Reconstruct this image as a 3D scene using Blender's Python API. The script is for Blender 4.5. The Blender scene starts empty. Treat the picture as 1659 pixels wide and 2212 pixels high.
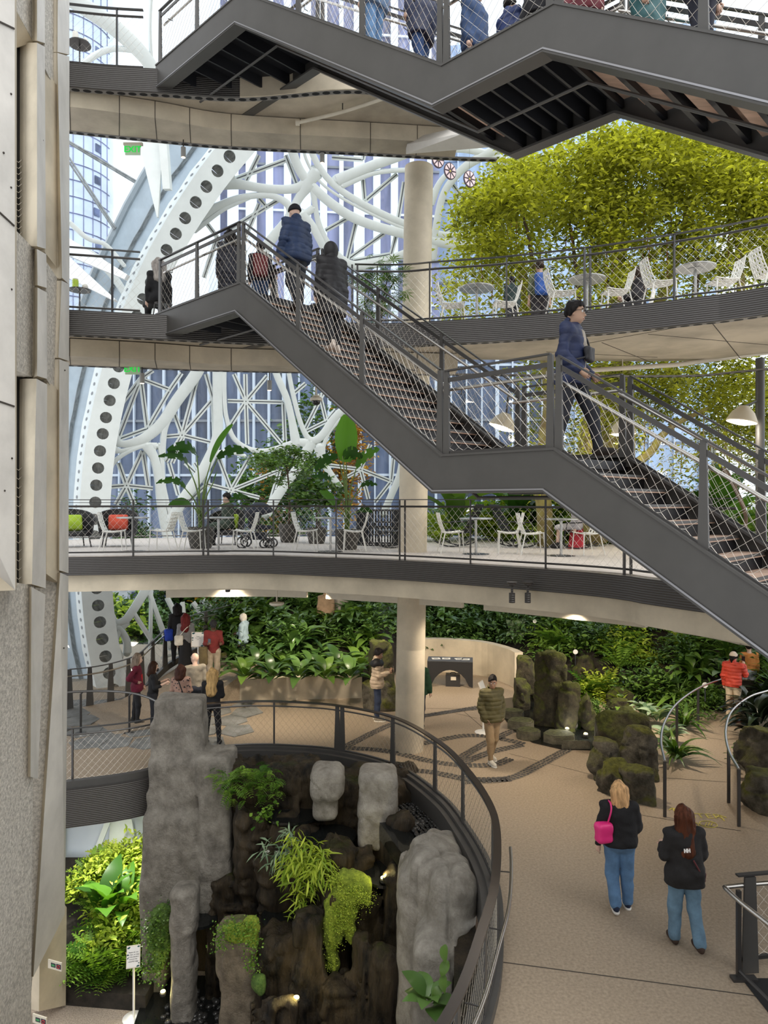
import bpy, bmesh, math, random
import numpy as np
from mathutils import Vector, Matrix
from mathutils.geometry import tessellate_polygon

random.seed(7); rng = np.random.default_rng(7)
scene = bpy.context.scene
COL = scene.collection
# ------------------------------------------------------------------ camera, world, light, exposure
F, CX, HZ, EYE = 1534.0, 829.5, 1085.0, 5.4          # focal length and horizon in photograph pixels, eye height above the lower walkway
cam = bpy.data.objects.new('camera', bpy.data.cameras.new('camera')); COL.objects.link(cam)
cam.location = (0, 0, EYE); cam.rotation_euler = (math.pi / 2, 0, 0)
cam.data.sensor_fit = 'VERTICAL'; cam.data.sensor_height = 24.0
cam.data.lens = 24.0 * F / 2212.0
cam.data.shift_y = -(1106.0 - HZ) / 2212.0
cam.data.clip_end = 600
scene.camera = cam
world = bpy.data.worlds.new('overcast_sky'); scene.world = world; world.use_nodes = True
_bg = world.node_tree.nodes['Background']
_bg.inputs[0].default_value = (0.94, 0.97, 1.0, 1); _bg.inputs[1].default_value = 1.3
sun = bpy.data.objects.new('sun', bpy.data.lights.new('sun', 'SUN')); COL.objects.link(sun)
sun.data.energy = 1.2; sun.data.angle = math.radians(40); sun.data.color = (1.0, 0.97, 0.9)
sun.rotation_euler = (math.radians(28), math.radians(18), 0)
vs = scene.view_settings
vs.view_transform = 'Standard'; vs.look = 'None'; vs.gamma = 1.0; vs.use_curve_mapping = False
vs.exposure = 0.42
scene.cycles.use_denoising = True
scene.cycles.max_bounces = 8; scene.cycles.transparent_max_bounces = 24
scene.cycles.caustics_reflective = False; scene.cycles.caustics_refractive = False

# ------------------------------------------------------------------ placing helpers
L1, L2, L3, L4, L0 = 0.0, 4.32, 8.8, 13.4, -4.0       # floor heights
def W(px, py, d):
    return Vector(((px - CX) / F * d, d, EYE + (HZ - py) / F * d))
def G(px, py, z=0.0):
    d = (EYE - z) * F / (py - HZ)
    return Vector(((px - CX) / F * d, d, z))
def V(*a): return Vector(a)

# ------------------------------------------------------------------ mesh builder
class MB:
    def __init__(s): s.v = []; s.f = []; s.m = []; s.n = 0; s.att = []
    def add(s, verts, faces, mi=0):
        verts = np.asarray([tuple(v) for v in verts] if not isinstance(verts, np.ndarray) else verts, dtype=np.float32).reshape(-1, 3)
        o = s.n; s.v.append(verts); s.n += len(verts)
        for f in faces: s.f.append([int(i) + o for i in f])
        s.m.extend([mi] * len(faces)); return s
    def box(s, c, sz, rz=0.0, mi=0, M=None):
        x, y, z = sz[0] / 2, sz[1] / 2, sz[2] / 2
        R = M if M is not None else Matrix.Rotation(rz, 3, 'Z')
        c = Vector(c)
        p = [c + R @ Vector((i * x, j * y, k * z)) for i in (-1, 1) for j in (-1, 1) for k in (-1, 1)]
        return s.add(p, [(0, 1, 3, 2), (4, 6, 7, 5), (0, 4, 5, 1), (2, 3, 7, 6), (0, 2, 6, 4), (1, 5, 7, 3)], mi)
    def bar(s, p, q, w, h, up=(0, 0, 1), mi=0, w2=None, h2=None):
        p, q = Vector(p), Vector(q); d = (q - p).normalized(); up = Vector(up)
        if abs(d.dot(up)) > .999: up = Vector((0, 1, 0))
        sd = d.cross(up).normalized(); u = sd.cross(d)
        w2 = w if w2 is None else w2; h2 = h if h2 is None else h2
        P = []
        for c, a, b in ((p, w, h), (q, w2, h2)):
            P += [c - sd * a / 2 - u * b / 2, c + sd * a / 2 - u * b / 2, c + sd * a / 2 + u * b / 2, c - sd * a / 2 + u * b / 2]
        return s.add(P, [(3, 2, 1, 0), (4, 5, 6, 7), (0, 1, 5, 4), (1, 2, 6, 5), (2, 3, 7, 6), (3, 0, 4, 7)], mi)
    def tube(s, pts, r, n=6, closed=False, caps=True, mi=0, flat=1.0):
        pts = [Vector(p) for p in pts]; k = len(pts)
        rs = r if isinstance(r, (list, tuple, np.ndarray)) else [r] * k
        P = []; up = None
        for i in range(k):
            a = pts[i - 1] if (i > 0 or closed) else pts[i]
            b = pts[(i + 1) % k] if (i < k - 1 or closed) else pts[i]
            d = (b - a).normalized()
            if up is None:
                up = Vector((0, 0, 1)) if abs(d.z) < .95 else Vector((1, 0, 0))
            sd = d.cross(up)
            if sd.length < 1e-5: sd = d.orthogonal()
            sd.normalize(); up = sd.cross(d).normalized()
            for j in range(n):
                t = 2 * math.pi * j / n
                P.append(pts[i] + (sd * math.cos(t) + up * math.sin(t) * flat) * rs[i])
        Fs = []
        for i in range(k if closed else k - 1):
            i2 = (i + 1) % k
            for j in range(n):
                j2 = (j + 1) % n
                Fs.append((i * n + j, i * n + j2, i2 * n + j2, i2 * n + j))
        if caps and not closed:
            Fs.append(tuple(range(n))[::-1]); Fs.append(tuple(range((k - 1) * n, k * n)))
        return s.add(P, Fs, mi)
    def sweep(s, prof, pts, up=(0, 0, 1), closed=False, mi=0, caps=True, ups=None):
        pts = [Vector(p) for p in pts]; k = len(pts); n = len(prof); P = []
        for i in range(k):
            a = pts[i - 1] if (i > 0 or closed) else pts[i]
            b = pts[(i + 1) % k] if (i < k - 1 or closed) else pts[i]
            d = (b - a).normalized(); U = Vector(ups[i]) if ups else Vector(up)
            sd = d.cross(U).normalized(); u2 = sd.cross(d).normalized()
            if not ups: u2 = U
            P += [pts[i] + sd * x + u2 * y for x, y in prof]
        Fs = []
        for i in range(k if closed else k - 1):
            i2 = (i + 1) % k
            for j in range(n):
                j2 = (j + 1) % n
                Fs.append((i * n + j, i2 * n + j, i2 * n + j2, i * n + j2))
        if caps and not closed:
            Fs.append(tuple(range(n))); Fs.append(tuple(range((k - 1) * n, k * n))[::-1])
        return s.add(P, Fs, mi)
    def prism(s, poly, z0, z1, mi=0, mside=None):
        n = len(poly); P = [(p[0], p[1], z0) for p in poly] + [(p[0], p[1], z1) for p in poly]
        tri = tessellate_polygon([[Vector((p[0], p[1], 0)) for p in poly]])
        area = sum(poly[i][0] * poly[(i + 1) % n][1] - poly[(i + 1) % n][0] * poly[i][1] for i in range(n))
        def up(t):
            a, b, c = (Vector((poly[i][0], poly[i][1])) for i in t)
            return (b - a).cross(c - a) > 0
        top = [t if up(t) else t[::-1] for t in tri]
        s.add(P, [tuple(i + n for i in t) for t in top] + [t[::-1] for t in top], mi)
        o = s.n - 2 * n
        for i in range(n):
            j = (i + 1) % n
            f = [o + i, o + j, o + j + n, o + i + n]
            s.f.append(f if area > 0 else f[::-1]); s.m.append(mi if mside is None else mside)
        return s
    def lathe(s, prof, n=16, c=(0, 0, 0), mi=0, sx=1.0, sy=1.0, M=None):
        c = Vector(c); P = []; k = len(prof)
        for r, z in prof:
            for j in range(n):
                t = 2 * math.pi * j / n
                q = Vector((r * math.cos(t) * sx, r * math.sin(t) * sy, z))
                P.append(c + (M @ q if M is not None else q))
        Fs = []
        for i in range(k - 1):
            for j in range(n):
                j2 = (j + 1) % n
                Fs.append((i * n + j, i * n + j2, (i + 1) * n + j2, (i + 1) * n + j))
        Fs.append(tuple(range(n))[::-1]); Fs.append(tuple(range((k - 1) * n, k * n)))
        return s.add(P, Fs, mi)
    def ball(s, c, r, n=10, m=7, mi=0, M=None):
        r = r if isinstance(r, (tuple, list)) else (r, r, r)
        c = Vector(c); P = []
        for i in range(1, m):
            a = math.pi * i / m
            for j in range(n):
                t = 2 * math.pi * j / n
                q = Vector((r[0] * math.sin(a) * math.cos(t), r[1] * math.sin(a) * math.sin(t), r[2] * math.cos(a)))
                P.append(c + (M @ q if M is not None else q))
        for zz in (1, -1):
            q = Vector((0, 0, zz * r[2])); P.append(c + (M @ q if M is not None else q))
        Fs = []
        for i in range(m - 2):
            for j in range(n):
                j2 = (j + 1) % n
                Fs.append((i * n + j, (i + 1) * n + j, (i + 1) * n + j2, i * n + j2))
        T = len(P) - 2
        for j in range(n):
            Fs.append((T, j, (j + 1) % n)); Fs.append((T + 1, (m - 2) * n + (j + 1) % n, (m - 2) * n + j))
        return s.add(P, Fs, mi)
    def mesh(s, name, mats, smooth=0.0, rnd=None, origin=None):
        v = np.concatenate(s.v) if s.v else np.zeros((0, 3), np.float32)
        if origin is not None: v = v - np.asarray(tuple(origin), np.float32)
        return raw_mesh(name, v, s.f, mats, s.m, smooth, rnd)
    def build(s, name, mats, parent=None, smooth=0.0, rnd=None, **k):
        mats = mats if isinstance(mats, (list, tuple)) else [mats]
        org = None
        if parent is None and s.v:
            allv = np.concatenate(s.v)
            org = Vector((float(allv[:, 0].mean()), float(allv[:, 1].mean()), float(allv[:, 2].min())))
        elif parent is not None: org = ORG(parent)
        return link(name, s.mesh(name, mats, smooth, rnd, org), parent, loc=org if parent is None else None, **k)

def ORG(o):
    p = Vector(o.location)
    while o.parent: o = o.parent; p += Vector(o.location)
    return p

def raw_mesh(name, v, faces, mats, mi=None, smooth=0.0, rnd=None):
    me = bpy.data.meshes.new(name); v = np.asarray(v, np.float32)
    nf = len(faces); me.vertices.add(len(v)); me.vertices.foreach_set('co', v.ravel())
    if isinstance(faces, np.ndarray):
        k = faces.shape[1]; li = faces.ravel().astype(np.int32); ls = np.arange(0, nf * k, k, dtype=np.int32)
    else:
        li = np.array([i for f in faces for i in f], np.int32)
        ln = np.array([len(f) for f in faces], np.int32); ls = np.concatenate([[0], np.cumsum(ln)[:-1]]).astype(np.int32) if nf else np.zeros(0, np.int32)
    me.loops.add(len(li)); me.loops.foreach_set('vertex_index', li)
    me.polygons.add(nf); me.polygons.foreach_set('loop_start', ls)
    if mi is not None and len(mats) > 1: me.polygons.foreach_set('material_index', np.array(mi, np.int32))
    for m in mats: me.materials.append(m)
    me.update(calc_edges=True)
    if not smooth: me.polygons.foreach_set('use_smooth', np.zeros(nf, bool))
    if smooth:
        me.polygons.foreach_set('use_smooth', np.ones(nf, bool))
        if smooth < 3: me.set_sharp_from_angle(angle=smooth)
    if rnd is not None:
        a = me.attributes.new('rnd', 'FLOAT', 'POINT'); a.data.foreach_set('value', np.asarray(rnd, np.float32))
    return me

def link(name, me, parent=None, label=None, cat=None, group=None, kind=None, loc=None):
    o = bpy.data.objects.new(name, me); COL.objects.link(o)
    if parent is not None: o.parent = parent
    if loc is not None: o.location = loc
    if label: o['label'] = label
    if cat: o['category'] = cat
    if group: o['group'] = group
    if kind: o['kind'] = kind
    return o
def thing(name, label, cat, loc=(0, 0, 0), rz=0.0, group=None, kind=None):
    o = link(name, None, None, label, cat, group, kind); o.location = loc; o.rotation_euler = (0, 0, rz); return o
def copy_tree(o, parent=None, label=None, loc=None, rz=None, scale=None):
    c = o.copy(); COL.objects.link(c); c.parent = parent
    if label: c['label'] = label
    if loc is not None: c.location = loc
    if rz is not None: c.rotation_euler = (0, 0, rz)
    if scale is not None: c.scale = (scale,) * 3
    for ch in o.children: copy_tree(ch, c)
    return c

def spline(pts, n=8):
    """Catmull-Rom through the points."""
    P = [Vector(p) for p in pts]; P = [P[0] * 2 - P[1]] + P + [P[-1] * 2 - P[-2]]; out = []
    for i in range(1, len(P) - 2):
        a, b, c, d = P[i - 1:i + 3]
        for j in range(n):
            t = j / n
            out.append(0.5 * ((2 * b) + (c - a) * t + (2 * a - 5 * b + 4 * c - d) * t * t + (3 * b - a - 3 * c + d) * t ** 3))
    out.append(P[-2]); return out
def resample(pts, step):
    pts = [Vector(p) for p in pts]; L = [0.0]
    for a, b in zip(pts, pts[1:]): L.append(L[-1] + (b - a).length)
    n = max(1, round(L[-1] / step)); out = []; j = 0
    for i in range(n + 1):
        s = L[-1] * i / n
        while j < len(L) - 2 and L[j + 1] < s: j += 1
        t = (s - L[j]) / max(1e-9, L[j + 1] - L[j]); out.append(pts[j].lerp(pts[j + 1], min(1, t)))
    return out
def offset2(pts, d):
    out = []
    for i, p in enumerate(pts):
        a = pts[max(0, i - 1)]; b = pts[min(len(pts) - 1, i + 1)]
        t = Vector((b[0] - a[0], b[1] - a[1])).normalized()
        out.append(Vector((p[0] - t.y * d, p[1] + t.x * d, p[2] if len(p) > 2 else 0)))
    return out

# ------------------------------------------------------------------ signed-distance surfaces (surface nets)
_NT = rng.random((32, 32, 32)).astype(np.float32)
def vnoise(P, sc=1.0, seed=0):
    Q = P * sc + seed * 7.13; i = np.floor(Q).astype(np.int32); f = (Q - i).astype(np.float32); f = f * f * (3 - 2 * f)
    i &= 31; j = (i + 1) & 31
    x0, y0, z0 = i[..., 0], i[..., 1], i[..., 2]; x1, y1, z1 = j[..., 0], j[..., 1], j[..., 2]; fx, fy, fz = f[..., 0], f[..., 1], f[..., 2]
    a = _NT[x0, y0, z0] * (1 - fx) + _NT[x1, y0, z0] * fx; b = _NT[x0, y1, z0] * (1 - fx) + _NT[x1, y1, z0] * fx
    c = _NT[x0, y0, z1] * (1 - fx) + _NT[x1, y0, z1] * fx; d = _NT[x0, y1, z1] * (1 - fx) + _NT[x1, y1, z1] * fx
    return ((a * (1 - fy) + b * fy) * (1 - fz) + (c * (1 - fy) + d * fy) * fz) * 2 - 1
def fbm(P, sc=1.0, o=3, seed=0):
    r = 0; a = 1.0
    for k in range(o): r = r + a * vnoise(P, sc * 2 ** k, seed + k); a *= .5
    return r
def sdf_mesh(fn, lo, hi, h):
    lo = np.asarray(tuple(lo), np.float32); hi = np.asarray(tuple(hi), np.float32)
    n = np.maximum(4, np.ceil((hi - lo) / h).astype(int) + 1)
    ax = [lo[k] + h * np.arange(n[k], dtype=np.float32) for k in range(3)]
    P = np.stack(np.meshgrid(*ax, indexing='ij'), -1).reshape(-1, 3)
    if len(P) < 4000: D = fn(P).reshape(n).astype(np.float32)
    else:                                           # coarse blocks first, fine values only near the surface
        nb = (n + 3) // 4; cx = [lo[k] + h * (4 * np.arange(nb[k], dtype=np.float32) + 1.5) for k in range(3)]
        C = fn(np.stack(np.meshgrid(*cx, indexing='ij'), -1).reshape(-1, 3)).reshape(nb)
        D = C.repeat(4, 0).repeat(4, 1).repeat(4, 2)[:n[0], :n[1], :n[2]].astype(np.float32).ravel().copy()
        near = np.abs(D) < 4.2 * h + .04; D[near] = fn(P[near]); D = D.reshape(n)
    D[0] = D[-1] = 1; D[:, 0] = D[:, -1] = 1; D[:, :, 0] = D[:, :, -1] = 1
    S = D < 0; m = n - 1
    acc = np.zeros((*m, 3), np.float32); cnt = np.zeros(tuple(m), np.float32)
    cr = [(a, b, c) for a in (0, 1) for b in (0, 1) for c in (0, 1)]
    sl = lambda A, c: A[c[0]:c[0] + m[0], c[1]:c[1] + m[1], c[2]:c[2] + m[2]]
    for a in cr:
        for k in range(3):
            if a[k]: continue
            b = list(a); b[k] = 1
            da, db = sl(D, a), sl(D, b); mk = (da < 0) != (db < 0)
            t = np.where(mk, da / np.where(mk, da - db, 1), 0)
            cnt += mk
            for q in range(3): acc[..., q] += np.where(mk, a[q] + (t if q == k else 0), 0)
    act = cnt > 0; idx = -np.ones(tuple(m), np.int64); idx[act] = np.arange(act.sum())
    base = np.stack(np.nonzero(act), -1)
    vv = lo + h * (base + acc[act] / cnt[act][:, None])
    quads = []
    for k in range(3):
        u, w = (k + 1) % 3, (k + 2) % 3
        A = np.take(S, range(n[k] - 1), k); B = np.take(S, range(1, n[k]), k)
        e = np.stack(np.nonzero(A != B), -1); e = e[(e[:, u] > 0) & (e[:, w] > 0)]
        if not len(e): continue
        fl = A[tuple(e.T)]
        def g(du, dw):
            q = e.copy(); q[:, u] -= du; q[:, w] -= dw
            q = np.minimum(q, m - 1); return idx[tuple(q.T)]
        Q = np.stack([g(1, 1), g(0, 1), g(0, 0), g(1, 0)], -1)
        Q[~fl] = Q[~fl][:, ::-1]; quads.append(Q)
    Q = np.concatenate(quads) if quads else np.zeros((0, 4), np.int64)
    return vv, Q[(Q >= 0).all(1)]
def _a(p): return np.asarray(tuple(p), np.float32)
def s_cap(P, a, b, ra, rb=None):
    rb = ra if rb is None else rb; a, b = _a(a), _a(b); ab = b - a; L = float(ab @ ab) + 1e-9
    t = np.clip((P - a) @ ab / L, 0, 1)
    return np.linalg.norm(P - a - t[:, None] * ab, axis=1) - (ra + (rb - ra) * t)
def s_ell(P, c, r, R=None):
    q = P - _a(c)
    if R is not None: q = q @ np.asarray(R, np.float32)
    r = _a(r); k0 = np.linalg.norm(q / r, axis=1); k1 = np.linalg.norm(q / (r * r), axis=1) + 1e-9
    return k0 * (k0 - 1) / k1
def s_box(P, c, b, rad=0.0, R=None):
    q = P - _a(c)
    if R is not None: q = q @ np.asarray(R, np.float32)
    q = np.abs(q) - _a(b) + rad
    return np.linalg.norm(np.maximum(q, 0), axis=1) + np.minimum(q.max(1), 0) - rad
def smin(a, b, k=.03):
    h = np.clip(.5 + .5 * (b - a) / k, 0, 1); return b * (1 - h) + a * h - k * h * (1 - h)
def smax(a, b, k=.03): return -smin(-a, -b, k)
def rot3(x=0, y=0, z=0): return np.array(Matrix.Rotation(z, 3, 'Z') @ Matrix.Rotation(y, 3, 'Y') @ Matrix.Rotation(x, 3, 'X'), np.float32)

# ------------------------------------------------------------------ materials
MATS = {}
def mat(name, col, rough=.6, metal=0.0, var=0.0, vs=3.0, bump=0.0, bs=20.0, col2=None, spec=.5, emit=None, ramp=None, det=4.0, coat=0.0, stretch=None, sub=0.0):
    if name in MATS: return MATS[name]
    m = bpy.data.materials.new(name); m.use_nodes = True; nt = m.node_tree; N = nt.nodes; Lk = nt.links
    b = N['Principled BSDF']; b.inputs['Roughness'].default_value = rough; b.inputs['Metallic'].default_value = metal
    b.inputs['Specular IOR Level'].default_value = spec
    if coat: b.inputs['Coat Weight'].default_value = coat
    if sub: b.inputs['Subsurface Weight'].default_value = sub; b.inputs['Subsurface Radius'].default_value = (.02, .008, .004)
    c = tuple(col) + (1,); b.inputs['Base Color'].default_value = c
    def coords(sc):
        t = N.new('ShaderNodeTexCoord'); out = t.outputs['Object']
        if stretch:
            mp = N.new('ShaderNodeMapping'); mp.inputs['Scale'].default_value = stretch; Lk.new(out, mp.inputs['Vector']); out = mp.outputs[0]
        n = N.new('ShaderNodeTexNoise'); n.inputs['Scale'].default_value = sc; n.inputs['Detail'].default_value = det; n.inputs['Roughness'].default_value = .6
        Lk.new(out, n.inputs['Vector']); return n
    if var or col2 is not None:
        n = coords(vs); r = N.new('ShaderNodeValToRGB')
        lo, hi = (.35, .65) if ramp is None else ramp
        r.color_ramp.elements[0].position = lo; r.color_ramp.elements[1].position = hi
        c2 = tuple(col2) + (1,) if col2 is not None else tuple(min(1, x * (1 + var)) for x in col) + (1,)
        c1 = c if col2 is not None else tuple(x * (1 - var) for x in col) + (1,)
        r.color_ramp.elements[0].color = c1; r.color_ramp.elements[1].color = c2
        Lk.new(n.outputs['Fac'], r.inputs[0]); Lk.new(r.outputs[0], b.inputs['Base Color'])
    if bump:
        n = coords(bs); bp = N.new('ShaderNodeBump'); bp.inputs['Strength'].default_value = bump; bp.inputs['Distance'].default_value = .02
        Lk.new(n.outputs['Fac'], bp.inputs['Height']); Lk.new(bp.outputs[0], b.inputs['Normal'])
    if emit:
        b.inputs['Emission Color'].default_value = tuple(emit[0]) + (1,); b.inputs['Emission Strength'].default_value = emit[1]
    MATS[name] = m; return m
def leafmat(name, dark, light, trans=.35, rough=.4, gloss=.25):
    """leaf colour varies leaf by leaf through the stored attribute rnd"""
    if name in MATS: return MATS[name]
    m = bpy.data.materials.new(name); m.use_nodes = True; nt = m.node_tree; N = nt.nodes; Lk = nt.links
    b = N['Principled BSDF']; b.inputs['Roughness'].default_value = rough; b.inputs['Specular IOR Level'].default_value = gloss
    a = N.new('ShaderNodeAttribute'); a.attribute_name = 'rnd'
    r = N.new('ShaderNodeValToRGB'); r.color_ramp.elements[0].color = (*dark, 1); r.color_ramp.elements[1].color = (*light, 1)
    Lk.new(a.outputs['Fac'], r.inputs[0]); Lk.new(r.outputs[0], b.inputs['Base Color'])
    t = N.new('ShaderNodeBsdfTranslucent'); g = N.new('ShaderNodeMixRGB'); g.blend_type = 'MULTIPLY'; g.inputs[0].default_value = 1; g.inputs[2].default_value = (1.0, 1.0, .45, 1)
    Lk.new(r.outputs[0], g.inputs[1]); Lk.new(g.outputs[0], t.inputs[0])
    mx = N.new('ShaderNodeMixShader'); mx.inputs[0].default_value = trans
    Lk.new(b.outputs[0], mx.inputs[1]); Lk.new(t.outputs[0], mx.inputs[2]); Lk.new(mx.outputs[0], N['Material Output'].inputs[0])
    MATS[name] = m; return m
def glassmat(name, tint=(.9, .96, 1.0), refl=.06):
    if name in MATS: return MATS[name]
    m = bpy.data.materials.new(name); m.use_nodes = True; nt = m.node_tree; N = nt.nodes; Lk = nt.links
    N.remove(N['Principled BSDF'])
    t = N.new('ShaderNodeBsdfTransparent'); t.inputs[0].default_value = (*tint, 1)
    g = N.new('ShaderNodeBsdfGlossy'); g.inputs['Roughness'].default_value = .03
    mx = N.new('ShaderNodeMixShader'); mx.inputs[0].default_value = refl
    Lk.new(t.outputs[0], mx.inputs[1]); Lk.new(g.outputs[0], mx.inputs[2]); Lk.new(mx.outputs[0], N['Material Output'].inputs[0])
    MATS[name] = m; return m

M_steel = mat('dark_painted_steel', (.068, .065, .062), .42, .0, var=.08, vs=2)
M_fascia = mat('ribbed_dark_metal', (.075, .07, .068), .45, .3)
M_rail = mat('dark_rail_steel', (.07, .067, .066), .35, .5)
M_inox = mat('brushed_stainless', (.55, .53, .5), .28, 1.0)
M_cable = mat('stainless_cable', (.62, .58, .52), .4, .6)
M_wood = mat('stair_wood', (.52, .36, .27), .55, var=.2, vs=2, stretch=(1, 8, 8))
M_conc = mat('smooth_concrete', (.64, .615, .575), .75, var=.12, vs=1.1, bump=.08, bs=14, det=8)
M_concw = mat('warm_concrete', (.56, .49, .375), .75, var=.2, vs=.9, bump=.1, bs=18, det=8)
M_concw_shade = mat('shaded_warm_concrete', (.43, .375, .295), .8, var=.25, vs=.8, bump=.12, bs=10, det=8)  # warm concrete darkened to paint the shade on deck and beam undersides
M_bush = mat('bush_hammered_concrete', (.50, .47, .42), .9, var=.3, vs=22, bump=.9, bs=38, det=6)
M_white = mat('white_painted_steel', (.68, .72, .71), .4, var=.03)
M_floor = mat('exposed_aggregate_floor', (.33, .262, .19), .6, var=.24, vs=28, bump=.15, bs=50, det=6, ramp=(.3, .7))
M_pave = mat('pale_terrace_floor', (.55, .5, .46), .7, var=.1, vs=6)
M_black = mat('black_shade_and_tyre', (.006, .006, .007), .8)  # flat black stands in for unlit depth in openings; tyres use it too
M_glass = glassmat('clear_glass', (.80, .87, .93), .05)
def ribbed(m, sc):
    nt = m.node_tree; N = nt.nodes; Lk = nt.links
    t = N.new('ShaderNodeTexCoord'); w = N.new('ShaderNodeTexWave'); w.bands_direction = 'Z'; w.inputs['Scale'].default_value = sc
    bp = N.new('ShaderNodeBump'); bp.inputs['Strength'].default_value = .8; bp.inputs['Distance'].default_value = .01
    Lk.new(t.outputs['Object'], w.inputs['Vector']); Lk.new(w.outputs['Fac'], bp.inputs['Height']); Lk.new(bp.outputs[0], N['Principled BSDF'].inputs['Normal'])
ribbed(M_fascia, 9.0)
# ================================================================== THE SETTING
def deck_pts(px, z):                       # edge points of a deck seen at pixels px, floor height z
    return [G(x, y, z) for x, y in px]
def xy(l): return [(p[0], p[1]) for p in l]

# ---- lower walkway (L1) with the round opening over the waterfall
VOID_R = spline([(-3.9, 15.15, 0), (-3.0, 15.36, 0), (-2.1, 15.33, 0), (-1.0, 15.05, 0), (.18, 14.2, 0), (.94, 12.74, 0), (1.25, 11.55, 0), (1.42, 10.42, 0), (1.42, 9.49, 0), (1.22, 8.26, 0), (.96, 7.35, 0), (.40, 5.9, 0), (-.7, 4.4, 0)], 6)
VOID_L = spline([(-9.0, 12.9, 0), (-7.2, 13.25, 0), (-5.95, 13.6, 0), (-4.8, 14.1, 0), (-3.9, 15.15, 0)], 5)
floor1 = link('floor', None, None, 'tan exposed aggregate floor of the lower walkway', None, None, 'structure')
poly = xy(VOID_L[:-1]) + xy(VOID_R) + [(-.7, 2.0), (14, 2.0), (22, 9), (22, 27), (-16, 27), (-16, 14), (-9, 13.2)]
mb = MB(); mb.prism(poly, -.32, 0.0); mb.build('floor_slab', M_floor, floor1)
def joint(pts, w=.014, name='floor_joint'):
    mb = MB(); pts = resample(pts, .5); a = offset2(pts, w / 2); b = offset2(pts, -w / 2)
    P = [(*p[:2], .003) for p in a] + [(*p[:2], .003) for p in b]; n = len(a)
    mb.add(P, [(i, i + n, i + n + 1, i + 1) for i in range(n - 1)]); mb.build(name, M_joint, floor1)
M_joint = mat('dark_joint', (.05, .042, .035), .9)
for a in ([(1058, 2075), (1659, 2155)], [(1330, 1748), (1410, 1766), (1600, 1795)], [(1430, 1680), (1575, 1690)], [(1100, 1628), (1272, 1672)], [(960, 1535), (1030, 1552)], [(1480, 1588), (1560, 1598)], [(1500, 1625), (1590, 1657)], [(1000, 1535), (1075, 1600)], [(900, 1530), (1060, 1532)]):
    joint([G(x, y) for x, y in a])
# curb band and fascia round the opening
def band(name, pts, z0, z1, out, m, parent, th=.05):
    mb = MB(); a = offset2(pts, out); b = offset2(pts, out - th); n = len(a)
    P = [(*p[:2], z0) for p in a] + [(*p[:2], z1) for p in a] + [(*p[:2], z1) for p in b] + [(*p[:2], z0) for p in b]
    Fs = []
    for i in range(n - 1):
        for k in range(4):
            k2 = (k + 1) % 4; Fs.append((k * n + i, k * n + i + 1, k2 * n + i + 1, k2 * n + i))
    Fs += [(0, n, 2 * n, 3 * n), (n - 1, 4 * n - 1, 3 * n - 1, 2 * n - 1)]
    mb.add(P, Fs); return mb.build(name, m, parent, smooth=.6)
band('edge_fascia', VOID_R, -.5, .06, -.02, M_steel, floor1, .1)
band('curb', VOID_R, .0, .12, .16, M_steel, floor1, .18)
band('edge_fascia', VOID_L, -.78, -.06, -.02, M_fascia, floor1, .1)
band('curb', VOID_L, -.08, .08, .06, M_steel, floor1, .12)
# cobble bands: lines of dark pebbles set in the floor
M_cob = mat('dark_cobble', (.045, .042, .04), .5, var=.4, vs=9)
_cob = MB(); _cob.lathe([(.0, -.01), (.85, -.01), (1, .2), (.7, .8), (.0, 1.0)], 7)
cob_me = _cob.mesh('cobble', [M_cob], .9)
M_bandbed = mat('pebble_band_mortar', (.2, .165, .125), .9, var=.3, vs=30)
def cobble_band(pts, w=.24):
    line = resample(spline([G(x, y) for x, y in pts], 4), .1); mb = MB(); a = offset2(line, w / 2); b = offset2(line, -w / 2); n = len(a)
    mb.add([(*p[:2], .004) for p in a] + [(*p[:2], .004) for p in b], [(i, i + n, i + n + 1, i + 1) for i in range(n - 1)])
    bed = mb.build('pebble_band', M_bandbed, floor1)
    for i, p in enumerate(line):
        t = (line[min(n - 1, i + 1)] - line[max(0, i - 1)]).normalized()
        for k in (-1, 0, 1):
            cob_list.append((p + Vector((-t.y, t.x, 0)) * (k * .075 + random.uniform(-.012, .012)), math.atan2(t.y, t.x) + random.uniform(-.3, .3), bed))
cob_list = []
for b in ([(748, 1612), (860, 1560), (990, 1535), (1080, 1528)], [(745, 1616), (830, 1622), (960, 1650), (1060, 1653), (1100, 1640)], [(990, 1640), (1060, 1600), (1130, 1570)], [(915, 1606), (1000, 1590), (1060, 1592), (1130, 1607)],
          [(1000, 1648), (1060, 1625), (1125, 1610)], [(1000, 1690), (1100, 1682), (1160, 1655), (1230, 1617)], [(860, 1665), (930, 1668), (1010, 1683), (1100, 1684)], [(920, 1546), (960, 1540), (1030, 1528)]):
    cobble_band(b)
cob_list.sort(key=lambda c: c[0].y)
for p, a, bed in cob_list[:300]:
    o = link('cobble', cob_me, bed); o.location = p - ORG(bed) + Vector((0, 0, .002)); o.rotation_euler = (0, 0, a); s = random.uniform(.8, 1.1); o.scale = (.042 * s, .03 * s, .02)
mb = MB(); base = np.concatenate(_cob.v)
for p, a, bed in cob_list[300:]:
    R = rot3(0, 0, a); mb.add((base * np.array([.042, .03, .02])) @ R.T + _a(p), _cob.f)
mb.build('cobble_rows', M_cob, floor1, .9, kind='stuff')
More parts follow.
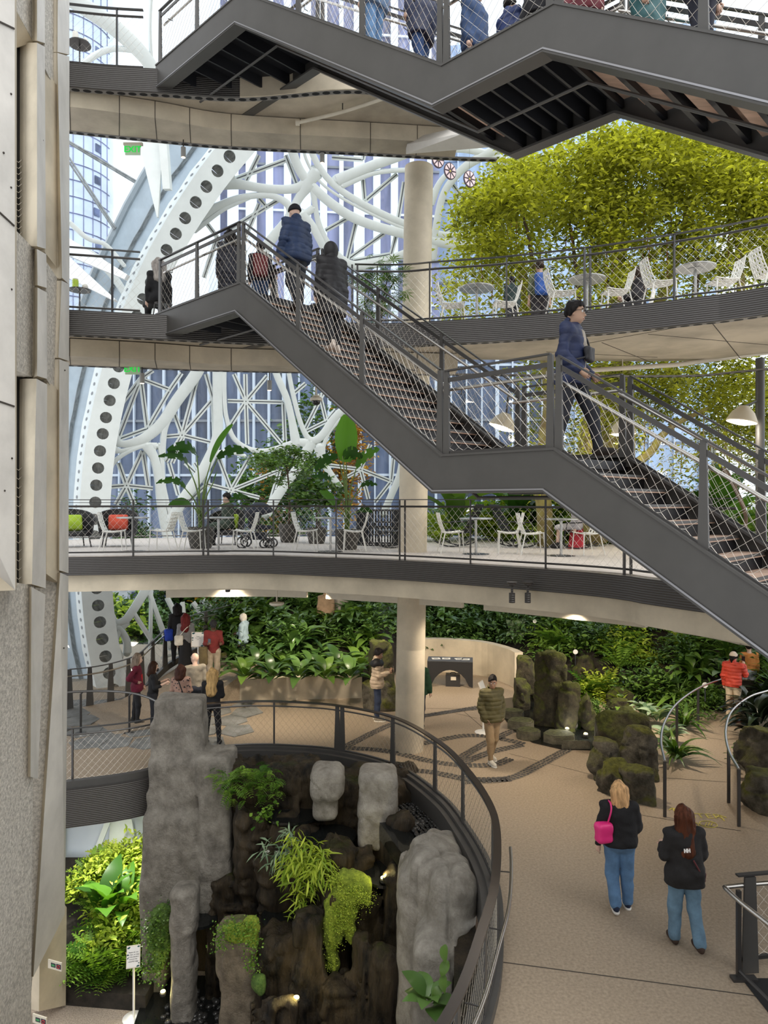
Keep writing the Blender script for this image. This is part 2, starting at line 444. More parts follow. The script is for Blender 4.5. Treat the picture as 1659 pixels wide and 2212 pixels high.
# flagstones by the far glazing
M_flag = mat('grey_flagstone', (.20, .205, .20), .9, var=.25, vs=3, bump=.2, bs=12)
fl = link('floor', None, None, 'grey flagstone paving by the far glazing', None, None, 'structure'); fl.location = (-7, 17, 0)
random.seed(3)
for i in range(9):
    for j in range(5):
        c = V(-9.6 + i * .72 + (j % 2) * .3 + random.uniform(-.1, .1), 15.9 + j * .8 + random.uniform(-.1, .1), 0)
        n = random.choice((5, 6)); a0 = random.random() * 6
        pl = [(c.x + .47 * math.cos(a0 + k * 6.283 / n) * random.uniform(.85, 1.0), c.y + .51 * math.sin(a0 + k * 6.283 / n) * random.uniform(.85, 1.0)) for k in range(n)]
        MB().prism(pl, .0, random.uniform(.006, .03)).build('flagstone', M_flag, fl)

# ---- upper decks
L4N = [(-14, 10.6, L4), (-9, 12.2, L4)] + deck_pts([(150, 135), (335, 148)], L4) + [Vector((-2.6, 13.25, L4)), Vector((-.6, 13.0, L4)), Vector((1.0, 13.35, L4)), Vector((2.2, 14.4, L4)), Vector((2.5, 15.1, L4))]
L3N = [(-14, 10.2, L3), (-9, 11.8, L3)] + deck_pts([(150, 668), (333, 678)], L3) + [Vector((-2.1, 13.25, L3))] + deck_pts([(840, 697), (945, 692), (1100, 683), (1306, 665), (1500, 641), (1659, 618)], L3) + [Vector((10, 8.0, L3))]
L2N = [(-14, 12.4, L2), (-9, 13.7, L2)] + deck_pts([(150, 1202), (500, 1198), (700, 1203), (900, 1211), (1200, 1229), (1340, 1240), (1400, 1248)], L2) + [Vector((4.8, 8.4, L2)), Vector((5.6, 6.0, L2))]
FAR34 = [(-14, 11.8, 0), (-9, 13.3, 0), (-6.2, 14.05, 0), (-4.6, 14.4, 0), (-3.15, 14.67, 0), (-.29, 14.95, 0), (1.5, 15.1, 0), (6.3, 15.3, 0), (7.8, 14.5, 0), (13, 11.5, 0)]
BEAMN = [(-14, 10.8, 0), (-9, 12.4, 0), (-5.8, 13.1, 0), (-4.35, 13.49, 0), (-3.0, 13.94, 0), (-.27, 14.25, 0), (1.5, 14.45, 0)]
def make_deck(label, near, far, z, fas, flooring, slab=.36, fas_m=M_fascia):
    o = link('floor', None, None, label, None, None, 'structure'); o.location = (0, 13, z)
    N = spline(near, 6); Fr = spline(far, 6)
    poly = xy(N) + xy(Fr)[::-1]
    mb = MB(); mb.prism(poly, z - slab, z - .02, 0); mb.build('floor_slab', M_concw_shade, o)
    mb = MB(); mb.prism(xy(offset2(N, .12)) + xy(Fr)[::-1], z - .02, z, 0); mb.build('floor_finish', flooring, o)
    seg = resample(N, 2.9); k = 0
    Nf = resample(N, .29)
    for i in range(0, len(Nf) - 1, 10):
        mb = MB(); a = offset2(Nf, -.03)[i:i + 11]; b = offset2(Nf, .05)[i:i + 11]; n = len(a)
        if n < 2: continue
        P = [(*p[:2], z - fas) for p in a] + [(*p[:2], z - .015) for p in a] + [(*p[:2], z - .015) for p in b] + [(*p[:2], z - fas) for p in b]
        Fs = []
        for i2 in range(n - 1):
            for k2 in range(4):
                k3 = (k2 + 1) % 4; Fs.append((k2 * n + i2, k2 * n + i2 + 1, k3 * n + i2 + 1, k3 * n + i2))
        mb.add(P, Fs).build('fascia_panel', fas_m if not (z == L4 and a[0].x > -4.4) else M_concw, o, .6)
    return o, N, Fr
def perf_strip(o, line, z, w=.13, off=0.0, sp=.20):
    """dark strip with a row of black ovals painting the shade in its openings, under a deck edge"""
    L = resample(line, sp); mb = MB(); a = offset2(L, off); b = offset2(L, off + w); n = len(a)
    mb.add([(*p[:2], z) for p in a] + [(*p[:2], z) for p in b] + [(*p[:2], z + .03) for p in a] + [(*p[:2], z + .03) for p in b],
           [f for i in range(n - 1) for f in ((i, i + n, i + n + 1, i + 1), (i, i + 1, i + 1 + 2 * n, i + 2 * n))])
    mb.build('vent_strip', M_vent, o)
    mb = MB(); c = offset2(L, off + w / 2)
    for p, q in zip(c, c[1:]):
        m = (p + q) / 2; t = (q - p).normalized(); s2 = Vector((-t.y, t.x, 0))
        mb.add([(*(m + t * .075 * math.cos(u) + s2 * .05 * math.sin(u))[:2], z - .003) for u in np.linspace(0, 6.2832, 10, endpoint=False)], [tuple(range(10))[::-1]])
    mb.build('vent_shade_ovals', M_black, o, kind='stuff')  # flat black ovals paint the dark inside the vents
M_vent = mat('vent_strip_grey', (.2, .19, .18), .6)
deck4, N4, F4 = make_deck('upper walkway deck with ribbed dark edge', L4N, FAR34[:6] + [(1.5, 15.15, 0), (2.4, 15.2, 0)], L4, .45, M_pave)
deck3, N3, F3 = make_deck('terrace deck with dark ribbed edge below the tree', L3N, FAR34, L3, .45, M_pave)
def ring_beam(o, z0, z1):
    A = spline(BEAMN, 6); B = spline(FAR34[:7], 6)
    poly = xy(A) + xy(B)[::-1]
    mb = MB(); mb.prism(poly, z0, z1, 0, 1); mb.build('ring_beam', [M_concw_shade, M_concw], o)
    # shallow cast joints on the beam
    for i in range(3, len(A) - 1, 3):
        t = (A[i + 1] - A[i]).normalized(); nn = Vector((-t.y, t.x, 0)); q = B[min(i, len(B) - 1)]
        mb = MB(); mb.bar((A[i].x - nn.x * .003, A[i].y - nn.y * .003, z0 + .0), (A[i].x - nn.x * .003, A[i].y - nn.y * .003, z1), .012, .006); mb.bar((A[i].x, A[i].y, z0 - .002), (q.x, q.y, z0 - .002), .014, .004)
        mb.build('cast_joint', M_joint, o)
ring_beam(deck4, EYE + 7.3, EYE + 7.62); ring_beam(deck3, EYE + 2.7, EYE + 3.02)
perf_strip(deck4, F4, EYE + 7.29, off=-.12); perf_strip(deck3, F3, EYE + 2.69, off=-.12)
perf_strip(deck4, N4, L4 - .452, off=.0); perf_strip(deck3, N3, L3 - .452, off=.0)
# second plate of the soffit around the column on the top deck, angled white fascia
mb = MB(); mb.add([W(877, 333, 14.4), W(1062, 318, 13.6), W(1010, 285, 13.2), W(880, 312, 14.4), W(877, 318, 14.7), W(1062, 300, 13.9), W(1010, 270, 13.5), W(880, 300, 14.7)],
                  [(0, 1, 2, 3), (7, 6, 5, 4), (0, 4, 5, 1), (1, 5, 6, 2), (2, 6, 7, 3), (3, 7, 4, 0)]); mb.build('soffit_wedge', M_conc, deck4)
# soffit joints of the terrace deck on the right
for a, b in (((1250, 745), (1560, 690)), ((1300, 740), (1420, 788)), ((1400, 722), (1659, 745)), ((1540, 700), (1600, 775)), ((1180, 760), (1420, 772))):
    z = L3 - .362
    mb = MB(); p, q = G(a[0], a[1], z), G(b[0], b[1], z); mb.bar(p, q, .014, .006); mb.build('cast_joint', M_joint, deck3)
FAR2 = [(-16, 13.5, 0), (-12.5, 17.5, 0), (-9.4, 20.2, 0), (-6, 21.8, 0), (0, 22.6, 0), (6, 21.6, 0), (9.5, 18.5, 0), (11, 14, 0), (11.5, 8.0, 0)]
deck2, N2, F2 = make_deck('broad middle terrace deck with ribbed dark edge', L2N, FAR2, L2, .38, M_pave, .33)
# concrete beam under the terrace edge and the hung lighting troughs behind it
Nb = offset2(N2, .10); mb = MB(); mb.prism(xy(Nb) + xy(offset2(N2, .6))[::-1], L2 - .72, L2 - .33); mb.build('edge_beam', M_concw, deck2)
Nt = offset2(N2, 1.9); i0 = min(range(len(Nt)), key=lambda i: abs(Nt[i].x + 4.9)); Ntr = resample(Nt[i0:], .25)
M_panel = mat('cream_soffit_panel', (.62, .57, .47), .7, var=.06)
mb = MB(); A2 = offset2(N2, .6); mb.prism(xy(A2[i0:]) + xy(offset2(N2, 5.2)[i0:])[::-1], L2 - .80, L2 - .74); mb.build('soffit_board', M_panel, deck2)
k = 0
while k < len(Ntr) - 3:
    e = min(len(Ntr) - 1, k + 14); pr = MB(); seg = Ntr[k:e]
    if len(seg) > 2:
        a = xy(seg); b = xy(offset2(seg, .12)); pr.prism(a + b[::-1], L2 - 1.12, L2 - .80); pr.build('trough_panel', M_panel, deck2)
    k = e + 1

# ---- the round concrete column
colb = MB(); base, top = G(884, 1622), None
prof = []
nseg = 24
def col_ring(z): 
    t = z / 12.9; return Vector((base.x + t * .22, base.y + .1, z))
mb = MB(); mb.tube([col_ring(z) for z in (0, 2.2, 2.215, 2.23, 4.3, 6.4, 6.415, 6.43, 8.8, 12.72)], [.315, .315, .311, .315, .312, .312, .308, .312, .31, .31], 32)
colo = mb.build('column', M_concw, None, .8, kind='structure', label='round concrete column rising through the decks')

# ---- the concrete core wall on the near side, with fins, recesses and mesh-filled openings
core = link('wall_left', None, None, 'tall concrete core wall with fins and rough panels', None, None, 'structure'); core.location = (-5.4, 10, 0)
def cw(px, d): return ((px - CX) / F * d, d)
def core_prism(name, pts, y0, y1, m):
    """pts: plan polygon given as (pixel x, depth); y0/y1: top and bottom picture rows at the first point's depth"""
    d = pts[0][1]; z1 = EYE + (HZ - y0) / F * d; z0 = EYE + (HZ - y1) / F * d
    MB().prism([cw(*p) for p in pts], z0, z1).build(name, m, core)
M_bushm = M_bush
# plan from near (screen edge) to far: main bush-hammered plane
def slab3(name, quad, th, m):
    """quad = four (px,py,depth) corners; a plate of thickness th going away from the viewer side"""
    P = [W(*q) for q in quad]; n = (P[1] - P[0]).cross(P[3] - P[0]).normalized()
    if n.dot(Vector((0, 0, EYE)) - P[0]) > 0: n = -n
    n = Vector((n.x, n.y, 0)).normalized() * th
    Q = [p + n for p in P]
    MB().add(P + Q, [(0, 1, 2, 3), (7, 6, 5, 4), (0, 4, 5, 1), (1, 5, 6, 2), (2, 6, 7, 3), (3, 7, 4, 0)]).build(name, m, core)
# smooth near pier at the picture edge (tapers to a point low down)
slab3('smooth_pier', [(-140, -900, 8.0), (31, -900, 9.2), (33, 1275, 9.2), (-140, 900, 8.0)], .5, M_conc)
slab3('pier_side', [(31, -900, 9.2), (36, -900, 9.6), (36, 1265, 9.6), (33, 1275, 9.2)], .3, M_concw)
# the core runs on toward the viewer
MB().prism([(-5.06, 8.0), (-5.56, 8.1), (-7.0, 2.0), (-6.5, 1.9)], 6.3, 18).build('smooth_pier', M_conc, core)
MB().prism([(-5.15, 8.0), (-5.56, 8.1), (-7.0, 2.0), (-6.6, 1.9)], -4.2, 6.3).build('rough_panel', M_bushm, core)
for a, b in (((-140, 330, 7.98), (31, 488, 9.18)), ((-140, 820, 7.98), (31, 878, 9.18)), ((-140, -20, 7.98), (31, 62, 9.18))): MB().bar(W(*a), W(*b), .012, .02).build('cast_joint', M_joint, core)
for px, py, d in ((24, 203, 9.13), (24, 405, 9.13), (25, 625, 9.14), (26, 990, 9.14), (92, 303, 10.6), (93, 670, 10.65), (92, 1130, 10.6), (140, 800, 11.8), (138, 1400, 11.7), (8, 330, 9.0), (10, 1060, 9.02)): MB().ball(W(px, py, d), .014, 8, 5).build('tie_hole', M_joint, core)
# rough panels
slab3('rough_panel', [(32, -900, 9.6), (76, -900, 10.4), (72, 90, 10.4), (31, 15, 9.6)], .4, M_bushm)
slab3('rough_panel', [(32, 495, 9.6), (76, 540, 10.4), (72, 815, 10.4), (34, 800, 9.6)], .4, M_bushm)
slab3('rough_panel', [(-140, 1230, 8.0), (74, 1265, 10.4), (62, 2900, 10.4), (-140, 2900, 8.0)], .4, M_bushm)
# black plates painting the shade inside the openings behind the mesh
slab3('opening_shade_plate', [(28, 0, 10.2), (75, 70, 10.9), (75, 560, 10.9), (28, 520, 10.2)], .2, M_black)
slab3('opening_shade_plate', [(28, 780, 10.2), (75, 800, 10.9), (75, 1290, 10.9), (28, 1290, 10.2)], .2, M_black)
slab3('opening_head', [(31, 15, 9.6), (72, 92, 10.4), (54, 104, 10.9), (31, 104, 10.2)], .05, M_concw)
for y0, y1 in ((345, 515), (1010, 1265)):
    mb = MB()
    for i in range(14):
        y = y0 + (y1 - y0) * i / 13
        for k in range(3):
            a = W(33 + k * 7, y + (k % 2) * 6, 10.0 + k * .18); b = W(40 + k * 7, y + ((k + 1) % 2) * 6, 10.18 + k * .18); mb.tube([a, b], .004, 3, caps=False)
    mb.build('opening_mesh', M_cable, core, kind='stuff')
# first fin: warm side face and pale front face, in cast lengths with grooves
def fin(segs, m_side, m_front):
    for (xa, xb, xc, y0, xa2, xb2, xc2, y1) in segs:
        d0, d1, d2 = 10.1, 10.3, 10.8
        P = [W(xa, y0, d0 + .25), W(xb, y0, d0), W(xc, y0 + (xc - xb) * .55, d2), W(xa2, y1, d0 + .25), W(xb2, y1, d0), W(xc2, y1 + (xc2 - xb2) * .3, d2)]
        bk = Vector((-.45, .25, 0)); Q = [P[0] + bk, P[2] + bk, P[3] + bk, P[5] + bk]
        mb = MB(); A = P + Q
        mb.add(A, [(0, 3, 4, 1)], 0); mb.add(A, [(1, 4, 5, 2)], 1); mb.add(A, [(0, 1, 2, 7, 6), (3, 8, 9, 5, 4), (6, 8, 3, 0), (2, 5, 9, 7), (7, 9, 8, 6)], 0)
        mb.build('fin_length', [m_side, m_front], core)
fin([(72, 80, 97, -900, 72, 80, 97, 88), (54, 80, 97, 92, 54, 80, 99, 532), (73, 80, 100, 538, 73, 81, 101, 616), (73, 81, 101, 621, 72, 80, 102, 812), (52, 79, 102, 818, 46, 69, 99, 1262), (58, 68, 98, 1268, 54, 66, 82, 1678)], M_concw, M_conc)
# rough recess between the fins
slab3('rough_panel', [(97, -900, 10.8), (118, -900, 11.3), (116, 186, 11.3), (97, 148, 10.8)], .4, M_bushm)
slab3('recess_panel', [(97, 148, 10.9), (124, 186, 11.4), (124, 580, 11.4), (97, 545, 10.9)], .3, M_concw)
slab3('rough_panel', [(100, 565, 10.8), (123, 600, 11.3), (117, 845, 11.3), (101, 820, 10.8)], .4, M_bushm)
slab3('recess_panel', [(101, 820, 10.9), (128, 845, 11.4), (128, 1260, 11.4), (101, 1240, 10.9)], .3, M_concw)
slab3('rough_panel', [(54, 1240, 10.9), (128, 1225, 11.4), (68, 2140, 11.4), (54, 2170, 10.9)], .4, M_bushm)
slab3('recess_panel', [(55, 1678, 10.8), (70, 1678, 10.95), (70, 1800, 10.95), (55, 1825, 10.8)], .05, M_concw)
# second fin, leaning lower down
def fin2(segs):
    for (xa, xb, xc, y0, xa2, xb2, xc2, y1, y1c) in segs:
        P = [W(xa, y0, 11.4), W(xb, y0, 11.25), W(xc, y0 + 8, 12.35), W(xa2, y1, 11.4), W(xb2, y1, 11.25), W(xc2, y1c, 12.35)]
        bk = Vector((-.5, .2, 0)); A = P + [P[0] + bk, P[2] + bk, P[3] + bk, P[5] + bk]
        mb = MB(); mb.add(A, [(0, 3, 4, 1)], 0); mb.add(A, [(1, 4, 5, 2)], 1); mb.add(A, [(0, 1, 2, 7, 6), (3, 8, 9, 5, 4), (6, 8, 3, 0), (2, 5, 9, 7), (7, 9, 8, 6)], 0)
        mb.build('fin_length', [M_concw, M_conc], core)
fin2([(122, 130, 150, -900, 117, 124, 150, 112, 118), (117, 124, 150, 114, 126, 134, 150, 600, 615), (126, 133, 150, 606, 118, 126, 149, 772, 780), (122, 128, 149, 776, 120, 128, 148, 1232, 1238), (123, 130, 148, 1237, 65, 72, 140, 2110, 1975)])
# base of the core at the bottom of the void
slab3('base_wall', [(88, 1880, 12.6), (144, 1960, 13.2), (142, 2172, 13.2), (84, 2185, 12.6)], .4, M_concw)

# ---- bottom floor of the void (L0)
fl0 = link('floor', None, None, 'aggregate floor at the foot of the waterfall', None, None, 'structure'); fl0.location = (-4, 12, L0)
M_floor0 = mat('pink_aggregate', (.40, .33, .27), .7, var=.3, vs=40, bump=.3, bs=60)
MB().prism([(-12, 3), (9, 3), (9, 30), (-12, 30)], L0 - .3, L0).build('floor_slab', M_floor0, fl0)
# ---- behind the viewer: unseen wall added to block sky light, and the walkway
wall_back_blocker = link('wall_back_blocker', None, None, 'unseen wall added to block light behind the viewing walkway', None, None, 'structure'); wall_back_blocker.location = (2, -3, 0)
MB().box((3.5, -3.3, 3.7), (20, .5, 15.4)).build('wall_slab', M_conc, wall_back_blocker)
vw = link('floor', None, None, 'viewing walkway on the near side of the void', None, None, 'structure'); vw.location = (2, -1, 3.8)
MB().prism([(-9, -3.0), (14, -3.0), (14, .3), (-9, .3)], 3.5, 3.8).build('floor_slab', M_pave, vw)
# ================================================================== GLASS DOME AND THE TOWN OUTSIDE
SC, SR = Vector((1.0, 5.5, 6.4)), 20.0
def S(px, py, r=SR):
    d = Vector(((px - CX) / F, 1, (HZ - py) / F)); o = Vector((0, 0, EYE)) - SC
    a = d.dot(d); b = 2 * o.dot(d); c = o.dot(o) - r * r; q = b * b - 4 * a * c
    t = (-b + math.sqrt(max(0, q))) / (2 * a); return Vector((0, 0, EYE)) + d * t
dome = link('window_1', None, None, 'great curved glass dome with white organic steel frame', None, None, 'structure'); dome.location = (0, 24, 0)
def member(pts, wpx, th=.32, r=SR - .35, name='frame_member', m=None, sub=6):
    """curved box member on the dome; pts in picture pixels, wpx width or list of widths"""
    ws = wpx if isinstance(wpx, (list, tuple)) else [wpx] * len(pts)
    P2 = spline([(x, y, w) for (x, y), w in zip(pts, ws)], sub) if len(pts) > 2 else [Vector((*pts[0], ws[0])), Vector((*pts[1], ws[1]))]
    C = [S(p[0], p[1], r) for p in P2]; k = len(C); P = []
    for i in range(k):
        d = (C[min(k - 1, i + 1)] - C[max(0, i - 1)]).normalized(); n = (SC - C[i]).normalized(); sd = d.cross(n).normalized()
        w = P2[i][2] / F * C[i].y / 2; ch = min(w, th) * .3
        for a, b in ((-w, 0), (-w + ch, ch * .6), (w - ch, ch * .6), (w, 0), (w * .9, -th), (-w * .9, -th)): P.append(C[i] + sd * a + n * b)
    n = 6; Fs = [(i * n + j, (i + 1) * n + j, (i + 1) * n + (j + 1) % n, i * n + (j + 1) % n) for i in range(k - 1) for j in range(n)] + [tuple(range(n))[::-1], tuple(range((k - 1) * n, k * n))]
    mb = MB().add(P, Fs)
    for e, o_ in ((0, 1), (k - 1, k - 2)):
        if len(pts) < 3: break
        w = P2[e][2] / F * C[e].y / 2; nn = (SC - C[e]).normalized(); d = (C[o_] - C[e]).normalized(); sd = d.cross(nn).normalized(); M3 = Matrix((sd, sd.cross(nn), nn)).transposed()
        mb.ball(C[e] - nn * (th * .45), (w * .97, w * .97, th * .55), 10, 6, M=M3)
    return mb.build(name, m or M_white, dome, .7)
# --- curved members seen through the upper opening
for pts, w in (([(628, 300), (634, 334), (651, 374), (690, 418), (745, 460), (800, 485), (873, 505), (985, 530), (1080, 535)], 20), ([(668, 290), (676, 334), (701, 377), (739, 413), (800, 449), (873, 482), (960, 508), (1080, 512)], 14),
    ([(655, 300), (662, 345), (694, 395), (760, 440), (873, 493), (985, 517)], 6),
    ([(476, 394), (523, 399), (579, 408), (634, 408), (664, 394), (685, 372)], [30, 20, 18, 18, 22, 30]), ([(495, 365), (503, 388), (520, 400)], [24, 14, 16]),
    ([(430, 468), (470, 446), (510, 430), (551, 423), (590, 424), (620, 440), (628, 462), (612, 486), (594, 508), (575, 535), (560, 570)], [24, 15, 13, 12, 13, 16, 18, 18, 20, 22, 26]), ([(452, 432), (480, 405), (492, 392)], [14, 10, 14]),
    ([(668, 395), (648, 425), (634, 452), (628, 475)], [30, 18, 18, 24]), ([(676, 405), (682, 450), (690, 487), (709, 526), (738, 558), (767, 573), (815, 568), (873, 548), (930, 520)], [14, 11, 12, 13, 14, 18, 20, 16, 16]),
    ([(640, 470), (660, 462), (678, 450)], [20, 14, 14]), ([(652, 462), (674, 488), (690, 515), (703, 545), (715, 590)], [22, 18, 18, 18, 26]), ([(420, 500), (480, 455), (540, 428)], [10, 8, 6]),
    ([(728, 390), (800, 360), (873, 332), (940, 300)], [24, 20, 22, 24]), ([(739, 402), (800, 377), (850, 369), (905, 368)], [12, 9, 9, 9]), ([(690, 330), (720, 320), (760, 300)], 12),
    ([(935, 560), (944, 480), (958, 420), (985, 380), (1020, 350), (1080, 320)], [16, 16, 15, 16, 18, 22]), ([(930, 440), (950, 395), (975, 368)], [18, 12, 10]), ([(940, 335), (985, 322), (1040, 330), (1100, 350)], 14),
    ([(120, -20), (190, 20), (250, 62), (310, 120), (350, 180)], [30, 34, 34, 30, 26]), ([(150, 160), (230, 110), (300, 110)], 10), ([(330, -40), (325, 60), (330, 150)], 5), ([(150, 530), (200, 552), (240, 590), (275, 640)], [18, 18, 16, 14]), ([(150, 480), (190, 515), (230, 530), (270, 575)], [10, 10, 9, 8])):
    member(pts, w)
# --- members of the middle opening
for pts, w in (([(440, 770), (423, 809), (382, 866), (353, 911), (319, 942), (284, 957), (258, 958), (246, 945)], [26, 25, 24, 24, 22, 18, 16, 24]), ([(448, 780), (419, 825), (385, 872), (366, 905), (355, 935), (352, 990)], [9, 9, 9, 10, 12, 10]),
    ([(232, 1035), (240, 1008), (258, 988), (285, 972), (315, 962), (338, 964)], [16, 10, 9, 9, 10, 16]), ([(243, 970), (262, 974), (290, 966), (318, 952), (340, 930)], [20, 10, 8, 8, 12]),
    ([(318, 962), (334, 990), (343, 1030), (348, 1080), (356, 1130), (366, 1170)], [24, 18, 17, 17, 18, 20]), ([(345, 960), (351, 1000), (354, 1045), (362, 1085), (372, 1130)], [9, 8, 8, 8, 9]),
    ([(470, 780), (470, 860), (470, 940), (448, 1000), (420, 1044), (392, 1085), (366, 1130)], [20, 20, 21, 24, 23, 23, 24]), ([(485, 780), (485, 850), (489, 900), (505, 945), (535, 968), (569, 974), (605, 966), (640, 955), (665, 958)], [9, 9, 9, 9, 10, 10, 10, 14, 22]),
    ([(592, 790), (601, 817), (619, 859), (630, 904), (640, 960)], [14, 14, 14, 15, 22]), ([(622, 790), (627, 820), (635, 859), (648, 909), (664, 944), (680, 951), (700, 936), (722, 904), (748, 880), (790, 850)], [9, 9, 10, 10, 12, 16, 18, 18, 16, 16]),
    ([(735, 905), (712, 932), (700, 960), (692, 985)], [8, 8, 9, 14]), ([(672, 955), (650, 1000), (625, 1035), (600, 1070), (575, 1110)], [24, 20, 20, 21, 22]), ([(690, 965), (697, 995), (715, 1025), (740, 1060)], [26, 16, 14, 14]),
    ([(600, 970), (640, 985), (660, 1010)], 10), ([(868, 1000), (862, 1030), (845, 1070), (828, 1110)], [14, 15, 15, 16]), ([(455, 985), (490, 975), (530, 985)], [14, 9, 8]),
    ([(900, 780), (870, 840), (866, 930), (868, 1005)], [16, 14, 14, 15]), ([(240, 830), (226, 900), (214, 980)], 5)):
    member(pts, w)
# --- members near the lower walkway
for pts, w in (([(318, 1270), (288, 1318), (270, 1340), (250, 1345), (238, 1330)], [20, 18, 18, 16, 20]), ([(246, 1352), (262, 1360), (275, 1385), (276, 1410)], [18, 12, 14, 16]), ([(275, 1345), (258, 1365), (252, 1390), (262, 1420)], [14, 10, 9, 12]),
    ([(320, 1270), (345, 1340), (368, 1400)], 9), ([(285, 1315), (330, 1385)], 7), ([(328, 1270), (326, 1400)], 6), ([(362, 1290), (392, 1350)], 9), ([(395, 1300), (402, 1370)], 8), ([(418, 1300), (450, 1345)], 8), ([(440, 1295), (480, 1340)], 9), ([(350, 1420), (420, 1400)], 5)):
    member(pts, w)
# --- straight glazing bars
BARS = [((559, 335), (532, 390)), ((509, 386), (617, 346)), ((617, 335), (640, 396)), ((490, 499), (606, 429)), ((559, 428), (578, 450)), ((446, 482), (475, 520)), ((784, 388), (788, 437)), ((788, 435), (858, 376)), ((703, 498), (758, 467)), ((770, 476), (750, 560)), ((756, 557), (830, 504)), ((762, 563), (845, 549)), ((845, 549), (858, 500)), ((873, 393), (860, 473)), ((717, 340), (784, 345)), ((784, 345), (788, 325)), ((530, 540), (500, 640)), ((480, 520), (600, 640)), ((470, 510), (440, 600)), ((500, 500), (470, 560)), ((560, 440), (510, 560)),
        ((531, 867), (505, 808)), ((531, 867), (530, 808)), ((531, 867), (577, 812)), ((531, 867), (612, 869)), ((531, 867), (616, 968)), ((531, 867), (534, 960)), ((531, 867), (497, 920)), ((531, 867), (492, 866)), ((612, 869), (616, 968)),
        ((273, 1049), (232, 1052)), ((273, 1049), (256, 1000)), ((273, 1049), (308, 974)), ((273, 1049), (330, 1055)), ((273, 1049), (290, 1090)), ((273, 1049), (250, 1090)), ((308, 974), (320, 1050)),
        ((393, 940), (375, 890)), ((393, 940), (428, 810)), ((393, 940), (460, 862)), ((393, 940), (462, 957)), ((393, 940), (358, 943)), ((393, 940), (358, 998)), ((460, 862), (445, 808)), ((460, 862), (463, 950)),
        ((304, 818), (252, 955)), ((304, 818), (256, 880)), ((304, 818), (318, 926)), ((304, 818), (367, 842)), ((367, 842), (318, 926)), ((304, 818), (330, 800)), ((367, 842), (392, 806)), ((318, 926), (258, 948)),
        ((499, 1059), (447, 1046)), ((499, 1059), (471, 985)), ((499, 1059), (541, 985)), ((499, 1059), (604, 1016)), ((499, 1059), (560, 1075)), ((499, 1059), (478, 1100)), ((447, 1046), (420, 1000)), ((447, 1046), (400, 1090)), ((604, 1016), (585, 1080)), ((400, 1000), (447, 1046)), ((372, 1000), (395, 945)), ((385, 1070), (365, 1000)),
        ((779, 1014), (845, 1040)), ((779, 1014), (796, 1078)), ((779, 1014), (704, 1004)), ((845, 1040), (810, 1085)), ((845, 1040), (850, 990)), ((750, 1030), (779, 1014)), ((655, 935), (700, 846)), ((655, 935), (705, 910)), ((705, 910), (690, 850)), ((632, 852), (660, 828)), ((705, 910), (725, 885)), ((779, 1014), (800, 960)),
        ((958, 432), (1030, 450)), ((975, 395), (1010, 440)), ((960, 500), (1000, 480)), ((940, 640), (990, 620)), ((1480, 690), (1560, 640)), ((1560, 640), (1620, 690)), ((1150, 860), (1250, 800)), ((1500, 950), (1600, 890)), ((1480, 1080), (1600, 1030)), ((1540, 960), (1560, 1100)), ((1400, 1010), (1480, 1100))]
def glazing_bar(a, b):
    p, q = S(*a, SR - .06), S(*b, SR - .06); n = (SC - (p + q) / 2).normalized(); d = (q - p).normalized(); sd = d.cross(n)
    mb = MB()
    for k in (-1, 1): mb.bar(p + sd * k * .045, q + sd * k * .045, .05, .12, n, 0)
    mb.bar(p, q, .045, .02, n, 1)
    mb.build('glazing_bar', [M_white, M_gasket], dome)
M_gasket = mat('dark_gasket', (.22, .23, .25), .5)
for a, b in BARS: glazing_bar(a, b)
# --- panes
xs = [0, 150, 250, 350, 450, 540, 630, 730, 830, 940, 1050, 1200, 1350, 1500, 1650, 1800]; ys = [-260, -60, 120, 260, 360, 450, 540, 640, 760, 870, 970, 1080, 1180, 1290, 1400, 1500]
for i in range(len(xs) - 1):
    for j in range(len(ys) - 1):
        MB().add([S(x, y) for x, y in ((xs[i], ys[j]), (xs[i], ys[j + 1]), (xs[i + 1], ys[j + 1]), (xs[i + 1], ys[j]))], [(0, 1, 2, 3)]).build('pane', M_glass, dome)
# --- the big perforated arch where two domes meet
HOLES = [(560, 262), (528, 300), (496, 338), (470, 369), (446, 403), (423, 437), (400, 471), (380, 505), (360, 540), (340, 575), (326, 611), (309, 646), (296, 683), (282, 720), (268, 756), (256, 792), (246, 828), (237, 865), (229, 902), (222, 937), (216, 974), (212, 1011), (208, 1048), (206, 1085), (204, 1122), (204, 1158), (205, 1196), (207, 1234), (209, 1271), (212, 1308), (216, 1344), (221, 1381), (228, 1418), (236, 1454), (245, 1490), (256, 1526)]
arch = link('trim_1', None, None, 'huge white arch beam pierced by a row of round holes', None, None, 'structure'); arch.location = (-7, 20, 0)
RA = SR - 1.2
C = [S(x, y, RA) for x, y in HOLES]
def frame_at(i):
    d = (C[min(len(C) - 1, i + 1)] - C[max(0, i - 1)]).normalized(); n = (SC - C[i]).normalized(); n = (n * .6 + Vector((.25, -.75, 0))).normalized(); sd = d.cross(n).normalized(); return d, n, sd
strip = MB(); back = MB(); WH = .43
mids = []
for i in range(len(C) + 1):
    a = C[max(0, i - 1)]; b = C[min(len(C) - 1, i)]
    mids.append((a + b) / 2 if 0 < i < len(C) else (C[0] * 1.5 - C[1] * .5 if i == 0 else C[-1] * 1.5 - C[-2] * .5))
sds = []
for i in range(len(mids)):
    a = C[max(0, i - 1)]; b = C[min(len(C) - 1, i)]
    if (b - a).length < 1e-6: a, b = (C[0], C[1]) if i == 0 else (C[-2], C[-1])
    d = (b - a).normalized(); n = (SC - mids[i]).normalized(); n = (n * .6 + Vector((.25, -.75, 0))).normalized(); sds.append((d.cross(n).normalized(), n))
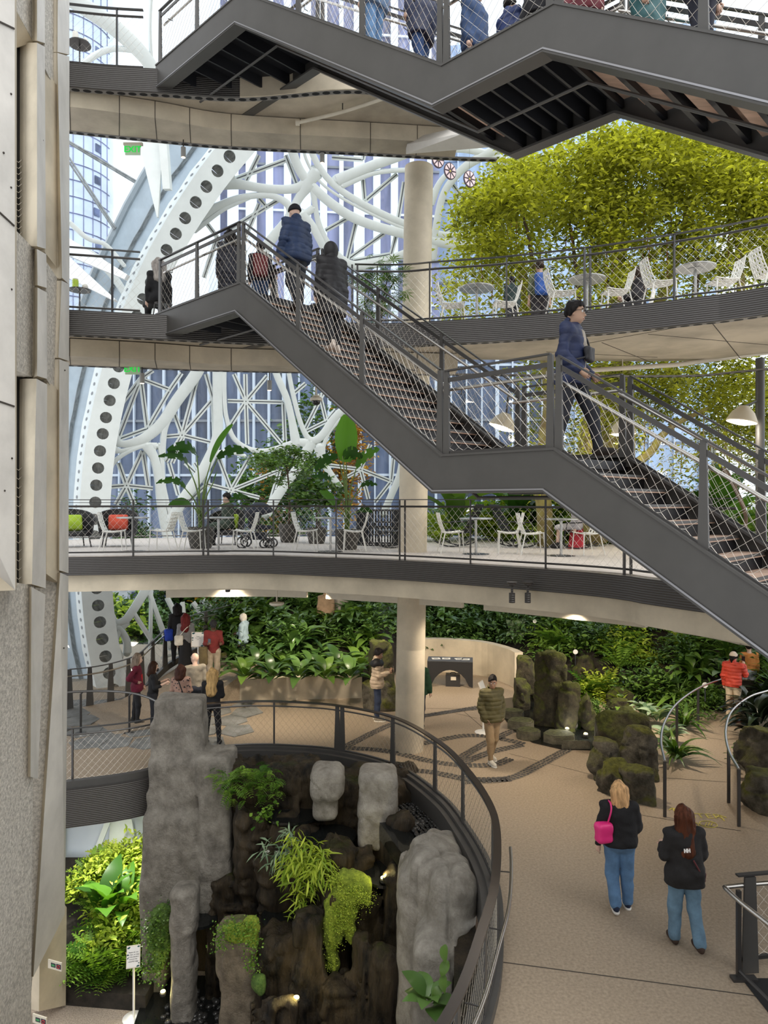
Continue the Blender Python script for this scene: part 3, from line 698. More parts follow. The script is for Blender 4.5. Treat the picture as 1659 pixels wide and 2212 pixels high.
for i in range(len(C)):
    d, n, sd = frame_at(i)
    p00 = mids[i] - sds[i][0] * WH; p01 = mids[i] + sds[i][0] * WH; p10 = mids[i + 1] - sds[i + 1][0] * WH; p11 = mids[i + 1] + sds[i + 1][0] * WH
    rect = []
    for k in range(16):
        t = k / 16 * 4; e = int(t); f = t - e
        rect.append([p00.lerp(p01, f), p01.lerp(p11, f), p11.lerp(p10, f), p10.lerp(p00, f)][e])
    hl = (mids[i + 1] - mids[i]).length / 2; r = .175
    circ = []
    for q in rect:
        v = q - C[i]; v = v - n * v.dot(n); u2 = Vector((v.dot(sd) / WH, v.dot(d) / hl, 0)).normalized(); circ.append(C[i] + sd * u2.x * r + d * u2.y * r)
    bk = [q - n * .06 for q in circ]
    strip.add(rect + circ + bk, [f for k in range(16) for f in ((k, (k + 1) % 16, 16 + (k + 1) % 16, 16 + k), (16 + k, 16 + (k + 1) % 16, 32 + (k + 1) % 16, 32 + k))])
    if i < len(C) - 1: back.bar(C[i] - n * .35, C[i + 1] - n * .35, .62, .02, n)
strip.build('hole_plate', M_white, arch, .5)
M_greyplate = mat('grey_inner_plate', (.24, .235, .22), .45, var=.35, vs=5, stretch=(1, 6, 1))
back.build('inner_plate', M_greyplate, arch)
# narrow flange with small holes, then the deep blue-white web running outward
M_web = mat('arch_web_paint', (.66, .68, .69), .5, var=.05)
E1 = [mids[i] - sds[i][0] * WH for i in range(len(mids))]
side = 1 if (E1[20].x < C[20].x) else -1
E1 = [mids[i] - sds[i][0] * WH * side for i in range(len(mids))]
LOUT = [(395, 262), (360, 300), (318, 367), (290, 415), (262, 468), (240, 515), (215, 562), (192, 620), (170, 680), (150, 745), (132, 815), (118, 890), (108, 970), (104, 1050), (103, 1130), (106, 1210), (112, 1290), (122, 1370), (136, 1440), (155, 1510), (165, 1540)]
LO = resample(spline([S(x, y, SR + .5) for x, y in LOUT], 4), 1.0); n = len(E1)
LO = [LO[round(i * (len(LO) - 1) / (n - 1))] for i in range(n)]
fl_ = MB(); A_ = []; B_ = []
for i in range(n):
    out = (LO[i] - E1[i]).normalized(); A_.append(E1[i] - sds[i][1] * .12); B_.append(E1[i] + out * .34 - sds[i][1] * .28)
fl_.add(E1 + A_ + B_, [f for i in range(n - 1) for f in ((i, i + 1, n + i + 1, n + i), (n + i, n + i + 1, 2 * n + i + 1, 2 * n + i))]); fl_.build('flange', M_white, arch, .5)
sh = MB()
for i in range(n - 1):
    for t in (.25, .75):
        c = (A_[i].lerp(A_[i + 1], t) + B_[i].lerp(B_[i + 1], t)) / 2; d = (A_[i + 1] - A_[i]).normalized(); u = (B_[i] - A_[i]).normalized(); nn = d.cross(u).normalized()
        if nn.y > 0: nn = -nn
        sh.add([c + nn * .012 + d * .055 * math.cos(a) + u * .055 * math.sin(a) for a in np.linspace(0, 6.283, 10, endpoint=False)], [tuple(range(10))])
sh.build('bolt_holes', M_gasket, arch, kind='stuff')
wb = MB(); D_ = [B_[i] - sds[i][1] * .7 for i in range(n)]
wb.add(B_ + D_ + LO, [f for i in range(n - 1) for f in ((i, i + 1, n + i + 1, n + i), (n + i, n + i + 1, 2 * n + i + 1, 2 * n + i))]); wb.build('web_plate', M_web, arch, .5)
rimm = MB(); rimm.tube(LO, .12, 6); rimm.build('outer_rim', mat('grey_rim', (.42, .43, .43), .4), arch, .6)
rib = MB(); mid_ = [D_[i].lerp(LO[i], .35) + sds[i][1] * .02 for i in range(n)]; rib.tube(mid_, .07, 4); rib.build('web_rib', M_greyplate, arch)
mb = MB(); mb.bar(W(325, 285, 19.6), W(341, 470, 19.9), .75, .10, (0, -1, 0), w2=.03); mb.bar(W(352, 285, 19.5), W(362, 410, 19.8), .22, .25, (0, -1, 0), w2=.2); mb.build('stiffener_fin', M_white, arch)
mb = MB(); mb.bar(W(120, 520, 21), W(275, 600, 19.5), .55, .12, (0, -1, 0), w2=.15); mb.build('stiffener_fin', M_web, arch)
mb = MB(); mb.bar(W(120, 560, 20.5), W(250, 650, 19.2), .65, .12, (0, -1, 0), w2=.05); mb.build('stiffener_fin', M_web, arch)
for a, b in (((120, 288), (297, 393)), ((120, 292), (296, 397)), ((110, 292), (247, 496)), ((116, 290), (250, 493))):
    mb = MB(); mb.tube([W(*a, 22.0), W(*b, 22.0)], .035, 6); mb.build('tie_rod', M_greyplate, arch)

# ================================================================== outside
M_ground = mat('street_paving', (.33, .33, .32), .9, var=.1)
g = MB(); g.prism([(-60, 27.2), (60, 27.2), (60, 140), (-60, 140)], -.6, -.5); g.build('ground', M_ground, None, kind='structure', label='street paving outside the dome')
M_bl = mat('tower_glass', (.42, .52, .68), .15, .2, var=.25, vs=.25, stretch=(1, 1, .1)); M_blw = mat('tower_panel', (.80, .84, .92), .5); M_bld = mat('dark_window', (.10, .13, .24), .12, .0, var=.5, vs=.6)
def building(label, c, size, rz, fin_w, fin_sp, m_wall, m_fin, floors, group='buildings outside the dome'):
    o = thing('building', label, 'building', (c[0], c[1], -.5), 0, group); R = Matrix.Rotation(rz, 3, 'Z'); sx, sy, sz = size; C0 = Vector((c[0], c[1], 0))
    mb = MB(); mb.box(C0 + Vector((0, 0, sz / 2 - .5)), size, rz); mb.build('facade', m_wall, o)
    nf = int(sx / fin_sp)
    for i in range(nf + 1):
        x = -sx / 2 + i * fin_sp; w = fin_w * random.choice((.6, 1, 1, 1.5))
        mb = MB(); mb.box(C0 + R @ Vector((x, -sy / 2 - .12, sz / 2 - .5)), (w, .3, sz), rz); mb.build('fin', m_fin, o)
    for k in range(1, floors):
        mb = MB(); mb.box(C0 + R @ Vector((0, -sy / 2 - .06, sz * k / floors)), (sx, .16, .16), rz); mb.build('floor_line', M_gasket if k % 2 else m_fin, o)
    return o
random.seed(11)
M_purple = mat('violet_glass', (.22, .23, .36), .2, var=.5, vs=.35, stretch=(1.4, 1, .18)); M_teal = mat('teal_glass', (.085, .105, .16), .15, var=.7, vs=.4, stretch=(1.2, 1, .2))
building('pale tower with violet glass bands behind the upper glazing', (-4.6, 58), (17, 8, 48), .1, .55, 1.35, M_purple, M_blw, 14)
building('dark teal office block with white posts behind the middle glazing', (-6.0, 50), (33, 6, 18), -.03, .16, 1.0, M_teal, mat('grey_white_post', (.58, .63, .70), .5), 5)
building('blue glass tower behind the column', (14, 62), (26, 8, 44), -.15, .14, 1.9, M_bl, mat('pale_mullion', (.6, .7, .84), .4), 13)
# rounded tower far away
tw = thing('building', 'rounded glass tower far behind the upper walkway', 'building', (-44, 95, -.5), 0, 'buildings outside the dome')
mb = MB(); mb.lathe([(6.2, 0), (6.2, 75), (0, 75.1)], 40, (-42.8, 95, -.5)); mb.build('facade', mat('tower_pale_glass', (.66, .74, .88), .25, var=.12, vs=.2), tw, .6)
for k in range(10, 34):
    mb = MB(); mb.tube([(-42.8 + 6.24 * math.cos(a), 95 + 6.24 * math.sin(a), k * 2.1) for a in np.linspace(math.pi * 1.02, math.pi * 1.98, 24)], .07, 4); mb.build('floor_line', M_purple, tw)
for a in np.linspace(math.pi * 1.1, math.pi * 1.95, 14):
    mb = MB(); mb.tube([(-42.8 + 6.24 * math.cos(a), 95 + 6.24 * math.sin(a), 20), (-42.8 + 6.24 * math.cos(a), 95 + 6.24 * math.sin(a), 74)], .05, 4); mb.build('mullion', M_purple, tw)
for k in range(12, 33, 2):
    mb = MB(); a = math.pi * 1.86 - .02 * (k % 3); c = Vector((-42.8 + 6.27 * math.cos(a), 95 + 6.27 * math.sin(a), k * 2.1 + 1)); mb.box(c, (.06, .9, 1.0), a); mb.build('window', M_bld, tw)
# ================================================================== STAIRS AND RAILINGS
def net(A, B, name, parent, cell=(.135, .072), r=.0023, m=None):
    """diamond cable net between a lower line A and an upper line B (lists of points)"""
    A = resample(A, cell[0] / 2); n = len(A); B = resample(B, cell[0] / 2)
    B = [B[round(i * (len(B) - 1) / (n - 1))] for i in range(n)]
    hgt = sum((b - a).length for a, b in zip(A, B)) / n; rows = max(2, round(hgt / cell[1])); V_ = []; F_ = []
    for j in range(rows + 1):
        pts = []
        for i in range(n):
            t = (j + (.5 if (i + j) % 2 else -.5) * .96) / rows; t = min(1, max(0, t)); pts.append(A[i].lerp(B[i], t))
        base = len(V_)
        for i, p in enumerate(pts):
            up = (B[i] - A[i]).normalized(); q = pts[min(n - 1, i + 1)] - pts[max(0, i - 1)]; nn = up.cross(q).normalized()
            V_ += [p + up * r, p - up * r * .6 + nn * r, p - up * r * .6 - nn * r]
        for i in range(n - 1):
            for k in range(3):
                k2 = (k + 1) % 3; F_.append((base + i * 3 + k, base + i * 3 + 3 + k, base + i * 3 + 3 + k2, base + i * 3 + k2))
    return MB().add(V_, F_).build(name, m or M_cable, parent, kind='stuff')
def plate_post(mb, p, z0, z1, d, w0=.13, w1=.075, th=.022):
    p = Vector((p[0], p[1], 0)); d = Vector((d[0], d[1], 0)).normalized(); s2 = Vector((-d.y, d.x, 0)); P = []
    for z, w in ((z0, w0), (z1, w1)):
        for a, b in ((-w / 2, -th / 2), (w / 2, -th / 2), (w / 2, th / 2), (-w / 2, th / 2)): P.append(p + d * a + s2 * b + Vector((0, 0, z)))
    mb.add(P, [(3, 2, 1, 0), (4, 5, 6, 7), (0, 1, 5, 4), (1, 2, 6, 5), (2, 3, 7, 6), (3, 0, 4, 7)])
UX, UY, VX, VY = .718, -.696, .696, .718
def SP(s, v, z): return Vector((-4.22 + UX * s + VX * v, 13.12 + UY * s + VY * v, z))
def s_at(px):
    r = (px - CX) / F; Y = 9.03 / (1 + .969 * r); return (13.12 - Y) / .696
SA, SB, SCc, SE = 2.69, 6.80, 8.30, 12.4
TAN1, TAN2 = 2.92 / (SB - SA), .655
STW = 1.75
def stair(label, top, s_end=SE):
    def zs(s):
        if s <= SA: return top
        if s <= SB: return top - (s - SA) * TAN1
        if s <= SCc: return top - 2.92
        return top - 2.92 - (s - SCc) * TAN2
    o = thing('staircase', label, 'staircase', SP(SB, .8, top - 2.92), 0, 'dark steel stairs')
    ks = [0, SA, SB, SCc, s_end]
    def offs(dz):                                       # mitred offset of the stair line in the (s,z) plane
        out = []
        for i, s in enumerate(ks):
            z = zs(s); def_ = []
            for j in (i - 1, i):
                if 0 <= j < len(ks) - 1:
                    t = Vector((ks[j + 1] - ks[j], zs(ks[j + 1]) - zs(ks[j]))).normalized(); def_.append(Vector((-t.y, t.x)))
            n = sum(def_, Vector((0, 0))).normalized(); c = n.dot(def_[0]); out.append((s + n.x * dz / c, z + n.y * dz / c))
        return out
    def strip(name, v0, v1, d0, d1, m, parent=o):
        a, b = offs(d0), offs(d1); mb = MB(); P = []
        for (s, z), (s2, z2) in zip(a, b): P += [SP(s, v0, z), SP(s, v1, z), SP(s2, v1, z2), SP(s2, v0, z2)]
        k = len(a); Fs = [(i * 4 + j, i * 4 + 4 + j, i * 4 + 4 + (j + 1) % 4, i * 4 + (j + 1) % 4) for i in range(k - 1) for j in range(4)] + [(0, 1, 2, 3), (4 * k - 1, 4 * k - 2, 4 * k - 3, 4 * k - 4)]
        return mb.add(P, Fs).build(name, m, parent)
    for side, v in (('near', 0.0), ('far', STW)):
        st = strip('stringer', v, v + .025, .06, -.345, M_steel)
        a, b = (v - .012, v + .14) if side == 'near' else (v - .14, v + .037)
        strip('top_flange', a, b, .085, .06, M_steel, st); strip('bottom_flange', a, b + (.06 if side == 'near' else 0), -.345, -.375, M_steel, st)
        if side == 'near': strip('flange_lip', v - .02, v - .012, -.335, -.352, M_lip, st)
    # treads
    def flight(s0, s1, z0, tan):
        n = round(abs(s1 - s0) * tan / .172); g = (s1 - s0) / n; rr = g * tan
        for i in range(n):
            s = s0 + i * g; z = z0 - (i + 1) * rr
            mb = MB(); mb.add([SP(a, v, zz) for zz in (z - .04, z) for a, v in ((s - .03, .05), (s + g, .05), (s + g, STW - .05), (s - .03, STW - .05))], [(3, 2, 1, 0), (4, 5, 6, 7), (0, 1, 5, 4), (1, 2, 6, 5), (2, 3, 7, 6), (3, 0, 4, 7)])
            t = mb.build('tread', M_wood, o)
            mb = MB(); mb.add([SP(a, v, zz) for zz in (z - .026, z + .002) for a, v in ((s + g - .01, .05), (s + g + .004, .05), (s + g + .004, STW - .05), (s + g - .01, STW - .05))], [(3, 2, 1, 0), (4, 5, 6, 7), (0, 1, 5, 4), (1, 2, 6, 5), (2, 3, 7, 6), (3, 0, 4, 7)])
            mb.build('nosing', M_steel, t)
            mb = MB(); mb.add([SP(a, v, zz) for zz in (z - rr - .0, z - .04) for a, v in ((s + g - .05, .05), (s + g - .035, .05), (s + g - .035, STW - .05), (s + g - .05, STW - .05))], [(3, 2, 1, 0), (4, 5, 6, 7), (0, 1, 5, 4), (1, 2, 6, 5), (2, 3, 7, 6), (3, 0, 4, 7)])
            mb.build('riser', M_riser, t)
    flight(SA, SB, top, TAN1); flight(SCc, s_end, top - 2.92, TAN2)
    for a, b, z in ((0, SA, top), (SB, SCc, top - 2.92)):
        mb = MB(); mb.add([SP(s, v, zz) for zz in (z - .10, z) for s, v in ((a, .03), (b, .03), (b, STW - .02), (a, STW - .02))], [(3, 2, 1, 0), (4, 5, 6, 7), (0, 1, 5, 4), (1, 2, 6, 5), (2, 3, 7, 6), (3, 0, 4, 7)]); mb.build('landing', M_riser, o)
        nrib = 6
        for i in range(nrib + 1):
            s = a + .06 + (b - a - .12) * i / nrib; mb = MB(); mb.bar(SP(s, .03, z - .2), SP(s, STW - .02, z - .2), .03, .2); mb.build('landing_rib', M_riser, o)
    for a, b, f in ((SA, SB, zs), (SCc, s_end, zs)):
        n = 9
        for i in range(1, n):
            s = a + (b - a) * i / n; mb = MB(); mb.bar(SP(s, .03, zs(s) - .26), SP(s, STW - .02, zs(s) - .26), .05, .14); mb.build('cross_rib', M_riser, o)
    # closed soffit plates of the landings and a thin conduit below
    mb = MB(); mb.tube([SP(s, .75, zs(s) - .42) for s in (.3, SA, SB, SCc, s_end)], .022, 6); mb.build('conduit', M_steel, o)
    # railings, both sides
    for v, hv in ((.05, .14), (STW - .05, STW - .14)):
        rl = link('railing', None, o)
        brk = [(.05, SA - .04), (SA + .04, SB - .04), (SB + .04, SCc - .05), (SCc + .05, s_end)]
        for bi, (a, b) in enumerate(brk):
            mb = MB(); za = lambda s, h: SP(s, v, zs(min(max(s, a), b)) + h)
            mb.bar(za(a, 1.07), za(b, 1.07), .05, .018); mb.build('top_rail', M_rail, rl)
            mb = MB(); mb.bar(za(a, .96), za(b, .96), .018, .05); mb.build('upper_bar', M_rail, rl)
            mb = MB(); mb.bar(za(a, .10), za(b, .10), .018, .045); mb.build('lower_bar', M_rail, rl)
            mb = MB(); mb.tube([SP(a - .1 if bi else a, hv, zs(a) + .86), SP(b + .05, hv, zs(b) + .86)], .02, 8); mb.build('handrail', M_inox, rl, .8)
            for t in np.linspace(.12, .88, max(2, int((b - a) / 1.3))):
                s = a + (b - a) * t; mb = MB(); mb.tube([SP(s, hv, zs(s) + .85), SP(s, hv, zs(s) + .79), SP(s, v, zs(s) + .79)], .007, 5); mb.build('rail_bracket', M_rail, rl)
            net([za(a, .12), za(b, .12)], [za(a, .945), za(b, .945)], 'cable_net', rl)
            posts = {0: [a + .03, (a + b) / 2, b - .05], 1: [a, a + (b - a) * .34, a + (b - a) * .67, b], 2: [a + .02, b], 3: [a, a + 1.45, a + 2.9]}[bi]
            for s in posts:
                if s > b: continue
                mb = MB(); c = SP(s, v, 0); plate_post(mb, c, zs(s) - .02, zs(s) + 1.06, (UX, UY), .10, .055, .035); mb.build('post', M_steel, rl)
    return o
M_lip = mat('pale_steel_edge', (.30, .30, .32), .35, .6)  # paler steel for the strip along the near stringer's lower edge
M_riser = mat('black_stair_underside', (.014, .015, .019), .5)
stair_mid = stair('dark steel staircase crossing the middle of the void', L3 - .0)
stair_top = stair('dark steel staircase overhead with ribbed underside', L4)

def deck_railing(label, line, z, sp=1.55, h=1.13, second=1.0, parent_name='railing', doubles=(), net_cell=(.135, .075), start=0, end=None):
    L = resample(line, .12); L = [Vector((p.x, p.y, z)) for p in L][start:end]
    o = thing('railing', label, 'railing', L[len(L) // 2], 0, 'terrace railings')
    up = lambda hh: [p + Vector((0, 0, hh)) for p in L]
    MB().sweep([(-.03, -.008), (.03, -.008), (.03, .008), (-.03, .008)], up(h)).build('top_rail', M_rail, o)
    MB().tube(up(second), .021, 6).build('mesh_rail', M_rail, o, .8); MB().tube(up(.07), .018, 6).build('bottom_rail', M_rail, o, .8)
    net(up(.08), up(second), 'cable_net', o, net_cell)
    n = int(sp / .12)
    for i in range(0, len(L), n):
        for k in ((-.05, .05) if (i // n) % 3 == 0 else (0,)):
            mb = MB(); mb.box(L[i] + Vector((k, 0, h / 2 - .02)), (.026 if k == 0 else .034, .045, h + .02)); mb.build('post', M_rail, o)
    return o
def cut(line, x0, x1): return [p for p in line if x0 <= p.x <= x1]
RL2 = offset2(N2, .10); RL3 = offset2(N3, .10); RL4 = offset2(N4, .10)
deck_railing('dark mesh railing along the middle terrace with white chairs', cut(RL2, -8, 4.7), L2)
deck_railing('dark mesh railing of the walkway beside the staircase top', cut(RL3, -8, -4.2), L3)
deck_railing('dark mesh railing of the terrace below the leafy tree', cut(RL3, -.6, 8), L3)
deck_railing('dark mesh railing high at the top walkway beside the core', cut(RL4, -8, -4.25), L4)
deck_railing('thin dark railing along the back of the middle terrace by the glazing', [p for p in offset2(F2, -.25) if -9.5 < p.x < 9], L2, 2.0, 1.07, .95, net_cell=(.2, .14))
# ---- railing round the waterfall opening: leaning plate posts, flat top rail
VR = [Vector((p.x, p.y, 0)) for p in resample(offset2(VOID_R, .08), .12)]
vr = thing('railing', 'curved dark railing with mesh around the waterfall opening', 'railing', VR[len(VR) // 2], 0, 'terrace railings')
upv = lambda h: [p + Vector((0, 0, h)) for p in VR]
MB().sweep([(-.05, -.012), (.05, -.012), (.05, .012), (-.05, .012)], upv(1.07)).build('top_rail', mat('bronze_dark_rail', (.10, .085, .075), .3, .7), vr)
MB().tube(upv(.97), .016, 6).build('mesh_rail', M_rail, vr, .8); MB().tube(upv(.14), .016, 6).build('bottom_rail', M_rail, vr, .8)
net(upv(.15), upv(.97), 'cable_net', vr, (.14, .085), .0022, mat('dull_cable', (.30, .27, .22), .4, .5))
for px, k in ((440, 0), (590, 0), (728, 1), (741, 1), (852, 1), (942, 1), (1000, 1)):
    i = min(range(len(VR)), key=lambda j: abs(VR[j].x / VR[j].y * F + CX - px) + (50 if VR[j].y < 10.4 else 0)); p = VR[i]; t = VR[min(len(VR) - 1, i + 1)] - VR[max(0, i - 1)]
    mb = MB()
    if k: plate_post(mb, p, .0, 1.06, t, .15, .08, .03)
    else: mb.box(p + Vector((0, 0, .53)), (.035, .04, 1.06))
    mb.build('post', M_steel, vr)
for Y in (9.9, 8.6, 7.3, 6.2):
    i = min(range(len(VR)), key=lambda j: abs(VR[j].y - Y) + (9 if VR[j].x < .2 else 0)); t = VR[i + 1] - VR[i - 1]; mb = MB(); plate_post(mb, VR[i], 0, 1.06, t, .16, .08, .03); mb.build('post', M_steel, vr)
i0 = min(range(len(VR)), key=lambda j: abs(VR[j].y - 9.2) + (9 if VR[j].x < .2 else 0))
HR = [p + Vector((0, 0, .93)) for p in offset2(VR, .17)[i0:]]
MB().tube(HR, .021, 8).build('handrail', M_inox, vr, .8)
for k in range(4, len(HR) - 2, 10): MB().tube([HR[k], HR[k] - Vector((0, 0, .07)), VR[i0 + k] + Vector((0, 0, .86))], .008, 5).build('rail_bracket', M_rail, vr)
# ---- left part of the lower walkway
VL = [Vector((p.x, p.y, 0)) for p in resample(offset2(VOID_L, .07), .12)]; VL = [p for p in VL if -7.2 < p.x < -4.55]
ol = thing('railing', 'short mesh railing between the core wall and the tall rock', 'railing', VL[0], 0, 'terrace railings'); up_ = lambda h: [p + Vector((0, 0, h)) for p in VL]
MB().sweep([(-.03, -.008), (.03, -.008), (.03, .008), (-.03, .008)], up_(1.05)).build('top_rail', M_rail, ol); MB().tube(up_(.93), .016, 6).build('mesh_rail', M_rail, ol); MB().tube(up_(.06), .016, 6).build('bottom_rail', M_rail, ol)
net(up_(.07), up_(.93), 'cable_net', ol)
for p in (VL[0], VL[10]): MB().box(p + Vector((0, 0, .52)), (.03, .04, 1.05)).build('post', M_rail, ol)
# curved handrail with two posts in front of the visitors
hp = [W(130, 1479, 16.4), W(180, 1480, 16.6), W(235, 1488, 16.7), W(285, 1492, 16.6), W(320, 1502, 16.3), W(345, 1514, 15.9), W(360, 1524, 15.6)]
hp = [Vector((p.x, p.y, 1.0 - .02 * i)) for i, p in enumerate(hp)]
hr = thing('railing', 'curved steel handrail on two posts in front of the visitors', 'railing', (hp[2].x, hp[2].y, 0), 0, 'ramp handrails')
MB().tube(spline(hp, 5), .028, 8).build('handrail', mat('dull_rail_tube', (.2, .2, .2), .35, .8), hr, .8)
for i in (1, 3):
    MB().tube([hp[i], hp[i] - Vector((.06, 0, .06)), (hp[i].x - .06, hp[i].y, .02)], .026, 6).build('post', M_rail, hr); MB().box((hp[i].x - .06, hp[i].y, .012), (.22, .1, .02)).build('base_plate', M_rail, hr)
# ramp railing along the far glazing
rp = [(150, 1446, 18.5), (205, 1440, 18.8), (260, 1428, 19.2), (300, 1412, 19.6), (330, 1385, 20.0), (365, 1355, 20.6), (420, 1328, 21.3), (480, 1312, 22.0), (520, 1300, 22.6)]
rp = spline([W(*q) for q in rp], 5); ramp_r = thing('railing', 'sweeping ramp railing along the far glazing with wide dark posts', 'railing', (rp[12].x, rp[12].y, 0), 0, 'ramp handrails')
MB().sweep([(-.03, -.01), (.03, -.01), (.03, .01), (-.03, .01)], rp).build('top_rail', M_steel, ramp_r); MB().tube([p - Vector((0, .12, .16)) for p in rp], .022, 6).build('handrail', M_inox, ramp_r, .8)
net([p - Vector((0, 0, 1.0)) for p in rp], [p - Vector((0, 0, .12)) for p in rp], 'cable_net', ramp_r, (.16, .1))
band_ = MB(); band_.sweep([(-.05, -1.2), (.05, -1.2), (.05, -1.02), (-.05, -1.02)], rp); band_.build('curb', M_steel, ramp_r)
for i in range(0, len(rp), 4):
    mb = MB(); t = rp[min(len(rp) - 1, i + 1)] - rp[max(0, i - 1)]; plate_post(mb, rp[i], rp[i].z - 1.1, rp[i].z, t, .2, .1, .03); mb.build('post', M_steel, ramp_r)
# ---- ramp handrails by the boulders on the right
def tube_rail(label, px, hts, posts):
    P = [Vector((G(x, y, h).x, G(x, y, h).y, h)) for (x, y), h in zip(px, hts)]
    o = thing('handrail', label, 'handrail', (P[0].x, P[0].y, 0), 0, 'ramp handrails'); Q = spline(P, 6)
    MB().tube(Q, .024, 8).build('rail', M_inox, o, .8)
    for t in posts:
        p = P[t]; MB().box((p.x, p.y, p.z / 2), (.05, .03, p.z)).build('post', M_rail, o)
    return o
tube_rail('curved stainless handrail beside the mossy boulders at the ramp', [(1436, 1645), (1428, 1600), (1436, 1560), (1462, 1520), (1508, 1487), (1556, 1468), (1600, 1452), (1630, 1445), (1610, 1425), (1585, 1408)], [.95] * 10, [0, 3, 4])
tube_rail('curved stainless handrail in front of the dark bush at the ramp', [(1596, 1662), (1574, 1620), (1568, 1575), (1582, 1535), (1620, 1505), (1659, 1492)], [.95] * 6, [0, 1])
for x, y in ((1424, 1750), (1590, 1765)):
    pass
# ---- railing corner at the bottom of the frame, with stair going down
p0, p1, p2 = G(1590, 2088), G(1655, 2140), G(1605, 2030)
lr = thing('railing', 'dark stair railing with round handrail in the lower corner of the floor', 'railing', (p0.x, p0.y, 0), 0, 'terrace railings')
c = [Vector((4.02, 8.05, 0)), Vector((4.15, 7.2, 0)), Vector((4.3, 6.2, 0))]; far_ = [Vector((4.05, 8.15, 0)), Vector((5.2, 8.3, 0)), Vector((6.4, 8.5, 0))]
MB().tube([q + Vector((0, 0, 1.0)) for q in spline([far_[2], far_[1], far_[0] + Vector((0, 0, .0)), c[0] + Vector((-.12, -.05, 0)), c[1] + Vector((-.1, 0, 0)), c[2] + Vector((-.1, 0, 0))], 6)], .026, 8).build('handrail', M_inox, lr, .8)
MB().bar(far_[0] + Vector((0, 0, 1.12)), far_[2] + Vector((0, 0, 1.12)), .06, .02).build('top_rail', M_rail, lr)
MB().bar(far_[0] + Vector((0, 0, .16)), far_[2] + Vector((0, 0, .16)), .04, .04).build('lower_bar', M_rail, lr)
net([far_[0] + Vector((0, 0, .18)), far_[2] + Vector((0, 0, .18))], [far_[0] + Vector((0, 0, 1.0)), far_[2] + Vector((0, 0, 1.0))], 'cable_net', lr)
mb = MB(); plate_post(mb, far_[0] + Vector((.15, 0, 0)), 0, 1.1, (1, .1), .2, .13, .03); mb.build('post', M_steel, lr)
for q in c[:3]: MB().box(q + Vector((0, 0, .5)), (.045, .045, 1.0)).build('post', M_rail, lr); MB().box(q + Vector((.05, -.02, .015)), (.28, .1, .03)).build('base_plate', M_rail, lr)
MB().tube([q + Vector((0, 0, .1)) for q in c], .02, 6).build('lower_tube', M_rail, lr)
mb = MB(); mb.prism([(4.2, 2.5), (9, 2.5), (9, 8.05), (4.05, 8.05)], .002, .006); mb.build('stair_shade_sheet', M_black, lr)  # flat black sheet painting the darkness of a stairwell on the floor
# ================================================================== ROCKS, WATERFALL, BOULDERS
def rockmat(name, base, dark, moss=None, mossamt=.5, rough=.85, wet=False, bias=.25):
    if name in MATS: return MATS[name]
    m = bpy.data.materials.new(name); m.use_nodes = True; nt = m.node_tree; N = nt.nodes; Lk = nt.links; b = N['Principled BSDF']
    tc = N.new('ShaderNodeTexCoord'); mp = N.new('ShaderNodeMapping'); mp.inputs['Scale'].default_value = (1, 1, .25 if wet else .8); Lk.new(tc.outputs['Object'], mp.inputs[0])
    n1 = N.new('ShaderNodeTexNoise'); n1.inputs['Scale'].default_value = 3.2; n1.inputs['Detail'].default_value = 9; n1.inputs['Roughness'].default_value = .68; Lk.new(mp.outputs[0], n1.inputs['Vector'])
    r = N.new('ShaderNodeValToRGB'); r.color_ramp.elements[0].position = .36; r.color_ramp.elements[1].position = .66; r.color_ramp.elements[0].color = (*dark, 1); r.color_ramp.elements[1].color = (*base, 1)
    Lk.new(n1.outputs[0], r.inputs[0]); out = r.outputs[0]; b.inputs['Roughness'].default_value = rough
    if moss:
        n2 = N.new('ShaderNodeTexNoise'); n2.inputs['Scale'].default_value = 1.6; n2.inputs['Detail'].default_value = 6; Lk.new(tc.outputs['Object'], n2.inputs['Vector'])
        ge = N.new('ShaderNodeNewGeometry'); sx = N.new('ShaderNodeSeparateXYZ'); Lk.new(ge.outputs['Normal'], sx.inputs[0])
        ma = N.new('ShaderNodeMath'); ma.operation = 'MULTIPLY_ADD'; Lk.new(sx.outputs[2], ma.inputs[0]); ma.inputs[1].default_value = bias; Lk.new(n2.outputs[0], ma.inputs[2])
        rr = N.new('ShaderNodeValToRGB'); rr.color_ramp.elements[0].position = mossamt - .1; rr.color_ramp.elements[1].position = mossamt + .12; Lk.new(ma.outputs[0], rr.inputs[0])
        n3 = N.new('ShaderNodeTexNoise'); n3.inputs['Scale'].default_value = 14; n3.inputs['Detail'].default_value = 6; Lk.new(tc.outputs['Object'], n3.inputs['Vector'])
        mr = N.new('ShaderNodeValToRGB'); mr.color_ramp.elements[0].position = .3; mr.color_ramp.elements[1].position = .7; mr.color_ramp.elements[0].color = (*[c * .35 for c in moss], 1); mr.color_ramp.elements[1].color = (*moss, 1); Lk.new(n3.outputs[0], mr.inputs[0])
        mx = N.new('ShaderNodeMixRGB'); Lk.new(rr.outputs[0], mx.inputs[0]); Lk.new(out, mx.inputs[1]); Lk.new(mr.outputs[0], mx.inputs[2]); out = mx.outputs[0]
    Lk.new(out, b.inputs['Base Color'])
    bp = N.new('ShaderNodeBump'); bp.inputs['Strength'].default_value = .9; bp.inputs['Distance'].default_value = .09; n4 = N.new('ShaderNodeTexNoise'); n4.inputs['Scale'].default_value = 9; n4.inputs['Detail'].default_value = 9; n4.inputs['Roughness'].default_value = .7
    Lk.new(mp.outputs[0], n4.inputs['Vector']); Lk.new(n4.outputs[0], bp.inputs['Height']); Lk.new(bp.outputs[0], b.inputs['Normal'])
    MATS[name] = m; return m
M_rock = rockmat('grey_rock', (.34, .315, .275), (.15, .135, .115))
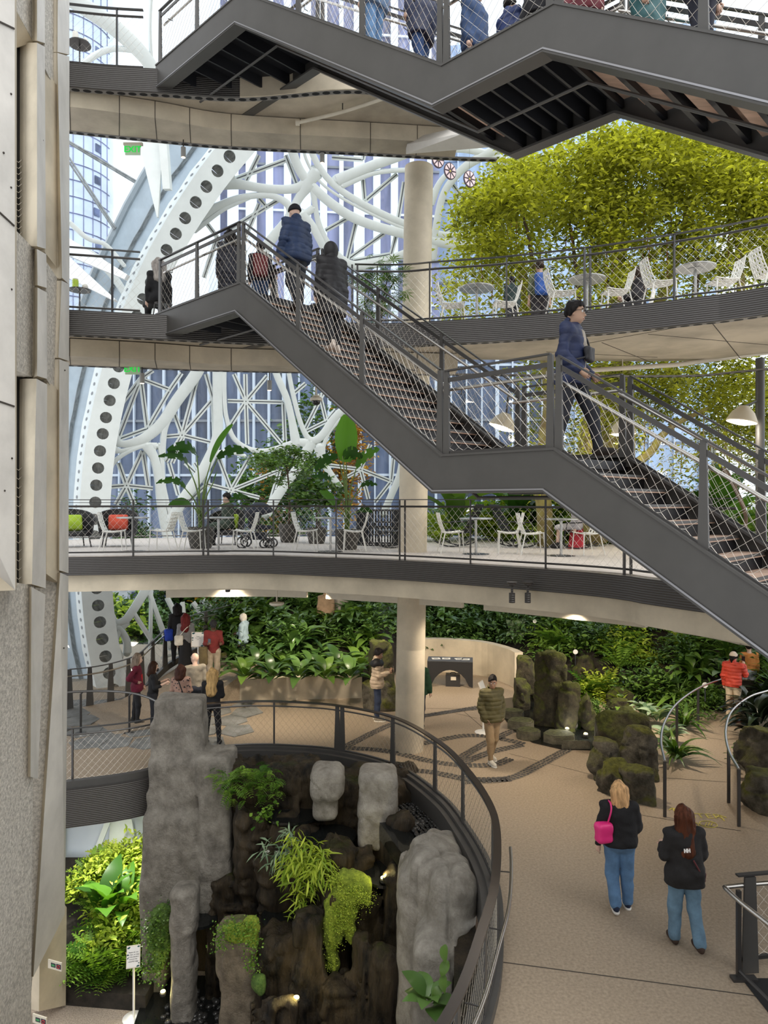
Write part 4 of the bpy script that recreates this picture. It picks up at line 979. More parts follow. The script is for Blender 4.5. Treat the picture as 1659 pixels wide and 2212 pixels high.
M_rock2 = rockmat('pale_rock', (.43, .40, .35), (.21, .19, .16))
M_wet = rockmat('wet_dark_rock', (.075, .054, .031), (.0022, .002, .0018), (.05, .055, .01), .86, .34, True); M_wet.node_tree.nodes['Principled BSDF'].inputs['Specular IOR Level'].default_value = .3
M_mossy = rockmat('mossy_boulder', (.20, .18, .14), (.03, .027, .018), (.12, .125, .014), .60, .95, bias=.32)
M_mossy2 = rockmat('green_mossy_boulder', (.09, .075, .045), (.014, .013, .008), (.085, .10, .011), .54, .95, bias=.32)
M_step = rockmat('stepping_stone_rock', (.24, .22, .16), (.09, .085, .06), (.13, .14, .05), .62, .8)
M_water = mat('dark_pool_water', (.008, .009, .009), .06, spec=.6)
M_moss = mat('bright_moss', (.12, .17, .012), .95, col2=(.27, .34, .035), vs=24, bump=.9, bs=60)
def rock(name, label, fn, lo, hi, h, m, cat='rock', group=None, parent=None):
    v, q = sdf_mesh(fn, lo, hi, h)
    org = Vector((float(v[:, 0].mean()), float(v[:, 1].mean()), float(v[:, 2].min()))) if parent is None else ORG(parent)
    me = raw_mesh(name, v - _a(org), q, [m], None, 3.2)
    return link(name, me, parent, label, cat if parent is None else None, group, None, org if parent is None else None)
def blob(boxes, k=.12, disp=.07, sc=1.1, seed=0, crease=.04, stretch=.5):
    """union of soft boxes (centre, half size, corner radius, turn) roughened by noise and vertical creases"""
    def fn(P):
        d = None
        for c, b, rad, rz in boxes:
            e = s_box(P, c, b, rad, rot3(0, 0, rz)); d = e if d is None else smin(d, e, k)
        Q = P * np.array([1, 1, stretch], np.float32)
        d = d - disp * fbm(Q, sc, 4, seed) - disp * .5 * np.abs(vnoise(P, sc * 2.7, seed + 5)) * 1.4
        return d + crease * (1 - np.minimum(1, np.abs(vnoise(Q, sc * 1.3, seed + 9)) * 7))
    lo = [min(c[i] - max(b) * 0 - b[0 if i == 0 else i] * (1.45 if i < 2 else 1) - .15 for c, b, r, z in boxes) for i in range(3)]
    hi = [max(c[i] + b[i] * (1.45 if i < 2 else 1) + .15 for c, b, r, z in boxes) for i in range(3)]
    return fn, lo, hi
def pxbox(x0, x1, y0, y1, d, thick=.5, rad=.15, rz=0.0, zb=None):
    """a soft box whose front stands at depth d and spans these pixels"""
    a, b = W(x0, y0, d), W(x1, y1, d); zb = b.z if zb is None else zb
    return (Vector(((a.x + b.x) / 2, d + thick / 2, (a.z + zb) / 2)), Vector((abs(b.x - a.x) / 2, thick / 2, abs(a.z - zb) / 2)), rad, rz)
# tall grey slab on the left of the waterfall
fn, lo, hi = blob([pxbox(328, 434, 1512, 1900, 13.75, .65, .10), pxbox(320, 434, 1560, 1950, 13.7, .75, .14), pxbox(310, 438, 1640, 2010, 13.6, .85, .16), pxbox(303, 436, 1760, 1985, 13.5, .9, .18), pxbox(305, 356, 1900, 2160, 13.5, .6, .12, zb=-4.0), pxbox(425, 494, 1638, 2000, 13.45, .8, .10), pxbox(440, 484, 1900, 2130, 13.7, .5, .1)], .05, .045, 1.1, 1, .06, .3)
rock('rock', 'tall grey rock slab standing beside the waterfall', fn, lo, hi, .045, M_rock, 'rock', 'rocks of the waterfall')
fn, lo, hi = blob([pxbox(364, 420, 1926, 2030, 12.7, .5, .15), pxbox(366, 414, 1980, 2165, 12.72, .46, .12, zb=-4.1)], .1, .03, 1.8, 4, .02, .6)
rock('rock', 'slim pale rock pillar at the foot of the tall slab', fn, lo, hi, .035, M_rock, 'rock', 'rocks of the waterfall')
# dark wet face
DB = [pxbox(478, 690, 1668, 1800, 13.7, 1.0, .18), pxbox(690, 900, 1700, 1850, 13.3, 1.2, .2), pxbox(505, 580, 1760, 1990, 13.15, .5, .2), pxbox(575, 690, 1790, 1990, 12.95, .6, .2), pxbox(545, 680, 1850, 2100, 12.55, .6, .22),
      pxbox(690, 760, 1838, 2150, 12.1, .8, .18), pxbox(690, 720, 1930, 2212, 11.7, .5, .15), pxbox(720, 812, 1845, 1905, 12.25, .5, .2), pxbox(760, 830, 1930, 2150, 11.9, .6, .18), pxbox(825, 885, 1770, 2000, 12.3, .6, .2), pxbox(830, 872, 1905, 2212, 11.5, .6, .15),
      pxbox(560, 650, 2030, 2250, 11.6, .7, .18), pxbox(640, 705, 1990, 2250, 11.3, .6, .18), pxbox(765, 802, 2050, 2260, 11.0, .5, .14), pxbox(800, 852, 2070, 2260, 10.9, .5, .14), pxbox(700, 770, 2130, 2260, 11.0, .5, .16), pxbox(440, 560, 1900, 2260, 13.3, .5, .15), pxbox(535, 640, 2160, 2260, 10.7, .25, .1)]
DB = [(c, b, r, rz) if c.z - b.z > -2.6 else (Vector((c.x, c.y, (c.z + b.z - 4.1) / 2)), Vector((b.x, b.y, (c.z + b.z + 4.1) / 2)), r, rz) for c, b, r, rz in DB]
fall = thing('waterfall', 'dark wet stepped rock face with trickling water', 'waterfall', (-1.5, 12.6, -4))
fn, lo, hi = blob(DB, .05, .13, 2.1, 7, .09, .28); lo[2] = -4.4
rock('rock_face', None, fn, lo, hi, .05, M_wet, parent=fall)
# mass below the upper pool
MB().prism([(-4.3, 14.3), (-3.8, 15.2), (-3, 15.34), (-2.1, 15.3), (-1, 15.0), (.12, 14.2), (.85, 12.74), (1.15, 11.5), (1.3, 10.4), (1.3, 9.4), (1.1, 8.2), (.8, 8.2), (.95, 9.6), (.8, 10.9), (.3, 11.9), (-.3, 13.1), (-1.2, 14.0)], -4.2, -.62).build('pool_bed', M_wet, fall)
wat = MB(); wat.prism([(-3.4, 14.6), (-3.4, 15.25), (-2, 15.3), (-.9, 14.95), (.15, 14.1), (.88, 12.7), (1.18, 11.5), (1.3, 10.9), (.5, 10.9), (-.2, 13.0), (-1.2, 14.2)], -.6, -.30); wat.build('upper_pool', M_water, fall)
for x0, x1, y, d, n in ((565, 690, 1768, 13.25, 'basin_water'), (655, 770, 1815, 12.75, 'basin_water'), (785, 870, 1900, 12.0, 'basin_water'), (560, 640, 1992, 12.25, 'basin_water'), (690, 765, 2150, 11.3, 'basin_water'), (395, 470, 1990, 13.2, 'basin_water')):
    a, b = W(x0, y, d), W(x1, y, d); c = (a + b) / 2; r = (b.x - a.x) / 2
    MB().prism([(c.x + r * math.cos(t), c.y + .22 + .42 * math.sin(t)) for t in np.linspace(0, 6.283, 20, endpoint=False)], c.z - .05, c.z).build(n, M_water, fall)
MB().prism([(-4.4, 12.0), (-3.0, 10.2), (1.5, 7.0), (1.5, 14), (-4.6, 14)], -4.02, -3.93).build('lower_pool', M_water, fall)
# pale boulders at the top of the fall
fn, lo, hi = blob([pxbox(670, 740, 1666, 1736, 12.9, .6, .15), pxbox(676, 728, 1715, 1775, 13.0, .45, .12)], .08, .03, 2.2, 12, .025, .9); rock('rock', 'squat pale boulder perched at the top of the waterfall', fn, lo, hi, .03, M_rock2, 'rock', 'rocks of the waterfall')
fn, lo, hi = blob([pxbox(774, 858, 1674, 1785, 12.7, .7, .15), pxbox(774, 838, 1740, 1842, 12.65, .5, .13)], .1, .03, 1.9, 15, .025, .8); rock('rock', 'upright pale boulder on the rim of the upper pool', fn, lo, hi, .03, M_rock2, 'rock', 'rocks of the waterfall')
# big pale rock on the right under the railing
a = [pxbox(920, 1002, 1836, 2260, 10.9, 1.0, .25), pxbox(862, 935, 1890, 2300, 10.6, 1.0, .2), pxbox(888, 975, 1860, 2300, 10.35, 1.0, .25), pxbox(930, 1030, 1900, 2330, 9.9, 1.0, .25), pxbox(900, 1000, 2050, 2380, 9.5, .8, .2)]
fn, lo, hi = blob(a, .16, .06, 1.3, 21, .09, .35); lo[2] = -3.6; rock('rock', 'large pale rock mass under the curved railing', fn, lo, hi, .045, M_rock2, 'rock', 'rocks of the waterfall')
# lower rock with moss collar
fn, lo, hi = blob([pxbox(464, 530, 2008, 2120, 11.85, .6, .15), pxbox(470, 556, 2040, 2260, 11.75, .6, .13)], .1, .035, 1.5, 25, .04, .5); rock('rock', 'brown mossy-topped rock low in the waterfall', fn, lo, hi, .035, rockmat('brown_mossy_rock', (.27, .22, .16), (.10, .08, .055), (.16, .2, .03), .72, .7), 'rock', 'rocks of the waterfall')
# moss drape
a = [pxbox(722, 770, 1888, 2000, 11.75, .3, .12), pxbox(760, 800, 1905, 1965, 11.7, .3, .12), pxbox(706, 742, 1930, 2040, 11.7, .3, .1), pxbox(706, 728, 2010, 2105, 11.6, .25, .09), pxbox(752, 768, 1970, 2050, 11.72, .2, .07)]
fn, lo, hi = blob(a, .14, .08, 2.6, 31, .03, .8); rock('moss_drape', 'bright green moss hanging over the dark waterfall rock', fn, lo, hi, .03, M_moss, 'moss')
for lab, boxes in (('small moss cushion on the lower waterfall rock', [pxbox(480, 530, 2005, 2045, 11.75, .3, .12), pxbox(530, 556, 1990, 2080, 11.8, .2, .08)]), ('deep green moss tuft beside the lower pool', [pxbox(540, 568, 2120, 2155, 11.5, .25, .12)]), ('dark creeping moss on the foot of the tall rock', [pxbox(318, 366, 1970, 2060, 13.3, .25, .1), pxbox(330, 350, 2050, 2100, 13.3, .2, .08)])):
    fn, lo, hi = blob(boxes, .1, .07, 3.0, 40 + len(lab), .02, 1); rock('moss_cushion', lab, fn, lo, hi, .03, M_moss if 'tuft' not in lab and 'dark' not in lab else mat('deep_moss', (.05, .11, .02), .95, col2=(.12, .2, .04), vs=20, bump=.9, bs=60), 'moss')
# pebbles round the upper pool and in the lower pool: three hundred or so count as things, laid along the rim
M_peb = mat('wet_black_pebble', (.03, .029, .028), .22, var=.5, vs=3)
peb = MB(); peb.ball((0, 0, 0), (1, .75, .55), 7, 5); peb_me = peb.mesh('pebble', [M_peb], 3.2)
pl = [Vector((p.x, p.y, 0)) for p in resample(VOID_R, .05)]; k = 0
pebb = MB(); base_v = np.concatenate(peb.v)
random.seed(5)
for i, p in enumerate(pl):
    if p.y < 10.8: continue
    t = (pl[min(len(pl) - 1, i + 1)] - pl[max(0, i - 1)]).normalized(); nn = Vector((t.y, -t.x, 0))
    for o in range(6):
        q = p - Vector((-t.y, t.x, 0)) * (.12 + .085 * o + random.uniform(-.02, .02)); s = random.uniform(.035, .06)
        pebb.add((base_v * s) @ rot3(0, 0, random.random() * 6).T + np.array([q.x, q.y, -.27], np.float32), peb.f)
pebb.build('pebbles', M_peb, None, 3.2, label='wet dark pebbles lining the rim of the upper pool', cat='pebbles', kind='stuff')
M_pebw = mat('pale_pebble', (.5, .48, .44), .4, var=.3, vs=4)
pm2 = peb.mesh('pebble', [M_pebw], 3.2)
for i in range(26):
    p = W(random.uniform(565, 625), random.uniform(1836, 1858), 12.75)
    o = link('pebble', pm2, None, 'small pale pebble on the ledge below the fern', 'pebble', 'pale pebbles on the waterfall ledge', None, p); o.scale = (random.uniform(.025, .05),) * 3; o.rotation_euler = (0, 0, random.random() * 6)
peblo = MB()
for i in range(420):
    q = V(random.uniform(-4.0, -2.4), random.uniform(11.2, 13.6), -3.92); s = random.uniform(.04, .09); peblo.add((base_v * s) @ rot3(0, 0, random.random() * 6).T + _a(q), peb.f)
peblo.build('pebbles', M_peb, None, 3.2, label='dark pebbles on the bed of the lower pool', cat='pebbles', kind='stuff')

# ---- boulders by the pond and planting on the lower walkway
def boulder(label, x0, x1, y0, y1, m=None, seed=0, thick=.9, z=0.0, group='mossy boulders by the ramp', h=None, rz=0.0):
    g = G((x0 + x1) / 2, y1, z); d = g.y; w = (x1 - x0) / F * d; tk = w * thick; dm = d + tk * .35
    ht = max(.12, EYE + (HZ - y0) / F * (d + tk * .5) - z)
    c = Vector(((((x0 + x1) / 2) - CX) / F * dm, d + tk / 2, z + ht / 2 - .04)); b = Vector((w / 2, tk / 2, ht / 2 + .04)); rr = np.random.default_rng(seed)
    planes = [(rr.normal(size=3), rr.uniform(.66, .9)) for _ in range(9)]
    def fn(P):
        dd = s_box(P, c, b, min(b) * .35, rot3(0, 0, rz))
        q = (P - _a(c)) / _a(b)
        for n_, o_ in planes:
            n_ = n_ * np.array([1, 1, .5]); n_ = n_ / np.linalg.norm(n_); dd = smax(dd, ((q @ n_.astype(np.float32)) - o_ * 1.05) * min(b), .012)
        return dd - min(b) * .13 * fbm(P, 2.4 / max(.3, w), 4, seed) + .04 * (1 - np.minimum(1, np.abs(vnoise(P, 2.2, seed + 3)) * 8))
    h = h or max(.03, w / 26)
    return rock('boulder', label, fn, Vector(c) - Vector(b) * 1.35 - Vector((.1, .1, .05)), Vector(c) + Vector(b) * 1.35 + Vector((.1, .1, .1)), h, m or M_mossy2, 'boulder', group)
BL = [('dark green mossy boulder behind the tallest pond boulder', 1118, 1165, 1418, 1520, None), ('tallest mossy boulder standing in the pond', 1155, 1222, 1408, 1575, None), ('squat mossy boulder at the pond edge by the curved wall', 1103, 1148, 1466, 1540, None), ('mossy boulder beside the little pond fall', 1203, 1252, 1473, 1585, None), ('mossy boulder under the round white plant tag', 1240, 1290, 1418, 1500, None),
      ('flat mossy rock in the ferns above the pond', 1316, 1373, 1487, 1530, None), ('yellow-green mossy rock half buried in the planting', 1395, 1452, 1470, 1520, M_mossy), ('small flat mossy rock in front of the flat one', 1313, 1362, 1507, 1548, None), ('rounded mossy rock in the middle of the pond', 1245, 1290, 1498, 1580, None),
      ('broad mossy boulder behind the front boulder cluster', 1293, 1405, 1533, 1640, M_mossy2), ('tall mossy boulder beside the ramp handrail post', 1343, 1424, 1566, 1690, M_mossy), ('mossy boulder on the pond side of the front cluster', 1272, 1346, 1597, 1694, M_mossy), ('frontmost pale-sided boulder of the cluster', 1292, 1362, 1645, 1726, M_mossy), ('frontmost mossy boulder against the handrail post', 1350, 1424, 1658, 1742, M_mossy),
      ('mossy boulder beneath the dark bush at the picture edge', 1604, 1690, 1572, 1700, M_mossy), ('grey block boulder at the foot of the dark bush', 1602, 1690, 1666, 1765, M_mossy),
      ('mossy block beside the pale planter wall', 484, 540, 1438, 1506, M_mossy2), ('leaning mossy stone next to the planter and visitors', 462, 496, 1412, 1500, M_mossy), ('tall mossy boulder behind the column', 790, 856, 1384, 1530, M_mossy2), ('low mossy block at the foot of the column', 783, 858, 1464, 1538, M_mossy)]
for i, (lab, a, b, c, d, m) in enumerate(BL): boulder(lab, a, b, c, d, m, 50 + i)
ST = [('stepping stone nearest the curved wall', 1086, 1135, 1526, 1556), ('second stepping stone of the pond path', 1098, 1162, 1545, 1580), ('third stepping stone of the pond path', 1119, 1172, 1566, 1602), ('largest stepping stone in the pond', 1178, 1252, 1571, 1612), ('stepping stone nearest the boulder cluster', 1212, 1278, 1597, 1620)]
for i, (lab, x0, x1, y0, y1) in enumerate(ST):
    a, b = G(x0, y1), G(x1, y1); cy = (G(x0, y0, .22).y + a.y) / 2; cx = (a.x + b.x) / 2; w = (b.x - a.x) / 2; random.seed(i)
    pl_ = [(cx + w * math.cos(t) * random.uniform(.88, 1.05), cy + (cy - a.y) * math.sin(t) * random.uniform(.85, 1.05)) for t in np.linspace(0, 6.283, 9, endpoint=False)]
    mb = MB(); mb.prism(pl_, -.1, .17); n = len(pl_); ins = [(cx + (x - cx) * .9, cy + (y - cy) * .9) for x, y in pl_]; mb.prism(ins, .17, .2)
    mb.build('stepping_stone', M_step, None, label=lab, cat='stone', group='stepping stones in the pond')
pond = MB(); pond.prism(xy([G(x, y) for x, y in ((1075, 1535), (1110, 1580), (1150, 1605), (1215, 1620), (1290, 1622), (1300, 1560), (1290, 1510), (1180, 1500), (1090, 1510))]), .005, .02); pond.build('water', M_water, None, kind='structure', label='dark shallow pond with stepping stones')
# planter walls
pw = MB(); A = [G(x, y) for x, y in ((500, 1520), (640, 1512), (782, 1508))]; A = spline(A, 4); PLW = A; pw.prism(xy(A) + xy(offset2(A, .3))[::-1], 0, .62); pw.build('planter_wall', M_concw, None, kind='structure', label='low pale concrete planter wall behind the visitors')
A = spline([G(x, y) for x, y in ((880, 1452), (960, 1452), (1040, 1460), (1095, 1478), (1112, 1488))], 5); CURVEW = A; pw = MB(); pw.prism(xy(A) + xy(offset2(A, .25))[::-1], 0, 1.05); pw.build('planter_wall', M_concw, None, kind='structure', label='curved pale concrete wall behind the black table')
# ================================================================== PLANTS
def T_leaf(w=.45, fold=.12, droop=.15):
    v = [(0, 0, 0), (-w / 2, .45, fold), (0, .4, -.0), (w / 2, .45, fold), (0, 1, -droop), (-w * .33, .78, fold * .6 - droop * .5), (w * .33, .78, fold * .6 - droop * .5)]
    return np.array(v, np.float32), [(0, 2, 1), (0, 3, 2), (2, 4, 5, 1), (2, 3, 6, 4)]
def T_blade(n=6, w=.09, arch=.55, shape=.6):
    v = []; f = []
    for i in range(n + 1):
        t = i / n; ww = w * (math.sin(math.pi * min(1, t ** shape * .96 + .04))) ** .8 + .004; y = t * (1 - .25 * arch * t); z = arch * (t - 1.35 * t * t); c = ww * .25
        v += [(-ww, y, z + c), (0, y, z), (ww, y, z + c)]
    for i in range(n):
        a = i * 3; f += [(a, a + 1, a + 4, a + 3), (a + 1, a + 2, a + 5, a + 4)]
    return np.array(v, np.float32), f
def T_frond(n=11, w=.20, arch=.5):
    v = []; f = []
    for i in range(n):
        t = (i + .6) / n; y = t * (1 - .2 * t); z = arch * (t - 1.25 * t * t); ww = w * math.sin(math.pi * (t * .86 + .1)) ** .7; dy = .5 / n
        for s in (-1, 1):
            b = len(v); v += [(0, y, z), (s * ww * .5, y + dy * 1.1, z - .0), (s * ww, y + dy * .9, z - ww * .18), (s * ww * .5, y - dy * .35, z - .0)]; f.append((b, b + 3, b + 2, b + 1) if s > 0 else (b, b + 1, b + 2, b + 3))
    b = len(v); v += [(-.004, 0, 0), (.004, 0, 0), (.003, .55, arch * .15), (-.003, .55, arch * .15), (0, .8, arch * -.2)]; f += [(b, b + 1, b + 2, b + 3), (b + 3, b + 2, b + 4)]
    return np.array(v, np.float32), f
def T_palm(k=7, L=1.0):
    v = [(0, 0, 0)]; f = []
    for i in range(k):
        a = math.radians(-105 + 210 * i / (k - 1)); l = L * (.62 + .38 * math.cos(a * .6)); b = len(v)
        for r, da in ((.42, -.17), (1, 0), (.42, .17)): v.append((math.sin(a + da) * l * r, .25 + math.cos(a + da) * l * r, .05 - .2 * (r * l) ** 2))
        f.append((0, b + 2, b + 1, b))
    return np.array(v, np.float32), f
def scatter(tpl, pos, axis, up, size, rnd):
    tv, tf = tpl; pos = np.asarray(pos, np.float32); axis = np.asarray(axis, np.float32); up = np.asarray(up, np.float32); N = len(pos)
    axis /= np.linalg.norm(axis, axis=1, keepdims=True) + 1e-9; sd = np.cross(axis, up); sd /= np.linalg.norm(sd, axis=1, keepdims=True) + 1e-9; u = np.cross(sd, axis)
    size = np.asarray(size, np.float32).reshape(-1, 1, 1); t = tv[None]
    V_ = pos[:, None] + size * (sd[:, None] * t[..., 0:1] + axis[:, None] * t[..., 1:2] + u[:, None] * t[..., 2:3])
    nv = len(tv); off = (np.arange(N) * nv); fs = []
    for f in tf:
        F_ = off[:, None] + np.array(f)[None]
        fs.append(F_ if F_.shape[1] == 4 else F_)
    quads = np.concatenate([x for x in fs if x.shape[1] == 4]) if any(x.shape[1] == 4 for x in fs) else np.zeros((0, 4), int)
    tris = np.concatenate([x for x in fs if x.shape[1] == 3]) if any(x.shape[1] == 3 for x in fs) else np.zeros((0, 3), int)
    return V_.reshape(-1, 3), quads, tris, np.repeat(np.asarray(rnd, np.float32), nv)
def leaf_mesh(name, m, *args):
    v, q, t, r = scatter(*args); nq, ntr = len(q), len(t)
    me = bpy.data.meshes.new(name); me.vertices.add(len(v)); me.vertices.foreach_set('co', v.astype(np.float32).ravel())
    li = np.concatenate([q.ravel(), t.ravel()]).astype(np.int32); ls = np.concatenate([np.arange(nq) * 4, nq * 4 + np.arange(ntr) * 3]).astype(np.int32)
    me.loops.add(len(li)); me.loops.foreach_set('vertex_index', li); me.polygons.add(nq + ntr); me.polygons.foreach_set('loop_start', ls); me.materials.append(m); me.update(calc_edges=True)
    me.polygons.foreach_set('use_smooth', np.ones(nq + ntr, bool))
    a = me.attributes.new('rnd', 'FLOAT', 'POINT'); a.data.foreach_set('value', r); return me
def rdir(n, zlo=-.3, zhi=1.0, R=rng):
    a = R.random(n) * 6.2832; z = R.uniform(zlo, zhi, n); r = np.sqrt(np.maximum(0, 1 - z * z)); return np.stack([r * np.cos(a), r * np.sin(a), z], -1)
ML_tree = leafmat('fig_leaf', (.028, .04, .006), (.74, .76, .09), .55)
ML_dark = leafmat('dark_glossy_leaf', (.016, .05, .012), (.13, .25, .06), .2, .3, .5)
ML_mid = leafmat('mid_green_leaf', (.03, .08, .015), (.17, .30, .05), .3, .35, .4)
ML_lime = leafmat('lime_leaf', (.16, .28, .02), (.60, .70, .10), .4)
ML_fern = leafmat('fern_leaf', (.04, .12, .015), (.25, .42, .06), .35)
ML_ban = leafmat('banana_leaf', (.012, .05, .012), (.12, .30, .03), .4, .35, .4)
ML_black = leafmat('black_green_leaf', (.008, .014, .010), (.03, .05, .02), .1, .3, .5)
ML_silver = leafmat('silver_leaf', (.10, .18, .10), (.40, .52, .34), .3)
M_bark = mat('mossy_bark', (.16, .115, .05), .9, col2=(.30, .27, .08), vs=3, bump=.6, bs=14)
M_bark2 = mat('dark_bark', (.09, .06, .04), .9, var=.3, vs=5, bump=.5, bs=16)
M_stem = mat('green_stem', (.12, .19, .04), .6, var=.3, vs=4)
M_soil = mat('dark_soil', (.02, .016, .012), .95, var=.4, vs=6)
# ---- plant kinds as meshes, each shared by many plants
def rosette(name, tpl, n, L, m, zlo=.05, zhi=.9, seed=0, rad=.06, stem=0.0, droop=0):
    R = np.random.default_rng(seed); d = rdir(n, zlo, zhi, R); pos = d * rad * np.array([1, 1, .2]); pos[:, 2] = np.abs(pos[:, 2]) + stem * R.random(n)
    return leaf_mesh(name, m, tpl, pos, d, np.tile([0, 0, 1.0], (n, 1)) + R.normal(0, .15, (n, 3)), L * R.uniform(.65, 1.1, n), R.random(n))
def bushmesh(name, tpl, n, rx, rz, L, m, seed=0, clump=14):
    R = np.random.default_rng(seed); c = R.normal(0, 1, (clump, 3)); c /= np.linalg.norm(c, axis=1, keepdims=True); c *= R.uniform(.4, 1, (clump, 1)) ** .5; c[:, 2] = np.abs(c[:, 2])
    i = R.integers(0, clump, n); p = c[i] + R.normal(0, .22, (n, 3)); p = p * np.array([rx, rx, rz]); p[:, 2] = np.maximum(.02, p[:, 2])
    d = rdir(n, -.45, .6, R) + .5 * p / np.array([rx, rx, rz]); rn = np.clip(R.random((clump))[i] * .55 + R.random(n) * .5, 0, 1)
    return leaf_mesh(name, m, tpl, p, d, np.tile([0, 0, 1.0], (n, 1)) + R.normal(0, .35, (n, 3)), L * R.uniform(.6, 1.15, n), rn)
TL, TB, TF, TP = T_leaf(), T_blade(), T_frond(), T_palm()
TBw = T_blade(7, .15, .5, .7)
KIND = {}
for k in range(3):
    KIND['broad', k] = rosette('foliage', T_blade(6, .14, .62, .75), 26, .62, ML_dark, .1, .95, k, .05, .25)
    KIND['broadm', k] = rosette('foliage', T_blade(6, .15, .6, .75), 24, .55, ML_mid, .1, .95, 10 + k, .05, .2)
    KIND['fern', k] = rosette('foliage', TF, 24, .75, ML_fern, .15, .95, 20 + k, .03)
    KIND['limefern', k] = rosette('foliage', TF, 26, .62, ML_lime, .1, .95, 30 + k, .03)
    KIND['strap', k] = rosette('foliage', T_blade(6, .055, .6, .5), 34, .8, ML_mid, .2, .98, 40 + k, .04)
    KIND['bush', k] = bushmesh('foliage', TL, 420, .5, .55, .13, ML_dark, 50 + k)
    KIND['limebush', k] = bushmesh('foliage', TL, 420, .45, .5, .12, ML_lime, 60 + k)
    KIND['midbush', k] = bushmesh('foliage', TL, 420, .5, .55, .13, ML_mid, 70 + k)
    KIND['palm', k] = rosette('foliage', TP, 20, .32, ML_mid, .25, 1.0, 80 + k, .35, .35)
    KIND['silver', k] = rosette('foliage', T_blade(5, .2, .5, .8), 20, .42, ML_silver, .2, .9, 90 + k, .05, .15)
    KIND['black', k] = rosette('foliage', T_blade(6, .10, .5, .6), 40, .6, ML_black, .0, .95, 100 + k, .06, .4)
NAMES = {'broad': ('broadleaf_plant', 'dark glossy broadleaf plant', 'plant'), 'broadm': ('broadleaf_plant', 'mid-green broadleaf plant', 'plant'), 'fern': ('fern', 'arching green fern', 'fern'), 'limefern': ('fern', 'bright lime fern', 'fern'), 'strap': ('strap_leaf_plant', 'plant with long narrow strap leaves', 'plant'),
         'bush': ('shrub', 'dark small-leaved shrub', 'shrub'), 'limebush': ('shrub', 'bright yellow-green shrub', 'shrub'), 'midbush': ('shrub', 'green small-leaved shrub', 'shrub'), 'palm': ('palm_plant', 'plant with finger-lobed leaves', 'plant'), 'silver': ('silver_leaf_plant', 'silvery pale-leaved plant', 'plant'), 'black': ('dark_leaf_plant', 'blackish green leafy plant', 'plant')}
def plant(kind, p, s=1.0, where='', group='', rz=None):
    nm, lb, ct = NAMES[kind]; me = KIND[kind, random.randrange(3)]
    o = link(nm, me, None, (lb + ' ' + where).strip(), ct, group, None, p); o.scale = (s, s, s); o.rotation_euler = (0, 0, random.random() * 6.28 if rz is None else rz); return o
# ---- planted bank behind the lower walkway
def bank_z(x, y): return .45 + max(0, y - 19.6) * .42
bk = MB(); nx, ny = 24, 10; P = []
for j in range(ny + 1):
    for i in range(nx + 1):
        x = -5.0 + 19.0 * i / nx; y0 = 19.85 + (.5 if x > 0 else 0) + (2.6 if .5 < x < 4 else 0) - max(0, x - 5) * .55; y = y0 + 6.5 * j / ny; P.append((x, y, (.42 if j else .02) + (y - y0) * .38 + .12 * math.sin(x * 2 + j)))
bk.add(P, [(j * (nx + 1) + i, j * (nx + 1) + i + 1, (j + 1) * (nx + 1) + i + 1, (j + 1) * (nx + 1) + i) for j in range(ny) for i in range(nx)]); bk.build('planted_bank', M_soil, None, 3.2, kind='structure', label='dark soil bank under the plants')
BANK = {}
for (i, p) in enumerate(P): BANK[i] = p
def bank_pt(u, t):
    i = min(nx - 1, max(0, u * nx)); j = min(ny - 1, t * ny); a = P[int(j) * (nx + 1) + int(i)]; return Vector(a)
random.seed(21)
zones = []
for k in range(420):
    u = random.random(); t = random.random() ** .9; p = bank_pt(u, t); px = p.x / p.y * F + CX; x = p.x
    if px < 470 or px > 1720: continue
    if px < 900: kd = random.choice(('broad', 'broad', 'broad', 'bush', 'broadm', 'fern' if t > .3 else 'broad', 'strap'))
    elif px < 1140: kd = random.choice(('bush', 'broad', 'bush', 'palm', 'bush', 'silver'))
    elif px < 1300: kd = random.choice(('bush', 'strap', 'broadm', 'fern', 'midbush'))
    elif px < 1420: kd = random.choice(('limefern', 'limebush', 'fern', 'strap', 'midbush', 'bush'))
    else: kd = random.choice(('strap', 'bush', 'palm', 'silver', 'midbush', 'broadm', 'limefern'))
    if any((Vector((w_.x, w_.y)) - Vector((p.x, p.y))).length < 1.0 for w_ in CURVEW + PLW): continue
    wh = 'on the bank by the visitors' if px < 660 else 'on the bank left of the column' if px < 860 else 'above the curved wall' if px < 1140 else 'on the bank behind the pond' if px < 1420 else 'on the bank by the ramp'
    plant(kd, p + Vector((random.uniform(-.3, .3), random.uniform(-.2, .2), 0)), random.uniform(1.05, 1.75), wh.replace(' left of ', ' beside '), 'plants on the bank')
# front row of large-leaved plants, every leaf a part
_lf = T_blade(7, .17, .45, .8)
lf_me = {}
for nm, m in (('dark', ML_dark), ('mid', ML_mid), ('ban', ML_ban)):
    for r in (.2, .5, .85):
        lf_me[nm, r] = leaf_mesh('leaf', m, _lf, np.zeros((1, 3)), np.array([[0, 1.0, 0]]), np.array([[0, 0, 1.0]]), [1.0], [r])
def leafy(label, p, n, L, nm, group, spread=1.0, name='broadleaf_plant', h0=.12, cat='plant', lift=.35):
    o = thing(name, label, cat, p, 0, group)
    for i in range(n):
        a = i * 2.399 + random.uniform(-.3, .3); e = lift + .9 * (i / n) + random.uniform(-.15, .15); l = L * random.uniform(.75, 1.1)
        c = link('leaf', lf_me[nm, random.choice((.2, .5, .85))], o); c.location = (math.cos(a) * .06, math.sin(a) * .06, h0 + .3 * L * i / n); c.rotation_euler = (e * .75, 0, a - math.pi / 2); c.scale = (l * spread, l, l)
    return o
ORD = ('first', 'second', 'third', 'fourth', 'fifth', 'sixth', 'seventh', 'eighth', 'ninth', 'tenth')
